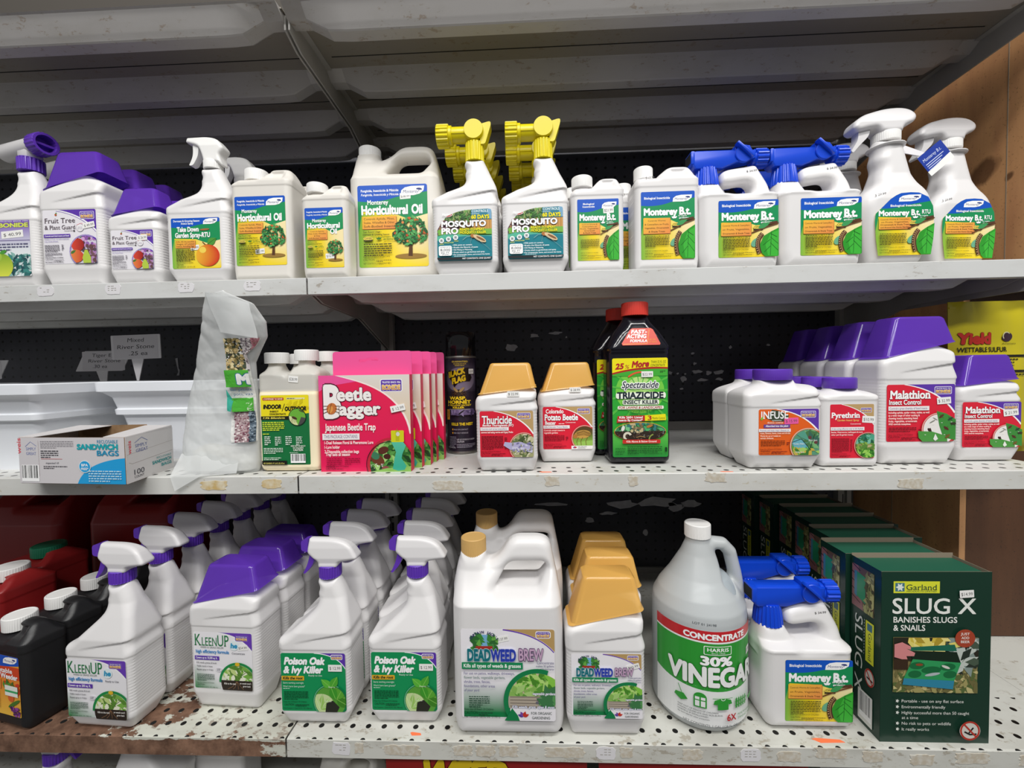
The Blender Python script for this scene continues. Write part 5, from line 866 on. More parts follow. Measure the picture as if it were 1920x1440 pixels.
def pr_sulfur():
    w, h = 140, 135; L = Label(w, h, 2); L.t('Yield', 6, 90, 18, 'c02a1e', w=56, b=.06, sh=.2, ol='3a2408', ow=.02); L.t('WETTABLE SULFUR', 4, 76, 8, '1c1a08', w=78, b=.03, sh=.15); L.ell(88, 100, 11, 7, '3a2030', 20); L.arc(88, 100, 8, 20, 200, 1.6, 'd8d2a0'); L.t("America's", 76, 88, 2.6, '3a3410', w=26); L.rect(30, 67, 140, 70.5, '17160c')
    for i in range(7): L.micro(32 - i * 2, 62 - i * 5, 100, 1, 4.6, '2a2808', 10 + i, .45)
    L.rect(22, 42, 140, 45.5, '17160c'); L.poly([(0, 0), (10, 60), (26, 66), (18, 0)], 'b9bcb4'); L.poly([(0, 0), (0, 64), (10, 62), (4, 0)], '4a4038'); [L.curve([(4, 10 + k * 12), (20, 12 + k * 12)], 1, '6a5a54') for k in range(5)]; return L
def pr_feed():
    L = Label(200, 60, 1); L.t('WEED', 20, 14, 34, 'e9c81c', w=110, b=.06, sh=.25, ol='3a1408', ow=.02); L.t('& FEED', 136, 14, 20, 'f2eeda', w=60, b=.03, sh=.2); return L

# ---------------------------------------------------------------- bottle bodies
def rpoly(pts, k=4):
    """polygon with rounded corners: (x, z) or (x, z, radius)"""
    out = []; n = len(pts)
    for i, p in enumerate(pts):
        r = p[2] if len(p) > 2 else 0
        if not r: out.append((p[0], p[1])); continue
        a, b = pts[i - 1], pts[(i + 1) % n]; la = math.hypot(a[0] - p[0], a[1] - p[1]); lb = math.hypot(b[0] - p[0], b[1] - p[1]); ta, tb = min(.48, r / la), min(.48, r / lb)
        q0 = (p[0] + (a[0] - p[0]) * ta, p[1] + (a[1] - p[1]) * ta); q2 = (p[0] + (b[0] - p[0]) * tb, p[1] + (b[1] - p[1]) * tb)
        out += [((1 - t) ** 2 * q0[0] + 2 * t * (1 - t) * p[0] + t * t * q2[0], (1 - t) ** 2 * q0[1] + 2 * t * (1 - t) * p[1] + t * t * q2[1]) for t in [j / k for j in range(k + 1)]]
    return out
def moulded(sil, hy, r=10, holes=(), cuts=(), dents=(), side_ribs=None, extra=None, h=1.6, er=3):
    """blow-moulded body: front outline, half depth by height, vertical-edge radius"""
    sil = rpoly(sil); xs = [p[0] for p in sil]; zs = [p[1] for p in sil]; D = max(v for _, v in hy) + 2
    def fn(X, Y, Z):
        d2 = psdf(sil, X[:, :, 0][:, :, None], Z)
        for hl in holes: d2 = smax(d2, -psdf(rpoly(hl), X[:, :, 0][:, :, None], Z), 5)
        H = pw(Z, *hy) + 0 * X
        for xa, za, xb, zb, A, zf in cuts:       # slanting crease: the face steps back below a line and runs out again
            t = np.clip((X - xa) / (xb - xa), 0, 1); zl = za + (zb - za) * t
            H = H - A * t ** .7 * np.clip((Z - zf) / np.maximum(zl - zf, 1), 0, 1) * np.clip((zl - Z) / 1.5 + .5, 0, 1)
        for cx, cz, rx, rz, A, e in dents:
            q = np.maximum(np.abs(X - cx) / rx, np.abs(Z - cz) / rz); H = H - A * np.clip((1 - q) / e, 0, 1)
        rr = pw(Z, *r) if isinstance(r, (list, tuple)) else r
        if side_ribs:
            z0, z1, p, a = side_ribs; d2 = d2 + a * np.clip(.5 + .5 * np.cos(2 * math.pi * Z / p) * 1.4, 0, 1) * ((Z > z0) & (Z < z1))
        a_ = d2 + rr; b_ = np.abs(Y) - H + rr
        d = np.sqrt(np.maximum(a_, 0) ** 2 + np.maximum(b_, 0) ** 2) + np.minimum(np.maximum(a_, b_), 0) - rr
        if extra: d = extra(d, X, Y, Z)
        d = smax(d, -Z, 3) if er else d
        return np.where(Z < .2, np.maximum(d, .2 - Z), d)
    return sdf_mesh(fn, (min(xs), max(xs), -D, D, 0, max(zs)), h)
def cone(X, Y, Z, cx, cy, z0, z1, r0, r1):
    rad = r0 + (r1 - r0) * np.clip((Z - z0) / (z1 - z0), 0, 1); return np.maximum(np.sqrt((X - cx) ** 2 + (Y - cy) ** 2) - rad, np.maximum(z0 - Z, Z - z1))
_mc = {}
def cached(key, fn):
    if key not in _mc: _mc[key] = fn()
    return _mc[key]
def part(root, name, me, m, loc=(0, 0, 0), text=None, rot=None):
    o = bpy.data.objects.new(name, me); C.objects.link(o); o.parent = root; o.location = [c * .001 for c in loc]
    if not me.materials: me.materials.append(M[m])
    elif me.materials[0] != M[m]:
        def own(): c = me.copy(); c.materials.clear(); c.materials.append(M[m]); return c
        o.data = cached((me.name, m), own)
    if rot: o.rotation_euler = [math.radians(a) for a in rot]
    if text: o['label'] = text
    return o
def bonide_sil(w, c, hb, hs, hn, hr, hp, px=.15):
    a = w / 2; return [(-.86 * a, 0, 3), (.86 * a, 0, 3), (a, c, 4), (a, hb - .6), (a + .9, hb + .4), (a + .9, hb + 5, 2), (a - 3.5, hn, 3), (a - .5, hr, 4), (a - 1, hr + 8, 8), (px * w, hp, 14), (-a + 5, hs + 5, 10), (-a - .9, hs - 4, 6), (-a - .9, hb + .4), (-a, hb - .6), (-a, c, 4)]
def conc_body(w, d, hb, hs, hp, c=None):
    """concentrate bottle: chamfered foot, ledge over the label, slanting shoulder with a crease"""
    c = c or hb * .22; hr = hb + (hp - hb) * .6; D = d / 2
    return moulded(bonide_sil(w, c, hb, hs, hb + (hp - hb) * .34, hr, hp), [(0, D * .8), (c, D), (hb - .6, D), (hb + .4, D + .9), (hs, D + .9), (hp, D * .72)], 11, cuts=[(-w * .28, hb + (hs - hb) * .38, w * .5, hb + (hp - hb) * .42, 3.6, hb + 1)], side_ribs=(c + 6, hb - 6, 4.8, .8))
def cup(w, d, zl, zr, zt, x0, x1, ctr=0):
    """measuring cup turned over the neck: flared, slanting rim, flat top"""
    bm = bmesh.new(); a0, a1 = x0, x1; th = d * .46; m = .42
    rings = [(a0, a1, -th, th, 9, zl, zr), (a0 + (a1 - a0) * .04, a1 - (a1 - a0) * .025, -th * .97, th * .97, 9, zl + 3, zr + 3), (a0 + (a1 - a0) * .2, a1 - (a1 - a0) * .1, -th * .74, th * .74, 8, zt - 5, zt - 4), (a0 + (a1 - a0) * .215, a1 - (a1 - a0) * .12, -th * .7, th * .7, 8, zt - 1.4, zt - 1.2), (a0 + (a1 - a0) * .24, a1 - (a1 - a0) * .14, -th * .65, th * .65, 7, zt, zt)]
    add_loft(bm, rings, cap0=False); me = bm_mesh(bm); me.polygons.foreach_set('use_smooth', [True] * len(me.polygons)); me.set_sharp_from_angle(angle=math.radians(32)); return me
def screw_cap(r, h, ribs=40, dep=.5):
    bm = bmesh.new(); add_lathe(bm, [(r - .3, 0), (r, .4), (r, h - 2.2), (r - .4, h - .9), (r - 1.4, h), (r * .86, h), (r * .84, h - .5)], ribs=ribs, depth=dep, rz=(.3, h - 2)); me = bm_mesh(bm); me.polygons.foreach_set('use_smooth', [True] * len(me.polygons)); me.set_sharp_from_angle(angle=math.radians(30)); return me
def prism_mesh(pts, y0, y1, bev=1.2, axis='y'):
    bm = bmesh.new(); add_prism(bm, rpoly(pts), y0, y1, axis)
    if bev: bmesh.ops.bevel(bm, geom=[e for e in bm.edges if len(e.link_faces) == 2 and e.calc_face_angle(0) > 1.2], offset=bev, segments=2, affect='EDGES', profile=.6, clamp_overlap=True)
    me = bm_mesh(bm); me.polygons.foreach_set('use_smooth', [True] * len(me.polygons)); me.set_sharp_from_angle(angle=math.radians(38)); return me
def solid(sil, hy, r, h=1.1, holes=(), extra=None):
    sil = rpoly(sil); xs = [p[0] for p in sil]; zs = [p[1] for p in sil]; D = max(v for _, v in hy) + 2
    def fn(X, Y, Z):
        d2 = psdf(sil, X[:, :, 0][:, :, None], Z)
        for hl in holes: d2 = smax(d2, -psdf(rpoly(hl), X[:, :, 0][:, :, None], Z), 2)
        H = pw(Z, *hy) + 0 * X; d = extr(d2, Y, H, r); return extra(d, X, Y, Z) if extra else d
    return sdf_mesh(fn, (min(xs), max(xs), -D, D, min(zs), max(zs)), h)
# ---- trigger sprayers; origin at the neck's top centre
def purple_trigger(root, x, z, body='sprayer_grey'):
    part(root, 'collar', cached('pc', lambda: screw_cap(17.5, 19, 26, 1.2)), 'purple', (x, 0, z))
    hd = part(root, 'sprayer_head', cached('ph', lambda: solid([(-15, 16, 3), (15, 16, 4), (18, 24, 5), (34, 27, 8), (47, 29, 3), (49, 33, 3), (36, 54, 12), (14, 62, 16), (-32, 63, 3), (-34, 40, 4), (-24, 31, 6), (-17, 26, 4)], [(16, 14), (24, 12), (32, 13), (48, 11), (63, 7)], 5.5)), body, (x, 0, z))
    part(hd, 'nozzle', cached('pn', lambda: prism_mesh([(-44, 43, 4), (-33, 41), (-33, 62), (-44, 60, 5)], -8, 8, 2)), 'purple', (0, 0, 0))
    part(hd, 'trigger', cached('pt', lambda: prism_mesh([(-30, 40), (-22, 34), (-27, 18, 8), (-40, 4, 2), (-43, 5, 2), (-35, 20, 10)], -6, 6, 1.2)), 'purple', (0, 0, 0)); return hd
def white_trigger(root, x, z):
    part(root, 'collar', cached('wc', lambda: screw_cap(16, 15, 40, .4)), 'cap_white', (x, 0, z))
    hd = part(root, 'sprayer_head', cached('wh', lambda: solid([(-12, 12, 3), (14, 10, 4), (20, 4, 3), (23, 6, 3), (18, 24, 6), (24, 30, 4), (27, 36, 4), (14, 54, 14), (-6, 59, 10), (-44, 58, 3), (-45, 48, 3), (-34, 45, 6), (-20, 40, 6), (-14, 24, 6)], [(4, 8), (12, 12), (40, 13), (59, 8)], 5)), 'cap_white', (x, 0, z))
    part(hd, 'trigger', cached('wt', lambda: prism_mesh([(-33, 46), (-22, 42), (-24, 24, 8), (-34, 8, 3), (-42, 7, 3), (-33, 24, 10)], -6.5, 6.5, 1.5)), 'cap_white'); return hd
def dome_trigger(root, x, z):
    part(root, 'collar', cached('dc', lambda: screw_cap(20.5, 15, 44, .4)), 'cap_white', (x, 0, z))
    hd = part(root, 'sprayer_head', cached('dh', lambda: solid([(-17, 13, 3), (18, 13, 3), (20, 22, 8), (40, 30, 14), (45, 44, 12), (30, 58, 16), (-4, 58, 22), (-44, 46, 10), (-62, 32, 5), (-64, 22, 3), (-56, 16, 4), (-38, 20, 8), (-24, 22, 6)], [(13, 17), (30, 16), (58, 8)], 7)), 'sprayer_grey', (x, 0, z))
    part(hd, 'trigger', cached('dt', lambda: prism_mesh([(-52, 22), (-32, 24, 4), (-34, 10, 8), (-52, -8, 5), (-60, -18, 4), (-64, -15, 3), (-52, 4, 8)], -8, 8, 1.5)), 'sprayer_grey'); return hd
def tube(bm, r, x0, x1, y, z, ribs=0, dep=0, seg=24):
    add_lathe(bm, [(r * .9, 0), (r, .8), (r, x1 - x0 - .8), (r * .9, x1 - x0)], seg, Matrix.Translation((x0, y, z)) @ Matrix.Rotation(math.pi / 2, 4, 'Y'), ribs, dep, (.5, x1 - x0 - .5))
def sm(bm, ang=35):
    me = bm_mesh(bm); me.polygons.foreach_set('use_smooth', [True] * len(me.polygons)); me.set_sharp_from_angle(angle=math.radians(ang)); return me
def yellow_hose_end(root, x, z):
    part(root, 'collar', cached('yc', lambda: screw_cap(17, 34, 18, 1.4)), 'yellow', (x, 0, z - 2))
    def body():
        bm = bmesh.new(); tube(bm, 14, -46, 0, 0, 48); add_box(bm, -44, 0, -15, -8, 44, 52, 1.5); add_box(bm, -10, 10, -9, 9, 28, 50, 3); return sm(bm)
    bd = part(root, 'hose_end_body', cached('yb', body), 'yellow', (x, 0, z))
    def conn(): bm = bmesh.new(); tube(bm, 20, -68, -46, 0, 47, 18, 1.5); tube(bm, 17, -46.5, -40, 0, 47); return sm(bm)
    part(bd, 'hose_connector', cached('yk', conn), 'yellow')
    def knob(): bm = bmesh.new(); add_lathe(bm, [(16.5, 0), (17.5, 1), (17.5, 28), (16.8, 30), (15.5, 30)], 32, Matrix.Translation((0, 12, 50)) @ Matrix.Rotation(math.pi / 2, 4, 'X')); return sm(bm)
    part(bd, 'valve_knob', cached('yn', knob), 'yellow')
    part(bd, 'spray_deflector', cached('yd', lambda: prism_mesh([(8, 60, 2), (30, 66, 6), (31, 60, 4), (20, 26, 4), (12, 26)], -11, 11, 2)), 'yellow'); return bd
def blue_hose_end(root, x, z, clr='blue'):
    def col(): bm = bmesh.new(); add_lathe(bm, [(21, 0), (22, .6), (20.5, 16), (18, 32), (17, 33)], ribs=22, depth=1.6, rz=(.5, 32.5)); return sm(bm, 30)
    part(root, 'collar', cached('bc', col), clr, (x, 0, z))
    def box():
        bm = bmesh.new(); add_loft(bm, [(-24, 26, -13, 13, 4, 31, 31), (-28, 50, -15, 15, 4, 37, 40), (-28, 82, -14, 14, 4, 48, 46), (-26, 84, -13, 13, 4, 60, 60), (-22, 58, -9, 9, 4, 63, 63)]); return sm(bm, 40)
    bd = part(root, 'hose_end_body', cached('bb', box), clr, (x, 0, z))
    def mouth(): bm = bmesh.new(); add_box(bm, -31, -24, -15, 15, 38, 61, 2); return sm(bm)
    part(bd, 'spray_mouth', cached('bm', mouth), clr); 
    def hol(): bm = bmesh.new(); add_box(bm, -31.4, -30.5, -12, 12, 41, 58); return sm(bm)
    part(bd, 'mouth_opening', cached('bo', hol), 'slot')
    def conn(): bm = bmesh.new(); tube(bm, 17, 84, 104, 0, 50, 15, 1.8); tube(bm, 13, 78, 86, 0, 50); return sm(bm)
    part(bd, 'hose_connector', cached('bk', conn), clr)
    def fin():
        bm = bmesh.new(); add_lathe(bm, [(15, 0), (15, 4), (14, 5)], 24, Matrix.Translation((60, -12, 53)) @ Matrix.Rotation(math.pi / 2, 4, 'X')); r = Matrix.Rotation(math.radians(42), 4, 'Y'); n0 = len(bm.verts); add_box(bm, -19, 19, -26, -14, -2.4, 2.4, 1.4); bm.verts.ensure_lookup_table(); bmesh.ops.transform(bm, matrix=Matrix.Translation((60, 2, 58)) @ r, verts=bm.verts[n0:]); add_box(bm, 46, 74, -12, 10, 54, 70, 3); return sm(bm)
    part(bd, 'valve_knob', cached('bf', fin), clr); return bd

# ---- whole bottles: each returns its Empty; local front is -Y, base at z = 0
def rtu_body(w=116, hb=122, key='rtu', nx=17, nz=212, white='white', big=0):
    a = w / 2
    sil = [(-.8 * a, 0, 3), (.8 * a, 0, 3), (a, 24, 4), (a, hb - .6), (a + .9, hb + .4), (a + .9, hb + 7, 2), (a - 3, hb + 18, 4), (a, hb + 27, 4), (a - 2, hb + 38, 10), (nx + 28, nz - 26, 20), (nx + 16, nz), (nx - 16, nz), (nx - 19, nz - 8, 3), (nx - 15, nz - 18, 4), (nx - 18, nz - 26, 4), (nx - 15, nz - 38, 6), (nx - 20, nz - 50, 14), (-a + 16, hb + 22, 8), (-a + 3, hb + 16, 6), (-a - .9, hb + 12, 4), (-a - .9, hb + .4), (-a, hb - .6), (-a, 24, 4)]
    return moulded(sil, [(0, 26), (24, 33), (hb - .6, 33), (hb + .4, 33.9), (hb + 26, 33), (nz - 50, 24), (nz - 30, 18), (nz, 15.5)], [(0, 11), (nz - 50, 12), (nz - 30, 15), (nz, 15)], cuts=[(-w * .26, hb + 10, w * .5, hb + 26, 3.6, hb + 1)], side_ribs=(30, hb - 6, 4.8, .8))
def rtu_bottle(label, head, L, lw, lh, lz, tag_=None, nx=17, name='spray_bottle', cat='spray bottle', group=None, hb=122, nz=212, lx=0):
    t = thing(name, label, cat, group=group); part(t, 'body', cached(('rtu', hb, nx, nz), lambda: rtu_body(116, hb, nx=nx, nz=nz)), 'white')
    head(t, nx, nz); place(L, t, lx, -33.3, lz, w=lw, h=lh)
    if tag_: price(t, *tag_)
    return t
def conc_bottle(label, L, w, d, hb, hs, hp, zt, cupm, lw, lh, lz, tag_=None, name='concentrate_bottle', group=None, lx=0):
    t = thing(name, label, 'bottle', group=group); part(t, 'body', cached(('conc', w, d, hb), lambda: conc_body(w, d, hb, hs, hp)), 'white')
    part(t, 'measuring_cup', cached(('cup', w, d, hb), lambda: cup(w, d, hs + 5, hp - 2, zt, -.47 * w, .5 * w)), cupm)
    place(L, t, lx, -d / 2 - .3, lz, w=lw, h=lh)
    if tag_: price(t, *tag_)
    return t
def can_body(w, d, zl, zs, zt, zc, hx, key, white, gal=False, rib=None):
    """oblong can with an offset neck at left and a solid grip block at right"""
    a, D = w / 2, d / 2; nl, nr = hx - 15 * w / 100, hx + 15 * w / 100; dz = zt - zs
    sil = [(-a + 2, 0, 5), (a - 2, 0, 5), (a, zl * .12), (a, zl - .6), (a + .8, zl + .4), (a + .8, zs - 4, 4), (a - 5, zs + dz * .5, 8), (a * .78, zt, 9), (a * .18, zt, 9), (nr + 4, zs + dz * .18, 8), (nr + 2, zs, 3), (nl, zs - 1, 3), (nl - 2, zs - 3, 4), (-a - .8, zs - 10, 7), (-a - .8, zl + .4), (-a, zl - .6), (-a, zl * .12)]
    sil = [p if len(p) == 3 else (*p, .0) for p in sil]
    return moulded(sil, [(0, D - 2), (8, D), (zl - .6, D), (zl + .4, D + .8), (zs - 6, D + .6), (zs + 4, D * .7), (zt, D * .42)], 11, dents=[(a * .42, zs + dz * .34, a * .34, dz * .46, 7, .5)], extra=lambda d_, X, Y, Z: smin(d_, cone(X, Y, Z, hx, 0, zs - 14, zs + 5, 15 * w / 100, 13.6 * w / 100), 3))
def can_bottle(label, L, w, d, zl, zs, zt, hx, cr, ch, lw, lh, lz, white='white', cap='cap_white', tag_=None, name='jug', group=None, lx=0, zc=None):
    t = thing(name, label, 'bottle', group=group); part(t, 'body', cached(('can', w, d, zl, white), lambda: can_body(w, d, zl, zs, zt, 0, hx, '', white)), white)
    part(t, 'cap', cached(('cc', cr, ch), lambda: screw_cap(cr, ch, 44, .4)), cap, (hx, 0, zs + 3))
    if L: place(L, t, lx, -d / 2 - .3, lz, w=lw, h=lh)
    if tag_: price(t, *tag_)
    return t
def gallon_body(w, d, zs, zn, zt, hx, neck=20, slope=40):
    a, D = w / 2, d / 2
    sil = [(-a + 6, 0, 10), (a - 6, 0, 10), (a, 18, 12), (a, zs, 30), (a - 6, zs + 34, 16), (a - 16, zt - 8, 10), (a - 30, zt, 12), (6, zt, 16), (-14, zn - 4, 18), (hx + neck + 4, zn - 12, 8), (hx + neck, zn - 6, 2), (hx + neck - 1, zn), (hx - neck + 1, zn), (hx - neck, zn - 6, 3), (hx - neck - 4, zn - 14, 8), (-a + .5, zs + slope * .55, 22), (-a, zs, 20), (-a, 18, 12)]
    hole = [(-20, zn - 45, 5), (2, zn - 11, 12), (a - 26, zn - 11, 10), (a - 21, zn - 20, 8), (a - 36, zn - 45, 6)]
    hand = [(-16, zn - 58), (a + 5, zn - 58), (a + 5, zt + 5), (-16, zt + 5)]
    return sil, hole, lambda h: moulded(sil, [(0, D - 4), (12, D), (zs + 5, D), (zn - 45, D * .74), (zn - 20, D * .42), (zt, D * .3)], [(0, 22), (zs, 22), (zn - 30, 16), (zt, 13)], holes=[hole], extra=lambda d_, X, Y, Z: smin(d_, cone(X, Y, Z, hx, 0, zn - 50, zn, neck + 12, neck - 1), 12), h=h)
def gallon(label, L, w, d, zs, zn, zt, hx, capm, cr, ch, lw, lh, lz, white='white', tag_=None, lx=0, name='gallon_jug', neck=20, slope=40, text=None):
    t = thing(name, label, 'jug'); part(t, 'body', cached(('gal', w, d, zs, zn, white), lambda: gallon_body(w, d, zs, zn, zt, hx, neck, slope)[2](2.0)), white)
    part(t, 'cap', cached(('gc', cr, ch), lambda: screw_cap(cr, ch, 46, .5)), capm, (hx, 0, zn - 3))
    if L: place(L, t, lx, -d / 2 - .3, lz, w=lw, h=lh)
    if tag_: price(t, *tag_)
    return t
def hose_jug_body(w=134, d=78):
    a, D = w / 2, d / 2
    sil = [(-a + 8, 0, 6), (a - 2, 0, 5), (a, 14, 4), (a, 122), (a + 1, 123), (a + 1, 128, 2), (a - 4, 131, 3), (a - 8, 150, 8), (a - 26, 188, 6), (-12, 180, 10), (-22, 172, 8), (-22, 156, 8), (-12, 152, 6), (26, 157, 14), (34, 146, 8), (30, 133, 8), (-12, 131, 8), (-26, 154, 3), (-60, 154, 3), (-a + 1, 130, 10), (-a - 1, 124, 3), (-a, 112, 8), (-a, 20, 10)]
    return moulded(sil, [(0, D - 3), (8, D), (122, D), (123, D + 1), (127, D + .6), (134, D * .62), (150, D * .5), (188, 12)], [(0, 18), (125, 16), (150, 11), (190, 10)], extra=lambda d_, X, Y, Z: smin(d_, cone(X, Y, Z, -43, 0, 110, 156, 26, 18), 6))
def hose_jug(label, L, tag_=None, group=None):
    t = thing('hose_end_jug', label, 'bottle', group=group); part(t, 'body', cached('hj', hose_jug_body), 'white'); blue_hose_end(t, -43, 151); place(L, t, 12, -39.4, 66, w=100, h=96)
    price(t, 30, -15.6, 174, '$ 34.99', 6, 22, 8, clear=True); return t
def dome_bottle_body():
    sil = [(-40, 0, 8), (40, 0, 8), (52, 30, 30), (58, 90, 20), (56, 116, 14), (50, 130, 10), (36, 146, 16), (27, 182, 20), (20, 218), (-20, 218), (-24, 211, 4), (-21, 198, 6), (-25, 184, 6), (-20, 170, 6), (-25, 154, 8), (-28, 138, 12), (-50, 124, 12), (-57, 108, 14), (-58, 90, 20), (-50, 30, 30)]
    return moulded(sil, [(0, 28), (10, 32), (110, 34), (130, 30), (156, 23), (218, 19)], [(0, 20), (130, 20), (156, 19), (218, 18.5)], extra=lambda d, X, Y, Z: smin(d, np.maximum(np.sqrt(X ** 2 + Y ** 2) - 27, np.abs(Z - 208) - 1.2), 2))
def dome_bottle(label, L):
    t = thing('spray_bottle', label, 'spray bottle'); part(t, 'body', cached('db', dome_bottle_body), 'white'); dome_trigger(t, 0, 217); place(L, t, 4, -34.4, 66, w=96, h=104)
    price(t, -34, -33, 117, '$ 29.99', 12, 23, 8, clear=True); return t
def spectra(label):
    t = thing('concentrate_bottle', label, 'bottle')
    def body(): return moulded([(-47, 0, 4), (47, 0, 4), (53, 8, 6), (53, 200), (54.5, 202), (54, 206, 3), (40, 232, 22), (24, 252, 14), (20, 262), (-20, 262), (-24, 252, 14), (-40, 232, 22), (-54, 206, 3), (-54.5, 202), (-53, 200), (-53, 8, 6)], [(0, 27), (8, 33), (200, 33), (202, 34), (206, 33.5), (232, 27), (250, 21), (262, 20)], [(0, 13), (210, 14), (240, 18), (262, 19.5)], dents=[(0, 105, 51, 92, 1.2, .04)])
    part(t, 'body', cached('spb', body), 'dark_bottle'); part(t, 'cap', cached('spc', lambda: screw_cap(23.5, 23, 48, .6)), 'red_cap', (0, 0, 262))
    place(pr_spectra(), t, 0, -32.4, 100, w=95, h=172); place(pr_fast(), t, 2, -30.6, 223, name='neck_sticker', rx=-16, w=66, h=31); price(t, 12, -34.5, 158, '$22.99', 0, 20, 10); return t
def indoor(label):
    t = thing('dosing_bottle', label, 'bottle')
    def body():
        sil = [(-50, 0, 4), (50, 0, 4), (53, 10, 5), (53, 172, 6), (40, 182, 10), (34, 184, 2), (34, 196), (8, 196), (8, 184, 2), (2, 180, 4), (0, 172, 3), (-2, 168, 3), (-6, 172, 4), (-18, 174, 3), (-20, 176, 2), (-20, 192), (-46, 192), (-46, 176, 2), (-53, 170, 5), (-53, 10, 5)]
        return moulded(sil, [(0, 26), (8, 30), (134, 30), (138, 28.5), (168, 28.5), (184, 14), (196, 13)], [(0, 10), (165, 10), (184, 12), (196, 12.5)])
    part(t, 'body', cached('inb', body), 'dosing')
    def liq(): bm = bmesh.new(); add_loft(bm, [(-48, 48, -25, 25, 8, 2, 2), (-52, 52, -29, 29, 9, 10, 10), (-52, 52, -29, 29, 9, 134, 134), (-50, 50, -26, 26, 8, 141, 141)]); return sm(bm)
    part(t, 'liquid', cached('inl', liq), 'cream_liquid')
    for x, z in ((-33, 188), (21, 192)): part(t, 'cap', cached('inc', lambda: screw_cap(20, 19, 44, .4)), 'cap_white', (x, 0, z))
    place(pr_indoor(), t, -4, -30.4, 73, w=84, h=120); price(t, 12, -29.4, 160, '$28.99', -6, 17, 11); return t
def jar(label, L, w, d, hb, hs, zn, cr, ch, lw, lh, lz, tag_, kind, lx=0):
    """bottle with a wide flat cap"""
    t = thing('concentrate_bottle', label, 'bottle'); a = w / 2; D = d / 2
    def body():
        if kind == 'crease':
            return moulded([(-.8 * a, 0, 3), (.84 * a, 0, 3), (a, 25, 4), (a, hb - .6), (a + .9, hb + .4), (a + .9, hb + 6, 2), (a - 3, hb + 14, 3), (a, hs + 6, 4), (a - 3, hs + 14, 8), (cr + 3, zn - 6, 4), (cr - 1, zn + 2), (-cr + 1, zn + 2), (-cr - 1, zn - 6, 4), (-a + 6, hs + 8, 8), (-a - .9, hs, 6), (-a - .9, hb + .4), (-a, hb - .6), (-a, 25, 4)], [(0, D - 8), (25, D), (hb - .6, D), (hb + .4, D + .9), (hs, D + .9), (zn - 5, cr), (zn + 2, cr - 2)], [(0, 12), (hs, 12), (zn - 5, cr - 2), (zn + 2, cr - 3)], cuts=[(-w * .2, hb + 6, w * .5, hb + 18, 3.2, hb + 1)])
        return moulded([(-a + 3, 0, 4), (a - 3, 0, 4), (a, 11), (a + .8, 11.6), (a, 12.4), (a, hb - .6), (a + .9, hb + .4), (a + .6, hs, 5), (a * .8, hs + 6, 10), (cr + 1, zn - 3, 3), (cr - 2, zn + 2), (-cr + 2, zn + 2), (-cr - 1, zn - 3, 3), (-a * .8, hs + 6, 10), (-a - .6, hs, 5), (-a - .9, hb + .4), (-a, hb - .6), (-a, 12.4), (-a - .8, 11.6), (-a, 11)], [(0, D - 2), (8, D), (hb - .6, D), (hb + .4, D + .9), (hs, D + .4), (zn - 3, cr - 1), (zn + 2, cr - 3)], [(0, 12), (hs, 12), (zn - 3, cr - 2), (zn + 2, cr - 4)])
    part(t, 'body', cached(('jar', w), body), 'white'); part(t, 'cap', cached(('jc', cr, ch), lambda: screw_cap(cr, ch, 60, .15)), 'purple', (0, 0, zn)); place(L, t, lx, -D - .3, lz, w=lw, h=lh); price(t, *tag_); return t
def vinegar(label):
    t = thing('gallon_jug', label, 'jug'); R = 73
    def body():
        def fn(X, Y, Z):
            rad = pw(Z, (0, 62), (6, 69), (14, R), (170, R), (182, R - 1.5), (199, R - 10), (223, R - 27), (256, 27), (275, 19), (290, 18.5)); d = (np.sqrt(X ** 2 + Y ** 2) - rad) * .85; d = np.maximum(d, np.maximum(.2 - Z, Z - 287))
            # grip: a loop on the right shoulder
            pts = [(22, 271), (40, 269), (52, 256), (60, 223), (66, 190)]; X2 = X[:, :, 0][:, :, None]
            ring = np.full(np.broadcast(X2, Z).shape, 1e9)
            for (ax, az), (bx, bz) in zip(pts, pts[1:]):
                ex, ez = bx - ax, bz - az; u = np.clip(((X2 - ax) * ex + (Z - az) * ez) / (ex * ex + ez * ez), 0, 1); ring = np.minimum(ring, np.sqrt((X2 - ax - ex * u) ** 2 + (Z - az - ez * u) ** 2))
            cut = psdf(rpoly([(30, 257, 6), (42, 255, 6), (50, 223, 6), (46, 201, 8), (26, 219, 6)]), X2, Z); d = smax(d, -extr(cut, Y, 60 + 0 * X, 6), 8)
            g = np.sqrt(np.maximum(ring - 1, 0) ** 2 + Y ** 2 * .5) - 9; return smin(d, g, 6)
        return sdf_mesh(fn, (-R, R, -R, R, 0, 289), 2.0)
    part(t, 'body', cached('vb', body), 'frosted')
    def liq(): bm = bmesh.new(); add_lathe(bm, [(60, 2), (67, 7), (70.5, 15), (70.5, 170), (69, 182), (61, 199), (46, 220), (42, 222)], 56); return sm(bm, 60)
    part(t, 'liquid', cached('vl', liq), 'vinegar_liquid')
    part(t, 'cap', cached('vc', lambda: screw_cap(20.5, 22, 54, .5)), 'cap_white', (0, 0, 282)); place(pr_vinegar(), t, 0, 0, 90, curve=R + .8, w=200, h=148)
    price(t, 57, -47.5, 121, '$25.99', 0, 14, 12).rotation_euler.z = math.radians(50); L = Label(40, 8, .1); L.rect(0, 0, .1, .1, 'c4c8ca'); L.t('LOT 01 24198', 0, 2, 3.6, '4a5258', w=34); place(L, t, 0, 0, 174, name='lot_print', curve=R + .3).rotation_euler.z = math.radians(-12); return t
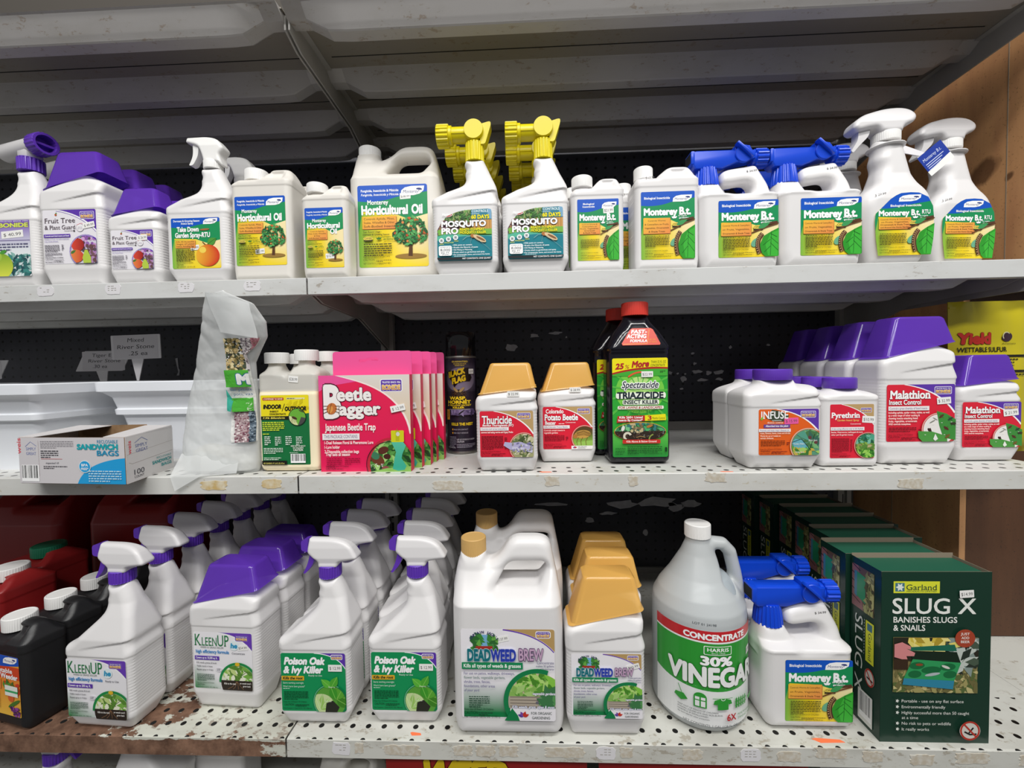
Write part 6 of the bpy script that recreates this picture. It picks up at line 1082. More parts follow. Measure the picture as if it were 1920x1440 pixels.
def spray_can(label):
    t = thing('aerosol_can', label, 'spray can'); R = 31.5
    def can(): bm = bmesh.new(); add_lathe(bm, [(29, 0), (31.5, 1), (R + .6, 2.5), (R, 4), (R, 196), (R + .4, 198), (R - 2, 202), (27, 206)], 56); return sm(bm, 50)
    part(t, 'can', cached('sc', can), 'can_metal')
    def cap(): bm = bmesh.new(); add_lathe(bm, [(30.6, 198), (31.2, 199), (31, 236), (30.2, 244), (28, 248), (25, 248.5)], 56); return sm(bm, 40)
    part(t, 'cap', cached('scc', cap), 'can_cap')
    def sleeve(): bm = bmesh.new(); add_lathe(bm, [(R + .15, 6), (R + .3, 7), (R + .3, 194), (R + .15, 195)], 56); return sm(bm, 50)
    part(t, 'sleeve', cached('scs', sleeve), 'sleeve'); place(pr_can(), t, 0, 0, 131, curve=R + .5, w=72, h=124); place(pr_can_low(), t, 0, 0, 39, name='lower_label', curve=R + .5, w=72, h=60); price(t, 22, -25.8, 168, '$ 8.99', 0, 12, 10).rotation_euler.z = math.radians(42); return t
M['sleeve'] = mat('dark_purple_printed_sleeve', '241c2a', .25)
def carton(root, w, d, h, m, name='carton', bev=.6):
    bm = bmesh.new(); add_box(bm, -w / 2, w / 2, -d / 2, d / 2, 0, h, bev); return part(root, name, bm_mesh(bm), m)
def beetle_box(label, d=18):
    t = thing('hanging_carton', label, 'box'); w, h = 157, 165; carton(t, w, d, h, 'beetle_side'); place(pr_beetle(), t, 0, -d / 2 - .15, h / 2, name='front_print', w=w, h=h, m='print_card')
    def tab():
        out = [(-a, b) if False else (a, b) for a, b in rpoly([(-w / 2 + 18, h - 1), (w / 2 + 2 - 2, h - 1), (w / 2, h + 41, 6), (-w / 2 + 18, h + 41, 6)])]
        cu = bpy.data.curves.new('c', 'CURVE'); cu.dimensions = '2D'; cu.fill_mode = 'BOTH'; cu.extrude = .35
        for pts in (out, rpoly([(-14, h + 22, 3), (-4, h + 22, 2), (0, h + 25, 4), (12, h + 25, 4), (20, h + 24, 3), (20, h + 30, 3), (4, h + 30, 3), (-2, h + 28, 3), (-14, h + 27, 3)])):
            s = cu.splines.new('POLY'); s.points.add(len(pts) - 1); s.use_cyclic_u = True
            for p, (x, y) in zip(s.points, pts): p.co = (x * .001, y * .001, 0, 1)
        cu.extrude = .0004; o = bpy.data.objects.new('c', cu); me = bpy.data.meshes.new_from_object(o); bpy.data.objects.remove(o); me.transform(Matrix.Rotation(math.pi / 2, 4, 'X')); me.materials.clear(); return me
    part(t, 'hang_tab', cached('bbt', tab), 'pink', (0, d / 2 - 1, 0)); price(t, 58, -d / 2 - 2.4, 108, '$ 12.99', 12, 25, 11); return t
M['beetle_side'] = mat('crimson_card', 'd81f50', .5)
def slug_box(label):
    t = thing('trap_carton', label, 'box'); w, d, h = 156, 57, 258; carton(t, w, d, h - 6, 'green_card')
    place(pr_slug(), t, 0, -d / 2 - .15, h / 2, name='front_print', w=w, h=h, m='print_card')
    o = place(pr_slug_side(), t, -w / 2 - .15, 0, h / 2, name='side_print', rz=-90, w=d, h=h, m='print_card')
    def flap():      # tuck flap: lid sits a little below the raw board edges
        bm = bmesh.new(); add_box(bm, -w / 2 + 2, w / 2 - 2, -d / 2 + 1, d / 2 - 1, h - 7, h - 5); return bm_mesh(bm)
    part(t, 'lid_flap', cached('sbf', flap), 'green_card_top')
    def rim():
        bm = bmesh.new(); add_box(bm, -w / 2, w / 2, -d / 2, -d / 2 + .7, h - 8, h); add_box(bm, -w / 2, w / 2, d / 2 - .7, d / 2, h - 8, h + 3); add_box(bm, -w / 2, -w / 2 + .7, -d / 2, d / 2, h - 8, h - 1); add_box(bm, w / 2 - .7, w / 2, -d / 2, d / 2, h - 8, h - 1); return bm_mesh(bm)
    part(t, 'board_edge', cached('sbr', rim), 'kraft'); price(t, 41, -d / 2 - 2.2, 226, '$14.99', 4, 20, 11); return t

# ---------------------------------------------------------------- what stands on the shelves
ORD = ('front', 'second', 'third', 'fourth', 'fifth', 'sixth', 'seventh')
def row(t, pos, rot, labels, group):
    """put the first where it stands and copies of it behind"""
    t['group'] = group
    t.location = pos[0]; t.rotation_euler.z = math.radians(rot)
    for p, l in zip(pos[1:], labels): dup(t, p, rot, l, group)
def at(x, yf, d, z): return (x, yf + d / 2000, z)
def behind(n, what): return ['%s, %s from the front' % (what, ORD[i + 1]) for i in range(n)]
# ---- upper shelf
def purple_hose_end(root, x, z):
    part(root, 'collar', cached('qc', lambda: screw_cap(19, 24, 20, 1.3)), 'purple', (x, 0, z))
    def body(): bm = bmesh.new(); tube(bm, 16, -72, 22, 0, 46, seg=32); add_box(bm, -16, 14, -13, 13, 22, 48, 5); return sm(bm)
    bd = part(root, 'hose_end_body', cached('qb', body), 'sprayer_grey', (x, 0, z), rot=(0, 0, -14))
    def ring():
        bm = bmesh.new(); prof = [(19, 0), (20, 1), (20, 24), (19, 25), (15, 25), (14.5, 6)]; add_lathe(bm, prof, 40, Matrix.Translation((22, 0, 46)) @ Matrix.Rotation(math.pi / 2, 4, 'Y'), 20, 1.0, (.5, 24)); return sm(bm)
    part(bd, 'hose_connector', cached('qr', ring), 'purple'); 
    def bar(): bm = bmesh.new(); add_box(bm, 24, 40, -15, 15, 44, 48); return sm(bm)
    part(bd, 'connector_bar', cached('qx', bar), 'purple')
P1 = pr_pears()
t = rtu_bottle('white hose-end spray bottle with pear label and purple ring nozzle, at the far left', purple_hose_end, P1, 94, 104, 72, (14, -33.6, 96, '$ 40.99', 4, 42, 13), name='hose_end_bottle', cat='spray bottle', nz=222)
row(t, [at(-.568, .064, 68, Z2), at(-.572, .137, 68, Z2)], 0, ['white hose-end spray bottle peeking out behind the pear label bottle'], 'hose-end fruit sprays')
L = pr_fruit_guard()
t = conc_bottle('large white bottle with purple measuring cup and fruit picture label, upper shelf left', L, 120, 66, 138, 170, 207, 246, 'purple_clear', 100, 97, 88, (37, -34.2, 108, '$ 49.99', 10, 22, 10))
row(t, [at(-.443, .064, 66, Z2), at(-.440, .133, 66, Z2), at(-.437, .202, 66, Z2)], 0, behind(2, 'large fruit label bottle with purple cup'), 'large fruit guard bottles')
t = conc_bottle('small white bottle with purple measuring cup and fruit picture label, beside the larger one', L, 96, 54, 97, 119, 140, 174, 'purple_clear', 78, 70, 61, (20, -28.2, 82, '$ 26.99', 2, 18, 10))
row(t, [at(-.325, .062, 54, Z2), at(-.318, .119, 54, Z2), at(-.312, .176, 54, Z2)], 0, behind(2, 'small fruit label bottle with purple cup'), 'small fruit guard bottles')
t = rtu_bottle('white trigger spray bottle with big red apple on the label', white_trigger, pr_takedown(), 90, 90, 70, (-2, -34, 62, '$16.99', 5, 16, 9), hb=124, nz=214, nx=13)
row(t, [at(-.209, .064, 68, Z2), at(-.203, .137, 68, Z2)], 0, ['white trigger spray bottle half hidden behind the apple label bottle'], 'apple label sprays')
t = can_bottle('medium white oblong bottle with fruit tree label and white cap', pr_hort(125), 110, 64, 168, 184, 206, -24, 20, 20, 92, 122, 88, white='cream', tag_=(-2, -33.2, 52, '$21.99', 3, 17, 9)); t['label'] = 'medium white oblong bottle with fruit tree label, left of the small one'
row(t, [at(-.0885, .064, 64, Z2), at(-.085, .132, 64, Z2)], 0, ['medium white oblong bottle second in row behind the fruit tree label bottle'], 'medium fruit tree oil bottles')
t = can_bottle('small white oblong bottle with fruit tree label, in front of the gallon', pr_hort(142, 'pint'), 84, 42, 136, 150, 168, -20, 18, 17, 68, 104, 70, white='cream', tag_=(10, -21.6, 38, '$16.99', 3, 17, 9))
row(t, [at(.0305, .056, 42, Z2), at(.002, .133, 42, Z2)], 0, ['small white oblong bottle with only its top showing between two fruit tree bottles'], 'small fruit tree oil bottles')
gallon('large white gallon jug with fruit tree label and looped grip, upper shelf', pr_hort(116, 'gallon'), 170, 112, 188, 254, 270, -60, 'cap_white', 21, 20, 130, 150, 102, white='cream', tag_=(24, -56.6, 156, '$38.99', 3, 20, 11)).location = at(.139, .10, 112, Z2)
L = pr_mosquito()
t = rtu_bottle('front mosquito spray bottle with yellow hose end, left of the two rows', yellow_hose_end, L, 96, 88, 70, (36, -34.4, 52, '$20.99', 14, 18, 10), name='hose_end_bottle')
row(t, [at(.2765 + .0032 * i, .064 + .069 * i, 68, Z2) for i in range(5)] + [], 0, behind(4, 'yellow topped spray bottle of the left row'), 'yellow hose-end bottles, left row')
t = rtu_bottle('front mosquito spray bottle with yellow hose end, right of the two rows', yellow_hose_end, L, 96, 88, 70, (26, -34.4, 62, '$20.99', 12, 18, 10), name='hose_end_bottle')
row(t, [at(.4005, .064, 68, Z2)] + [at(.398 + .0032 * i, .134 + .069 * i, 68, Z2) for i in range(4)], 0, behind(4, 'yellow topped spray bottle of the right row'), 'yellow hose-end bottles, right row')
t = can_bottle('small white oblong bottle with green caterpillar label and white cap', pr_bt(100, 145, lines=('Controls Worms &', 'Caterpillars on', 'Fruits, Vegetables,', 'Ornamentals', '& Shade Trees'), small=True), 91, 46, 131, 148, 168, -24, 18.5, 19, 71, 105, 72, tag_=(18, -23.6, 105, '$21.99', 2, 18, 10))
row(t, [at(.509, .064, 46, Z2), at(.499, .113, 46, Z2), at(.49, .162, 46, Z2)], 0, behind(2, 'small white caterpillar label bottle'), 'small caterpillar bottles')
t = can_bottle('medium white oblong bottle with green caterpillar label and printed price above', pr_bt(100, 122, lines=('Controls Worms', '& Caterpillars on Fruits,', 'Vegetables, Ornamentals', '& Shade Trees')), 109, 62, 142, 162, 186, -33, 16.5, 21, 91, 115, 76); price(t, -30, -31.8, 158, '$ 19.99', 4, 18, 8, clear=True)
row(t, [at(.628, .064, 62, Z2), at(.606, .13, 62, Z2)], 0, ['medium white caterpillar label bottle second in its row, mostly hidden'], 'medium caterpillar bottles')
L = pr_bt(100, 96)
t = hose_jug('white caterpillar label jug with blue hose end, left of the two on the upper shelf', L)
row(t, [at(.751, .062, 80, Z2), at(.732, .148, 80, Z2)], 0, ['white jug with blue hose end behind the left one on the upper shelf'], 'blue hose-end jugs, left')
r = dup(t, at(.888, .062, 80, Z2), 0, 'white caterpillar label jug with blue hose end, right of the two on the upper shelf', 'blue hose-end jugs, right')
dup(t, at(.876, .148, 80, Z2), 0, 'white jug with blue hose end behind the right one on the upper shelf', 'blue hose-end jugs, right')
out = [(6, 0), (94, 0), (98, 30), (100, 62), (98, 84), (90, 100), (74, 108), (60, 109), (44, 108), (30, 102), (26, 98), (2, 82), (0, 60), (2, 30)]
LR = pr_bt(100, 109, True, outline=out)
t = dome_bottle('white trigger spray bottle with rounded head and caterpillar label, nearer of the pair at right', LR); t.location = at(1.015, .062, 68, Z2)
def booklet(root, x, y, z, rz):      # folded leaflet tied to the neck
    def leaf_(): bm = bmesh.new(); add_prism(bm, [(-20, 0), (32, 22), (28, 26), (30, 40), (0, 40), (-22, 10)], -.5, .5); return bm_mesh(bm)
    o = part(root, 'neck_leaflet', cached('lf', lambda: prism_mesh([(-14, -4), (46, -12), (64, -2), (24, 14), (-10, 12)], -.6, .6, 0)), 'tag', (x, y, z), rot=(-25, 0, rz))
    L = Label(46, 26, 1, '1c3a9a'); L.poly([(0, 0), (46, 0), (46, 8), (0, 6)], 'f2f3f0'); L.t('Monterey B.t.', 4, 17, 4, 'd4dcf2', w=34, sh=.2)
    for k in range(4): L.rect(4, 13 - k * 2.4, 38 - k * 5, 13.8 - k * 2.4, 'd4dcf2')
    return place(L, root, x + 55, y - 16, z - 24, name='leaflet_cover', ry=-36, rx=-10, rz=14, w=62, h=38)
booklet_later = t
r = dup(t, at(1.153, .098, 68, Z2), 4, 'white trigger spray bottle with rounded head and caterpillar label, rightmost on the upper shelf')
dup(t, at(1.025, .172, 68, Z2), 0, 'white trigger spray bottle with rounded head, partly hidden behind the nearer of the pair')
booklet(t, 10, -6, 203, 12)

# ---- middle shelf
def planter(label, loc, w, d):
    t = thing('planter', label, 'planter', loc); a, b = w / 2, d / 2
    def R(k, z): return (-a + k, a - k, -b + k, b - k, 14, z, z)
    bm = bmesh.new(); add_loft(bm, fillet([R(44, 0), R(28, 92), R(20, 94), R(19, 104), R(22, 106), R(17, 128), R(8, 138), R(1, 141), R(0, 158), R(3, 160), R(10, 160), R(13, 150)], {1: 2, 4: 2}), cap1=False); part(t, 'tub', sm(bm, 30), 'pot')
    bm = bmesh.new(); add_loft(bm, [R(12, 146), R(12.5, 150)]); part(t, 'gravel_fill', bm_mesh(bm), 'pot_inside'); return t
planter('white ribbed rectangular planter at the left edge behind the sandwich bag box', (-.637, .165, Z3), 320, 290)
planter('white ribbed rectangular planter standing beside the cloudy plastic bag', (-.305, .255, Z3), 320, 300)
def sign(label, loc, w, h, lines, rz=0, ry=0, lean=0):
    t = thing('plant_marker', label, 'sign', loc, rz); t.rotation_euler.y = math.radians(ry)
    def plate(): return prism_mesh([(-w / 2 + lean, 0, 2), (-w * .1 + lean * .6, 0), (-2, -48), (2, -48), (w * .14 + lean * .6, 0), (w / 2 + lean, 0, 2), (w / 2 - lean, h, 2), (-w / 2 - lean, h, 2)], -.8, .8, 0)
    part(t, 'plate', plate(), 'tag'); L = pr_sign(lines); place(L, t, 0, -1, h / 2, name='handwriting', w=w * .9, h=h * .95); return t
sign('white plant marker handwritten mixed river stone, nearest of the three', (-.461, .2, .207), 110, 52, (('Mixed', 32, 38), ('River Stone', 8, 84), ('.25 ea', 34, 42)), ry=-1)
sign('white plant marker handwritten tiger eye river stone, overlapped by the next', (-.588, .25, .183), 112, 46, (('Tiger Eye', 24, 60), ('River Stone', 14, 76), ('.30 ea', 24, 34)), ry=0, lean=-12)
sign('white plant marker cut off by the left edge of the photo', (-.885, .25, .168), 112, 44, (('', 24, 50), ('ino', 72, 18)), lean=-12)
def sandwich_box():
    t = thing('bag_carton', 'torn open white and blue sandwich bag box lying on the middle shelf', 'box', (-.25, -.044, Z3), 0); u = Vector((-.192, .014, 0)); v = Vector((-.026, .115, 0)); h = .074; th = .0008
    def quad(name, A, B, C_, D, m, thick=.0008):
        n = (B - A).cross(D - A).normalized() * thick; bm = bmesh.new(); P = [bm.verts.new(p) for p in (A, B, C_, D)]; Q = [bm.verts.new(p + n) for p in (A, B, C_, D)]
        bm.faces.new(P); bm.faces.new(Q[::-1])
        for i in range(4): bm.faces.new((P[i], Q[i], Q[(i + 1) % 4], P[(i + 1) % 4]))
        return link(name, bm_mesh(bm, 1), M[m], t)
    O = Vector((0, 0, 0)); H = Vector((0, 0, h)); H2 = Vector((0, 0, h + .004))
    quad('front_panel', u, O, H, u + H, 'cardboard'); quad('back_panel', v, u + v, u + v + H2, v + H2, 'card_white'); quad('end_panel', O, v, v + H2, H, 'card_white'); quad('end_panel', u + v, u, u + H, u + v + H, 'card_white'); quad('bottom', O, u, u + v, v, 'cardboard')
    quad('lid', H, H2 + v, H2 + v + u * .27, H + u * .2, 'card_white'); k = quad('torn_lid_edge', H + u * .86, H2 + v + u * .62, H2 + v + u, H + u, 'card_white'); quad('inner_liner', v * .97 + u * .25 + H * .2, v * .97 + u + H * .2, v * .97 + u + H2, v * .97 + u * .25 + H2 * 1.03, 'cardboard')
    for nm, L, A, U, ln in (('front_print', pr_sand_front(), O, u, u.length), ('end_print', pr_sand_end(), O, v, v.length)):
        me = L.mesh(None, ln * 1000 / L.w, h * 1000 / L.h); o = link(nm, me, M['print_card'], t)
        if nm == 'front_print': c = u / 2 + H / 2; ang = math.atan2(-u.y, -u.x); nrm = Vector((math.sin(ang), -math.cos(ang), 0))
        else: c = v / 2 + H / 2; ang = math.atan2(v.y, v.x); nrm = Vector((math.sin(ang), -math.cos(ang), 0))
        o.location = c + nrm * .0012; o.rotation_euler = (0, 0, ang)
    return t
M['card_white'] = mat('white_coated_card', 'd6d2d2', .55)
sandwich_box()
def film_bag():
    t = thing('plastic_bag', 'crumpled cloudy plastic bag of gravel with a printed panel, leaning on the planter', 'bag', (-.155, .055, Z3))
    zs = [0, 4, 20, 55, 92, 125, 155, 190, 214, 232, 256, 285, 304]; xl = [-52, -62, -66, -66, -60, -51, -41, -28, -18, -10, 0, 10, 20]; xr = [64, 68, 70, 70, 70, 70, 71, 74, 90, 104, 108, 94, 50]; th = [18, 26, 30, 30, 27, 24, 21, 18, 15, 13, 10, 6, 2]; yo = [-18, -22, -20, -18, -18, -20, -24, -30, -36, -42, -50, -60, -66]
    NZ, NA = 120, 150; rnd = np.random.RandomState(4); V = []; ph = rnd.uniform(0, 6.28, 12); F = []
    from mathutils import noise as mn
    def wr(x, z): p = Vector((x * .03, z * .016, 1.7)); q = Vector((x * .05 + z * .02, z * .04 - x * .015, 5.1)); return 3 * mn.noise(p) + 5 * abs(mn.noise(q * .7)) + 1.0 * abs(mn.noise(q * 2.3)) + .35 * abs(mn.noise(q * 5)) + .2 * mn.noise(p * 9)
    def ring(z): return [np.interp(z, zs, q) for q in (xl, xr, th, yo)]
    def fy(x, z):
        l, r, h, o = ring(z); u = max(-1, min(1, (2 * x - l - r) / (r - l))); return o - h * (1 - u * u) ** .45 * .8 - wr(x, z) * .8
    for i in range(NZ + 1):
        z = 304 * i / NZ; l, r, h, o = ring(z)
        for j in range(NA):
            a = 2 * math.pi * j / NA; u = math.cos(a); s_ = math.sin(a); x = (l + r) / 2 + (r - l) / 2 * u; y = o - h * math.copysign(abs(s_) ** .9, s_) * .8 - (wr(x, z) * .8 if s_ > 0 else 0); V.append((x, y, z + (2.5 * math.sin(x * .12 + 1) if i == NZ else 0)))
    for i in range(NZ):
        for j in range(NA): F.append((i * NA + j, i * NA + (j + 1) % NA, (i + 1) * NA + (j + 1) % NA, (i + 1) * NA + j))
    me = np_mesh(np.array(V) * .001, np.array(F)); part(t, 'film', me, 'sheer')
    # spilled bottom corner and the folded-over top flap
    bm = bmesh.new(); vs = [bm.verts.new(p) for p in ((-64, -30, 34), (-60, -60, 2), (-50, -63, -22), (-10, -58, 1), (44, -46, 3), (44, -40, 22), (-20, -40, 40))]; [bm.faces.new(f) for f in ((vs[0], vs[1], vs[6]), (vs[1], vs[2], vs[3], vs[6]), (vs[3], vs[4], vs[5], vs[6]))]; part(t, 'bottom_corner', bm_mesh(bm), 'sheer')
    bm = bmesh.new(); g = [[bm.verts.new((22 + u * 76 + v_ * (18 - 10 * u), -70 - 8 * math.sin(u * 2.4) + v_ * 4 - 2 * math.sin(v_ * 5 + u * 7), 305 - v_ * 66 - u * 22 + u * v_ * 10)) for u in np.linspace(0, 1, 9)] for v_ in np.linspace(0, 1, 9)]
    for A, B in zip(g, g[1:]):
        for j in range(8): bm.faces.new((A[j], A[j + 1], B[j + 1], B[j]))
    part(t, 'top_flap', sm(bm, 180), 'sheer')
    L = pr_gravel(); me = L.mesh(None, 1.05, 1.094, split=7); n = len(me.vertices); co = np.empty(n * 3, np.float32); me.vertices.foreach_get('co', co); co = co.reshape(-1, 3) * 1000; co[:, 0] += 65; co[:, 2] += 142; co[:, 0] = np.minimum(co[:, 0], np.interp(co[:, 2], [204, 214, 230], [69.5, 84, 98]))
    lift = co[:, 1].copy(); co[:, 1] = [fy(x, z) - 1.5 + l for x, z, l in zip(co[:, 0], co[:, 2], lift)]; me.vertices.foreach_set('co', (co * .001).ravel()); me.update(); link('printed_panel', me, M['print_card'], t)
    # gravel lump inside
    def lump(): bm = bmesh.new(); add_loft(bm, [(-46, 54, -30, 0, 12, 3, 3), (-54, 58, -34, 2, 14, 14, 12), (-50, 54, -30, 0, 14, 38, 32), (-30, 36, -22, -8, 6, 48, 42)]); return sm(bm, 60)
    part(t, 'contents', lump(), 'pale_gravel')
M['pale_gravel'] = mat('pale_gravel', 'dedcd6', .8, bump=(200, .6), var=(160, 'f0eee8'))
film_bag()
t = indoor('cream twin-neck dosing bottle with yellow and green label, in front'); row(t, [at(-.030, .027, 60, Z3), at(-.022, .092, 60, Z3)], 0, ['cream twin-neck dosing bottle behind, only its white caps showing'], 'twin-neck dosing bottles')
t = beetle_box('front pink and crimson hanging box showing beetle trap and green bag')
row(t, [at(.1045, .027, 18, Z3), at(.116, .055, 18, Z3), at(.127, .074, 18, Z3), at(.132, .1, 18, Z3), at(.142, .12, 18, Z3)], 0, behind(4, 'pink topped hanging trap box'), 'pink beetle trap boxes')
t = spray_can('black aerosol can with yellow wasp lettering behind the pink boxes'); t.location = (.2445, .194, Z3); t.rotation_euler.z = math.radians(4)
PA = (102, 58, 103, 124, 142, 181, 'amber_clear', 88, 76, 64)
t = conc_bottle('white bottle with amber cup and red label of a grey-blue caterpillar', pr_bonide('thur'), *PA, (12, -30.6, 130, '$ 22.99', 0, 20, 9)); row(t, [at(.347, .011, 58, Z3), at(.348, .092, 58, Z3)], 0, ['amber cup bottle hidden behind the caterpillar label one'], 'amber cup bottles, left')
t = conc_bottle('white bottle with amber cup and red label of a striped beetle', pr_bonide('colo'), *PA, (14, -30.6, 132, '$ 28.99', 0, 20, 9)); row(t, [at(.453, .074, 58, Z3), at(.456, .14, 58, Z3)], 0, ['amber cup bottle hidden behind the striped beetle label one'], 'amber cup bottles, right')
t = spectra('tall black glossy bottle with red cap and green lawn label, in front'); row(t, [at(.577, .057, 66, Z3), at(.563, .13, 66, Z3)], 0, ['tall black glossy bottle with red cap, standing behind the other'], 'tall black bottles')
t = jar('white bottle with wide purple cap and orange label, in front', pr_bonide('infuse'), 122, 70, 102, 122, 145, 29, 18, 94, 74, 62, (10, -35.8, 80, '$ 15.99', 2, 22, 10, 'f25fa8'), 'crease', 6); row(t, [at(.794, .011, 70, Z3), at(.800, .084, 70, Z3)], 0, ['white bottle with wide purple cap, behind the orange label one'], 'orange label bottles')
t = jar('white bottle with purple cap and red label of garden beds, in front', pr_bonide('pyre'), 93, 56, 110, 118, 129, 24, 18, 69, 88, 60, (26, -28.7, 79, '$10.99', -4, 20, 11), 'plain'); row(t, [at(.909, .025, 56, Z3), at(.912, .084, 56, Z3), at(.915, .143, 56, Z3)], 0, behind(2, 'small white bottle with purple cap'), 'garden bed label bottles')
LM = pr_bonide('mala')
t = conc_bottle('large white bottle with purple cup and red insect label, in front', LM, 123, 66, 142, 172, 206, 246, 'purple_clear', 108, 94, 87, (36, -34.2, 107, '$ 32.99', 4, 22, 11)); row(t, [at(1.0265, .036, 66, Z3), at(1.024, .106, 66, Z3), at(1.022, .176, 66, Z3), at(1.018, .246, 66, Z3)], 0, behind(3, 'large red insect label bottle with purple cup'), 'large red insect label bottles')
t = conc_bottle('small white bottle with purple cup and red insect label, at the right edge', LM, 102, 58, 103, 124, 142, 181, 'purple_clear', 94, 76, 64, (30, -30, 84, '$ 21.99', 6, 24, 11)); t.location = at(1.158, .054, 58, Z3)
def pouch(name, label, w, h, d, m, loc, L=None, lw=0, lh=0, lz=0, rz=0, cat='bag'):
    t = thing(name, label, cat, loc, rz); n = 24; V = []; F = []; rnd = np.random.RandomState(int(w)); ph = rnd.uniform(0, 6.3, 6)
    def th(u, v): return d / 2 * max(0, (1 - u ** 4)) * min(1, (1 - v) * 2.2) * (min(1, v * 8) ** .5) + .6
    for s_ in (-1, 1):
        for i in range(n + 1):
            for j in range(n + 1):
                u, v = 2 * j / n - 1, i / n; w_ = 1.2 * math.sin(9 * u + 5 * v + ph[0]) * v + 1.0 * math.sin(14 * u - 7 * v + ph[1]); V.append((u * w / 2 * (1 - .03 * math.sin(v * 3.1)), s_ * th(u, v) + w_ * .6, v * h))
    k = (n + 1) ** 2
    for s_ in (0, 1):
        for i in range(n):
            for j in range(n): a = s_ * k + i * (n + 1) + j; f = (a, a + 1, a + n + 2, a + n + 1); F.append(f if s_ == 0 else f[::-1])
    part(t, 'pouch', np_mesh(np.array(V) * .001, np.array(F)), m)
    bm = bmesh.new(); add_box(bm, -w / 2 * .97, w / 2 * .97, -1.2, 1.2, h * .955, h * .965); part(t, 'zip_seam', bm_mesh(bm), m)
    if L:
        me = L.mesh(None, lw / L.w, lh / L.h, split=12); c = len(me.vertices); co = np.empty(c * 3, np.float32); me.vertices.foreach_get('co', co); co = co.reshape(-1, 3) * 1000; co[:, 2] += lz
        co[:, 1] = [-th(max(-1, min(1, 2 * x / w)), z / h) + (1.2 * math.sin(9 * 2 * x / w + 5 * z / h + ph[0]) * z / h + 1.0 * math.sin(14 * 2 * x / w - 7 * z / h + ph[1])) * .6 - 1.0 + l for x, z, l in zip(co[:, 0], co[:, 2], co[:, 1].copy())]
        me.vertices.foreach_set('co', (co * .001).ravel()); me.update(); link('printed_panel', me, M['print_card'], t)
    return t
pouch('foil_bag', 'yellow foil bag of sulfur powder behind the small purple cup bottle', 150, 282, 46, 'yellow_bag', (1.247, .145, Z3), pr_sulfur(), 138, 150, 178)

# ---- bottom shelf
LW = pr_weeder()
t = can_bottle('black oblong jug with vegetable picture label, frontmost', LW, 106, 58, 126, 146, 166, -8, 21, 21, 88, 98, 72, white='black_plastic')
t['label'] = 'black oblong jug with vegetable picture label, frontmost'; row(t, [(-.468, -.018, Z4), (-.472, .047, Z4), (-.477, .112, Z4), (-.482, .177, Z4)], -12, behind(3, 'black oblong jug with white cap'), 'black oblong jugs')
t = can_bottle('dark red jug with white cap behind the black jugs at the left edge', None, 130, 92, 154, 178, 194, 22, 26, 22, 1, 1, 1, white='red_jug'); t.location = (-.645, .088, Z4); t.rotation_euler.z = math.radians(-6)
r = dup(t, (-.648, -.02, Z4), -6, 'dark red jug frontmost at the left edge, cut off by the photo')
t2 = can_bottle('dark red jug with green cap behind the white capped red jug', None, 130, 92, 154, 178, 194, 22, 28, 21, 1, 1, 1, white='red_jug', cap='green_cap'); t2.location = (-.69, .19, Z4); t2.rotation_euler.z = math.radians(-6)
t = gallon('big dark red jug with looped grip standing deep in the shadow at left', None, 210, 150, 200, 290, 305, -70, 'cap_white', 25, 22, 1, 1, 1, white='red_jug', neck=24); t.location = (-.865, .36, Z4)
r = dup(t, (-.60, .37, Z4), 0, 'big dark red jug in the shadow behind the green capped one')
LK = pr_kleen(True)
t = rtu_bottle('front white trigger spray bottle with purple collar and green weed label', purple_trigger, LK, 104, 94, 71, None, hb=122, nz=230)
row(t, [at(-.305 - .0 * i, -.054 + .0715 * i, 68, Z4) for i in range(7)], -3, behind(6, 'white trigger spray bottle of the green weed label row'), 'weed killer trigger sprays')
LC = pr_kleen(False)
t = conc_bottle('front white bottle with purple cup and green weed label', LC, 124, 68, 146, 176, 208, 244, 'purple_clear', 104, 96, 88, (36, -35, 112, '$54.99', 6, 18, 9))
row(t, [at(-.130, -.011, 68, Z4), at(-.126, .062, 68, Z4), at(-.124, .135, 68, Z4)], -3, behind(2, 'white bottle with purple cup and weed label'), 'weed killer concentrates')
LO = pr_oak()
t = rtu_bottle('front white trigger spray bottle with green ivy label, left row', purple_trigger, LO, 104, 94, 75, (36, -34.6, 99, '$ 12.99', 0, 22, 11), hb=127, nz=232)
OAK = t; row(t, [at(.036 + .002 * i, -.040 + .0685 * i, 68, Z4) for i in range(4)], 0, behind(3, 'ivy label trigger spray bottle of the left row'), 'ivy killer sprays, left row')
xs = (.180, .172, .168, .168, .172)
for i in range(5): dup(OAK, at(xs[i], -.036 + .0685 * i, 68, Z4), 0, 'front white trigger spray bottle with green ivy label, right row' if i == 0 else 'ivy label trigger spray bottle of the right row, %s from the front' % ORD[i], 'ivy killer sprays, right row')
LD = pr_dead()
t = gallon('front white gallon jug with tan cap and vegetable garden label', LD, 170, 112, 200, 268, 296, -56, 'tan_cap', 20.5, 28, 142, 138, 104, tag_=(-8, -56.8, 158, '$137.99', 12, 20, 9), neck=19); t.location = at(.346, -.055, 112, Z4)
dup(t, at(.356, .062, 112, Z4), 0, 'white gallon jug with tan cap standing behind the front gallon')
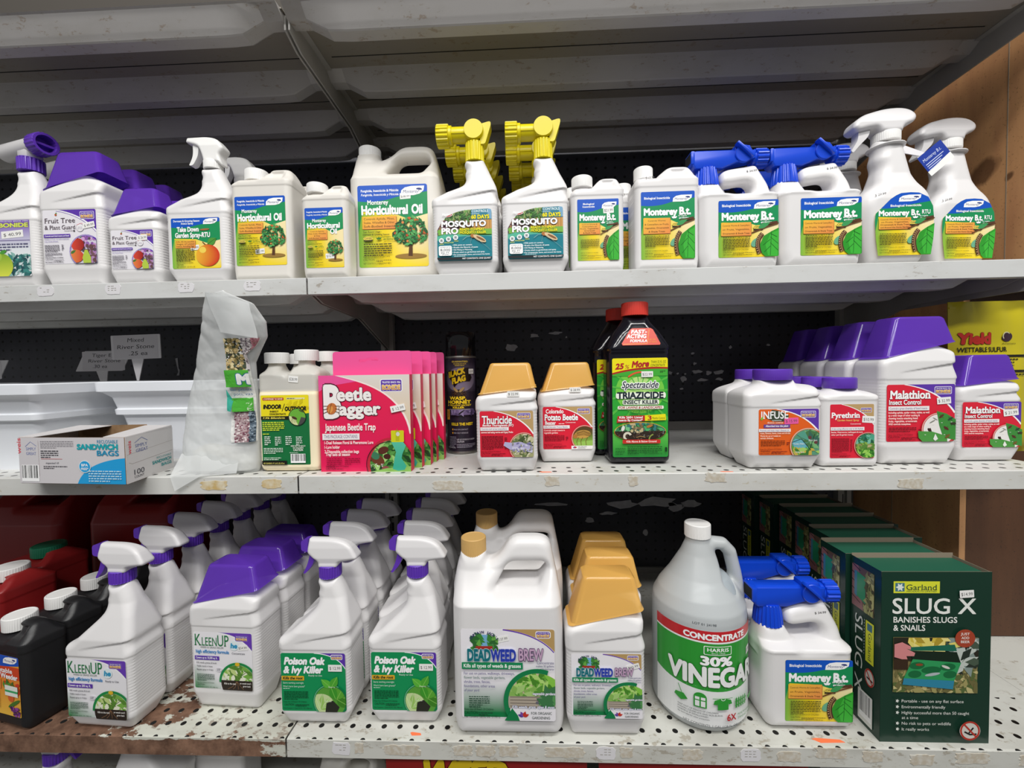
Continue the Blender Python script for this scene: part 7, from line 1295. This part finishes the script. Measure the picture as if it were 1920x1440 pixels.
t = conc_bottle('front white bottle with amber cup and vegetable garden label', LD, 119, 66, 138, 168, 200, 245, 'amber_clear', 105, 96, 86, (40, -34.2, 115, '$42.99', 16, 19, 8))
row(t, [at(.4945, -.052, 66, Z4), at(.510, .018, 66, Z4), at(.512, .088, 66, Z4)], 0, behind(2, 'white bottle with amber cup'), 'amber cup weed bottles')
vinegar('clear gallon jug of vinegar with green label and red band').location = (.663, .029, Z4)
t = hose_jug('front white jug with blue hose end on the bottom shelf beside the green boxes', pr_bt(100, 96)); row(t, [at(.808, -.034, 80, Z4), at(.818, .052, 80, Z4)], 0, ['white jug with blue hose end behind the one on the bottom shelf'], 'blue hose-end jugs, bottom shelf')
t = slug_box('front dark green slug trap box with white lettering and picture'); SX = [(.9775, -.047), (.971, .0135), (.992, .077), (1.005, .139), (1.009, .2), (1.0, .262), (.99, .322)]
row(t, [at(x, y, 57, Z4) for x, y in SX], 0, behind(6, 'dark green slug trap box'), 'dark green trap boxes')

# ---- base shelf: what peeks out under the bottom shelf
t = rtu_bottle('white trigger spray bottle below the rusted shelf, leftmost', purple_trigger, LK, 101, 90, 70, None, hb=122, nz=230); t.location = at(-.445, -.02, 68, Z5); t.rotation_euler.z = math.radians(180); t['group'] = 'sprays below the rusted shelf'
dup(t, at(-.36, .06, 68, Z5), 180, 'white trigger spray bottle below the rusted shelf, second from left', 'sprays below the rusted shelf'); dup(t, at(-.27, .13, 68, Z5), 180, 'white trigger spray bottle below the rusted shelf, third from left', 'sprays below the rusted shelf')
t = gallon('beige jug showing only its top below the bottom shelf seam', None, 110, 90, 180, 268, 296, -30, 'cream', 16, 18, 1, 1, 1, white='milky', neck=14); t.location = at(.075, -.045, 100, Z5)
pouch('fertilizer_bag', 'red bag with yellow lettering showing its top under the bottom shelf', 330, 305, 70, 'red_bag', (.305, -.02, Z5), pr_feed(), 250, 60, 262)
pouch('fertilizer_bag', 'dark red bag showing its top under the vinegar jug', 330, 300, 70, 'red_bag', (.65, -.02, Z5)); pouch('fertilizer_bag', 'white bag showing its top under the green boxes', 300, 300, 70, 'card_white', (.98, -.02, Z5))
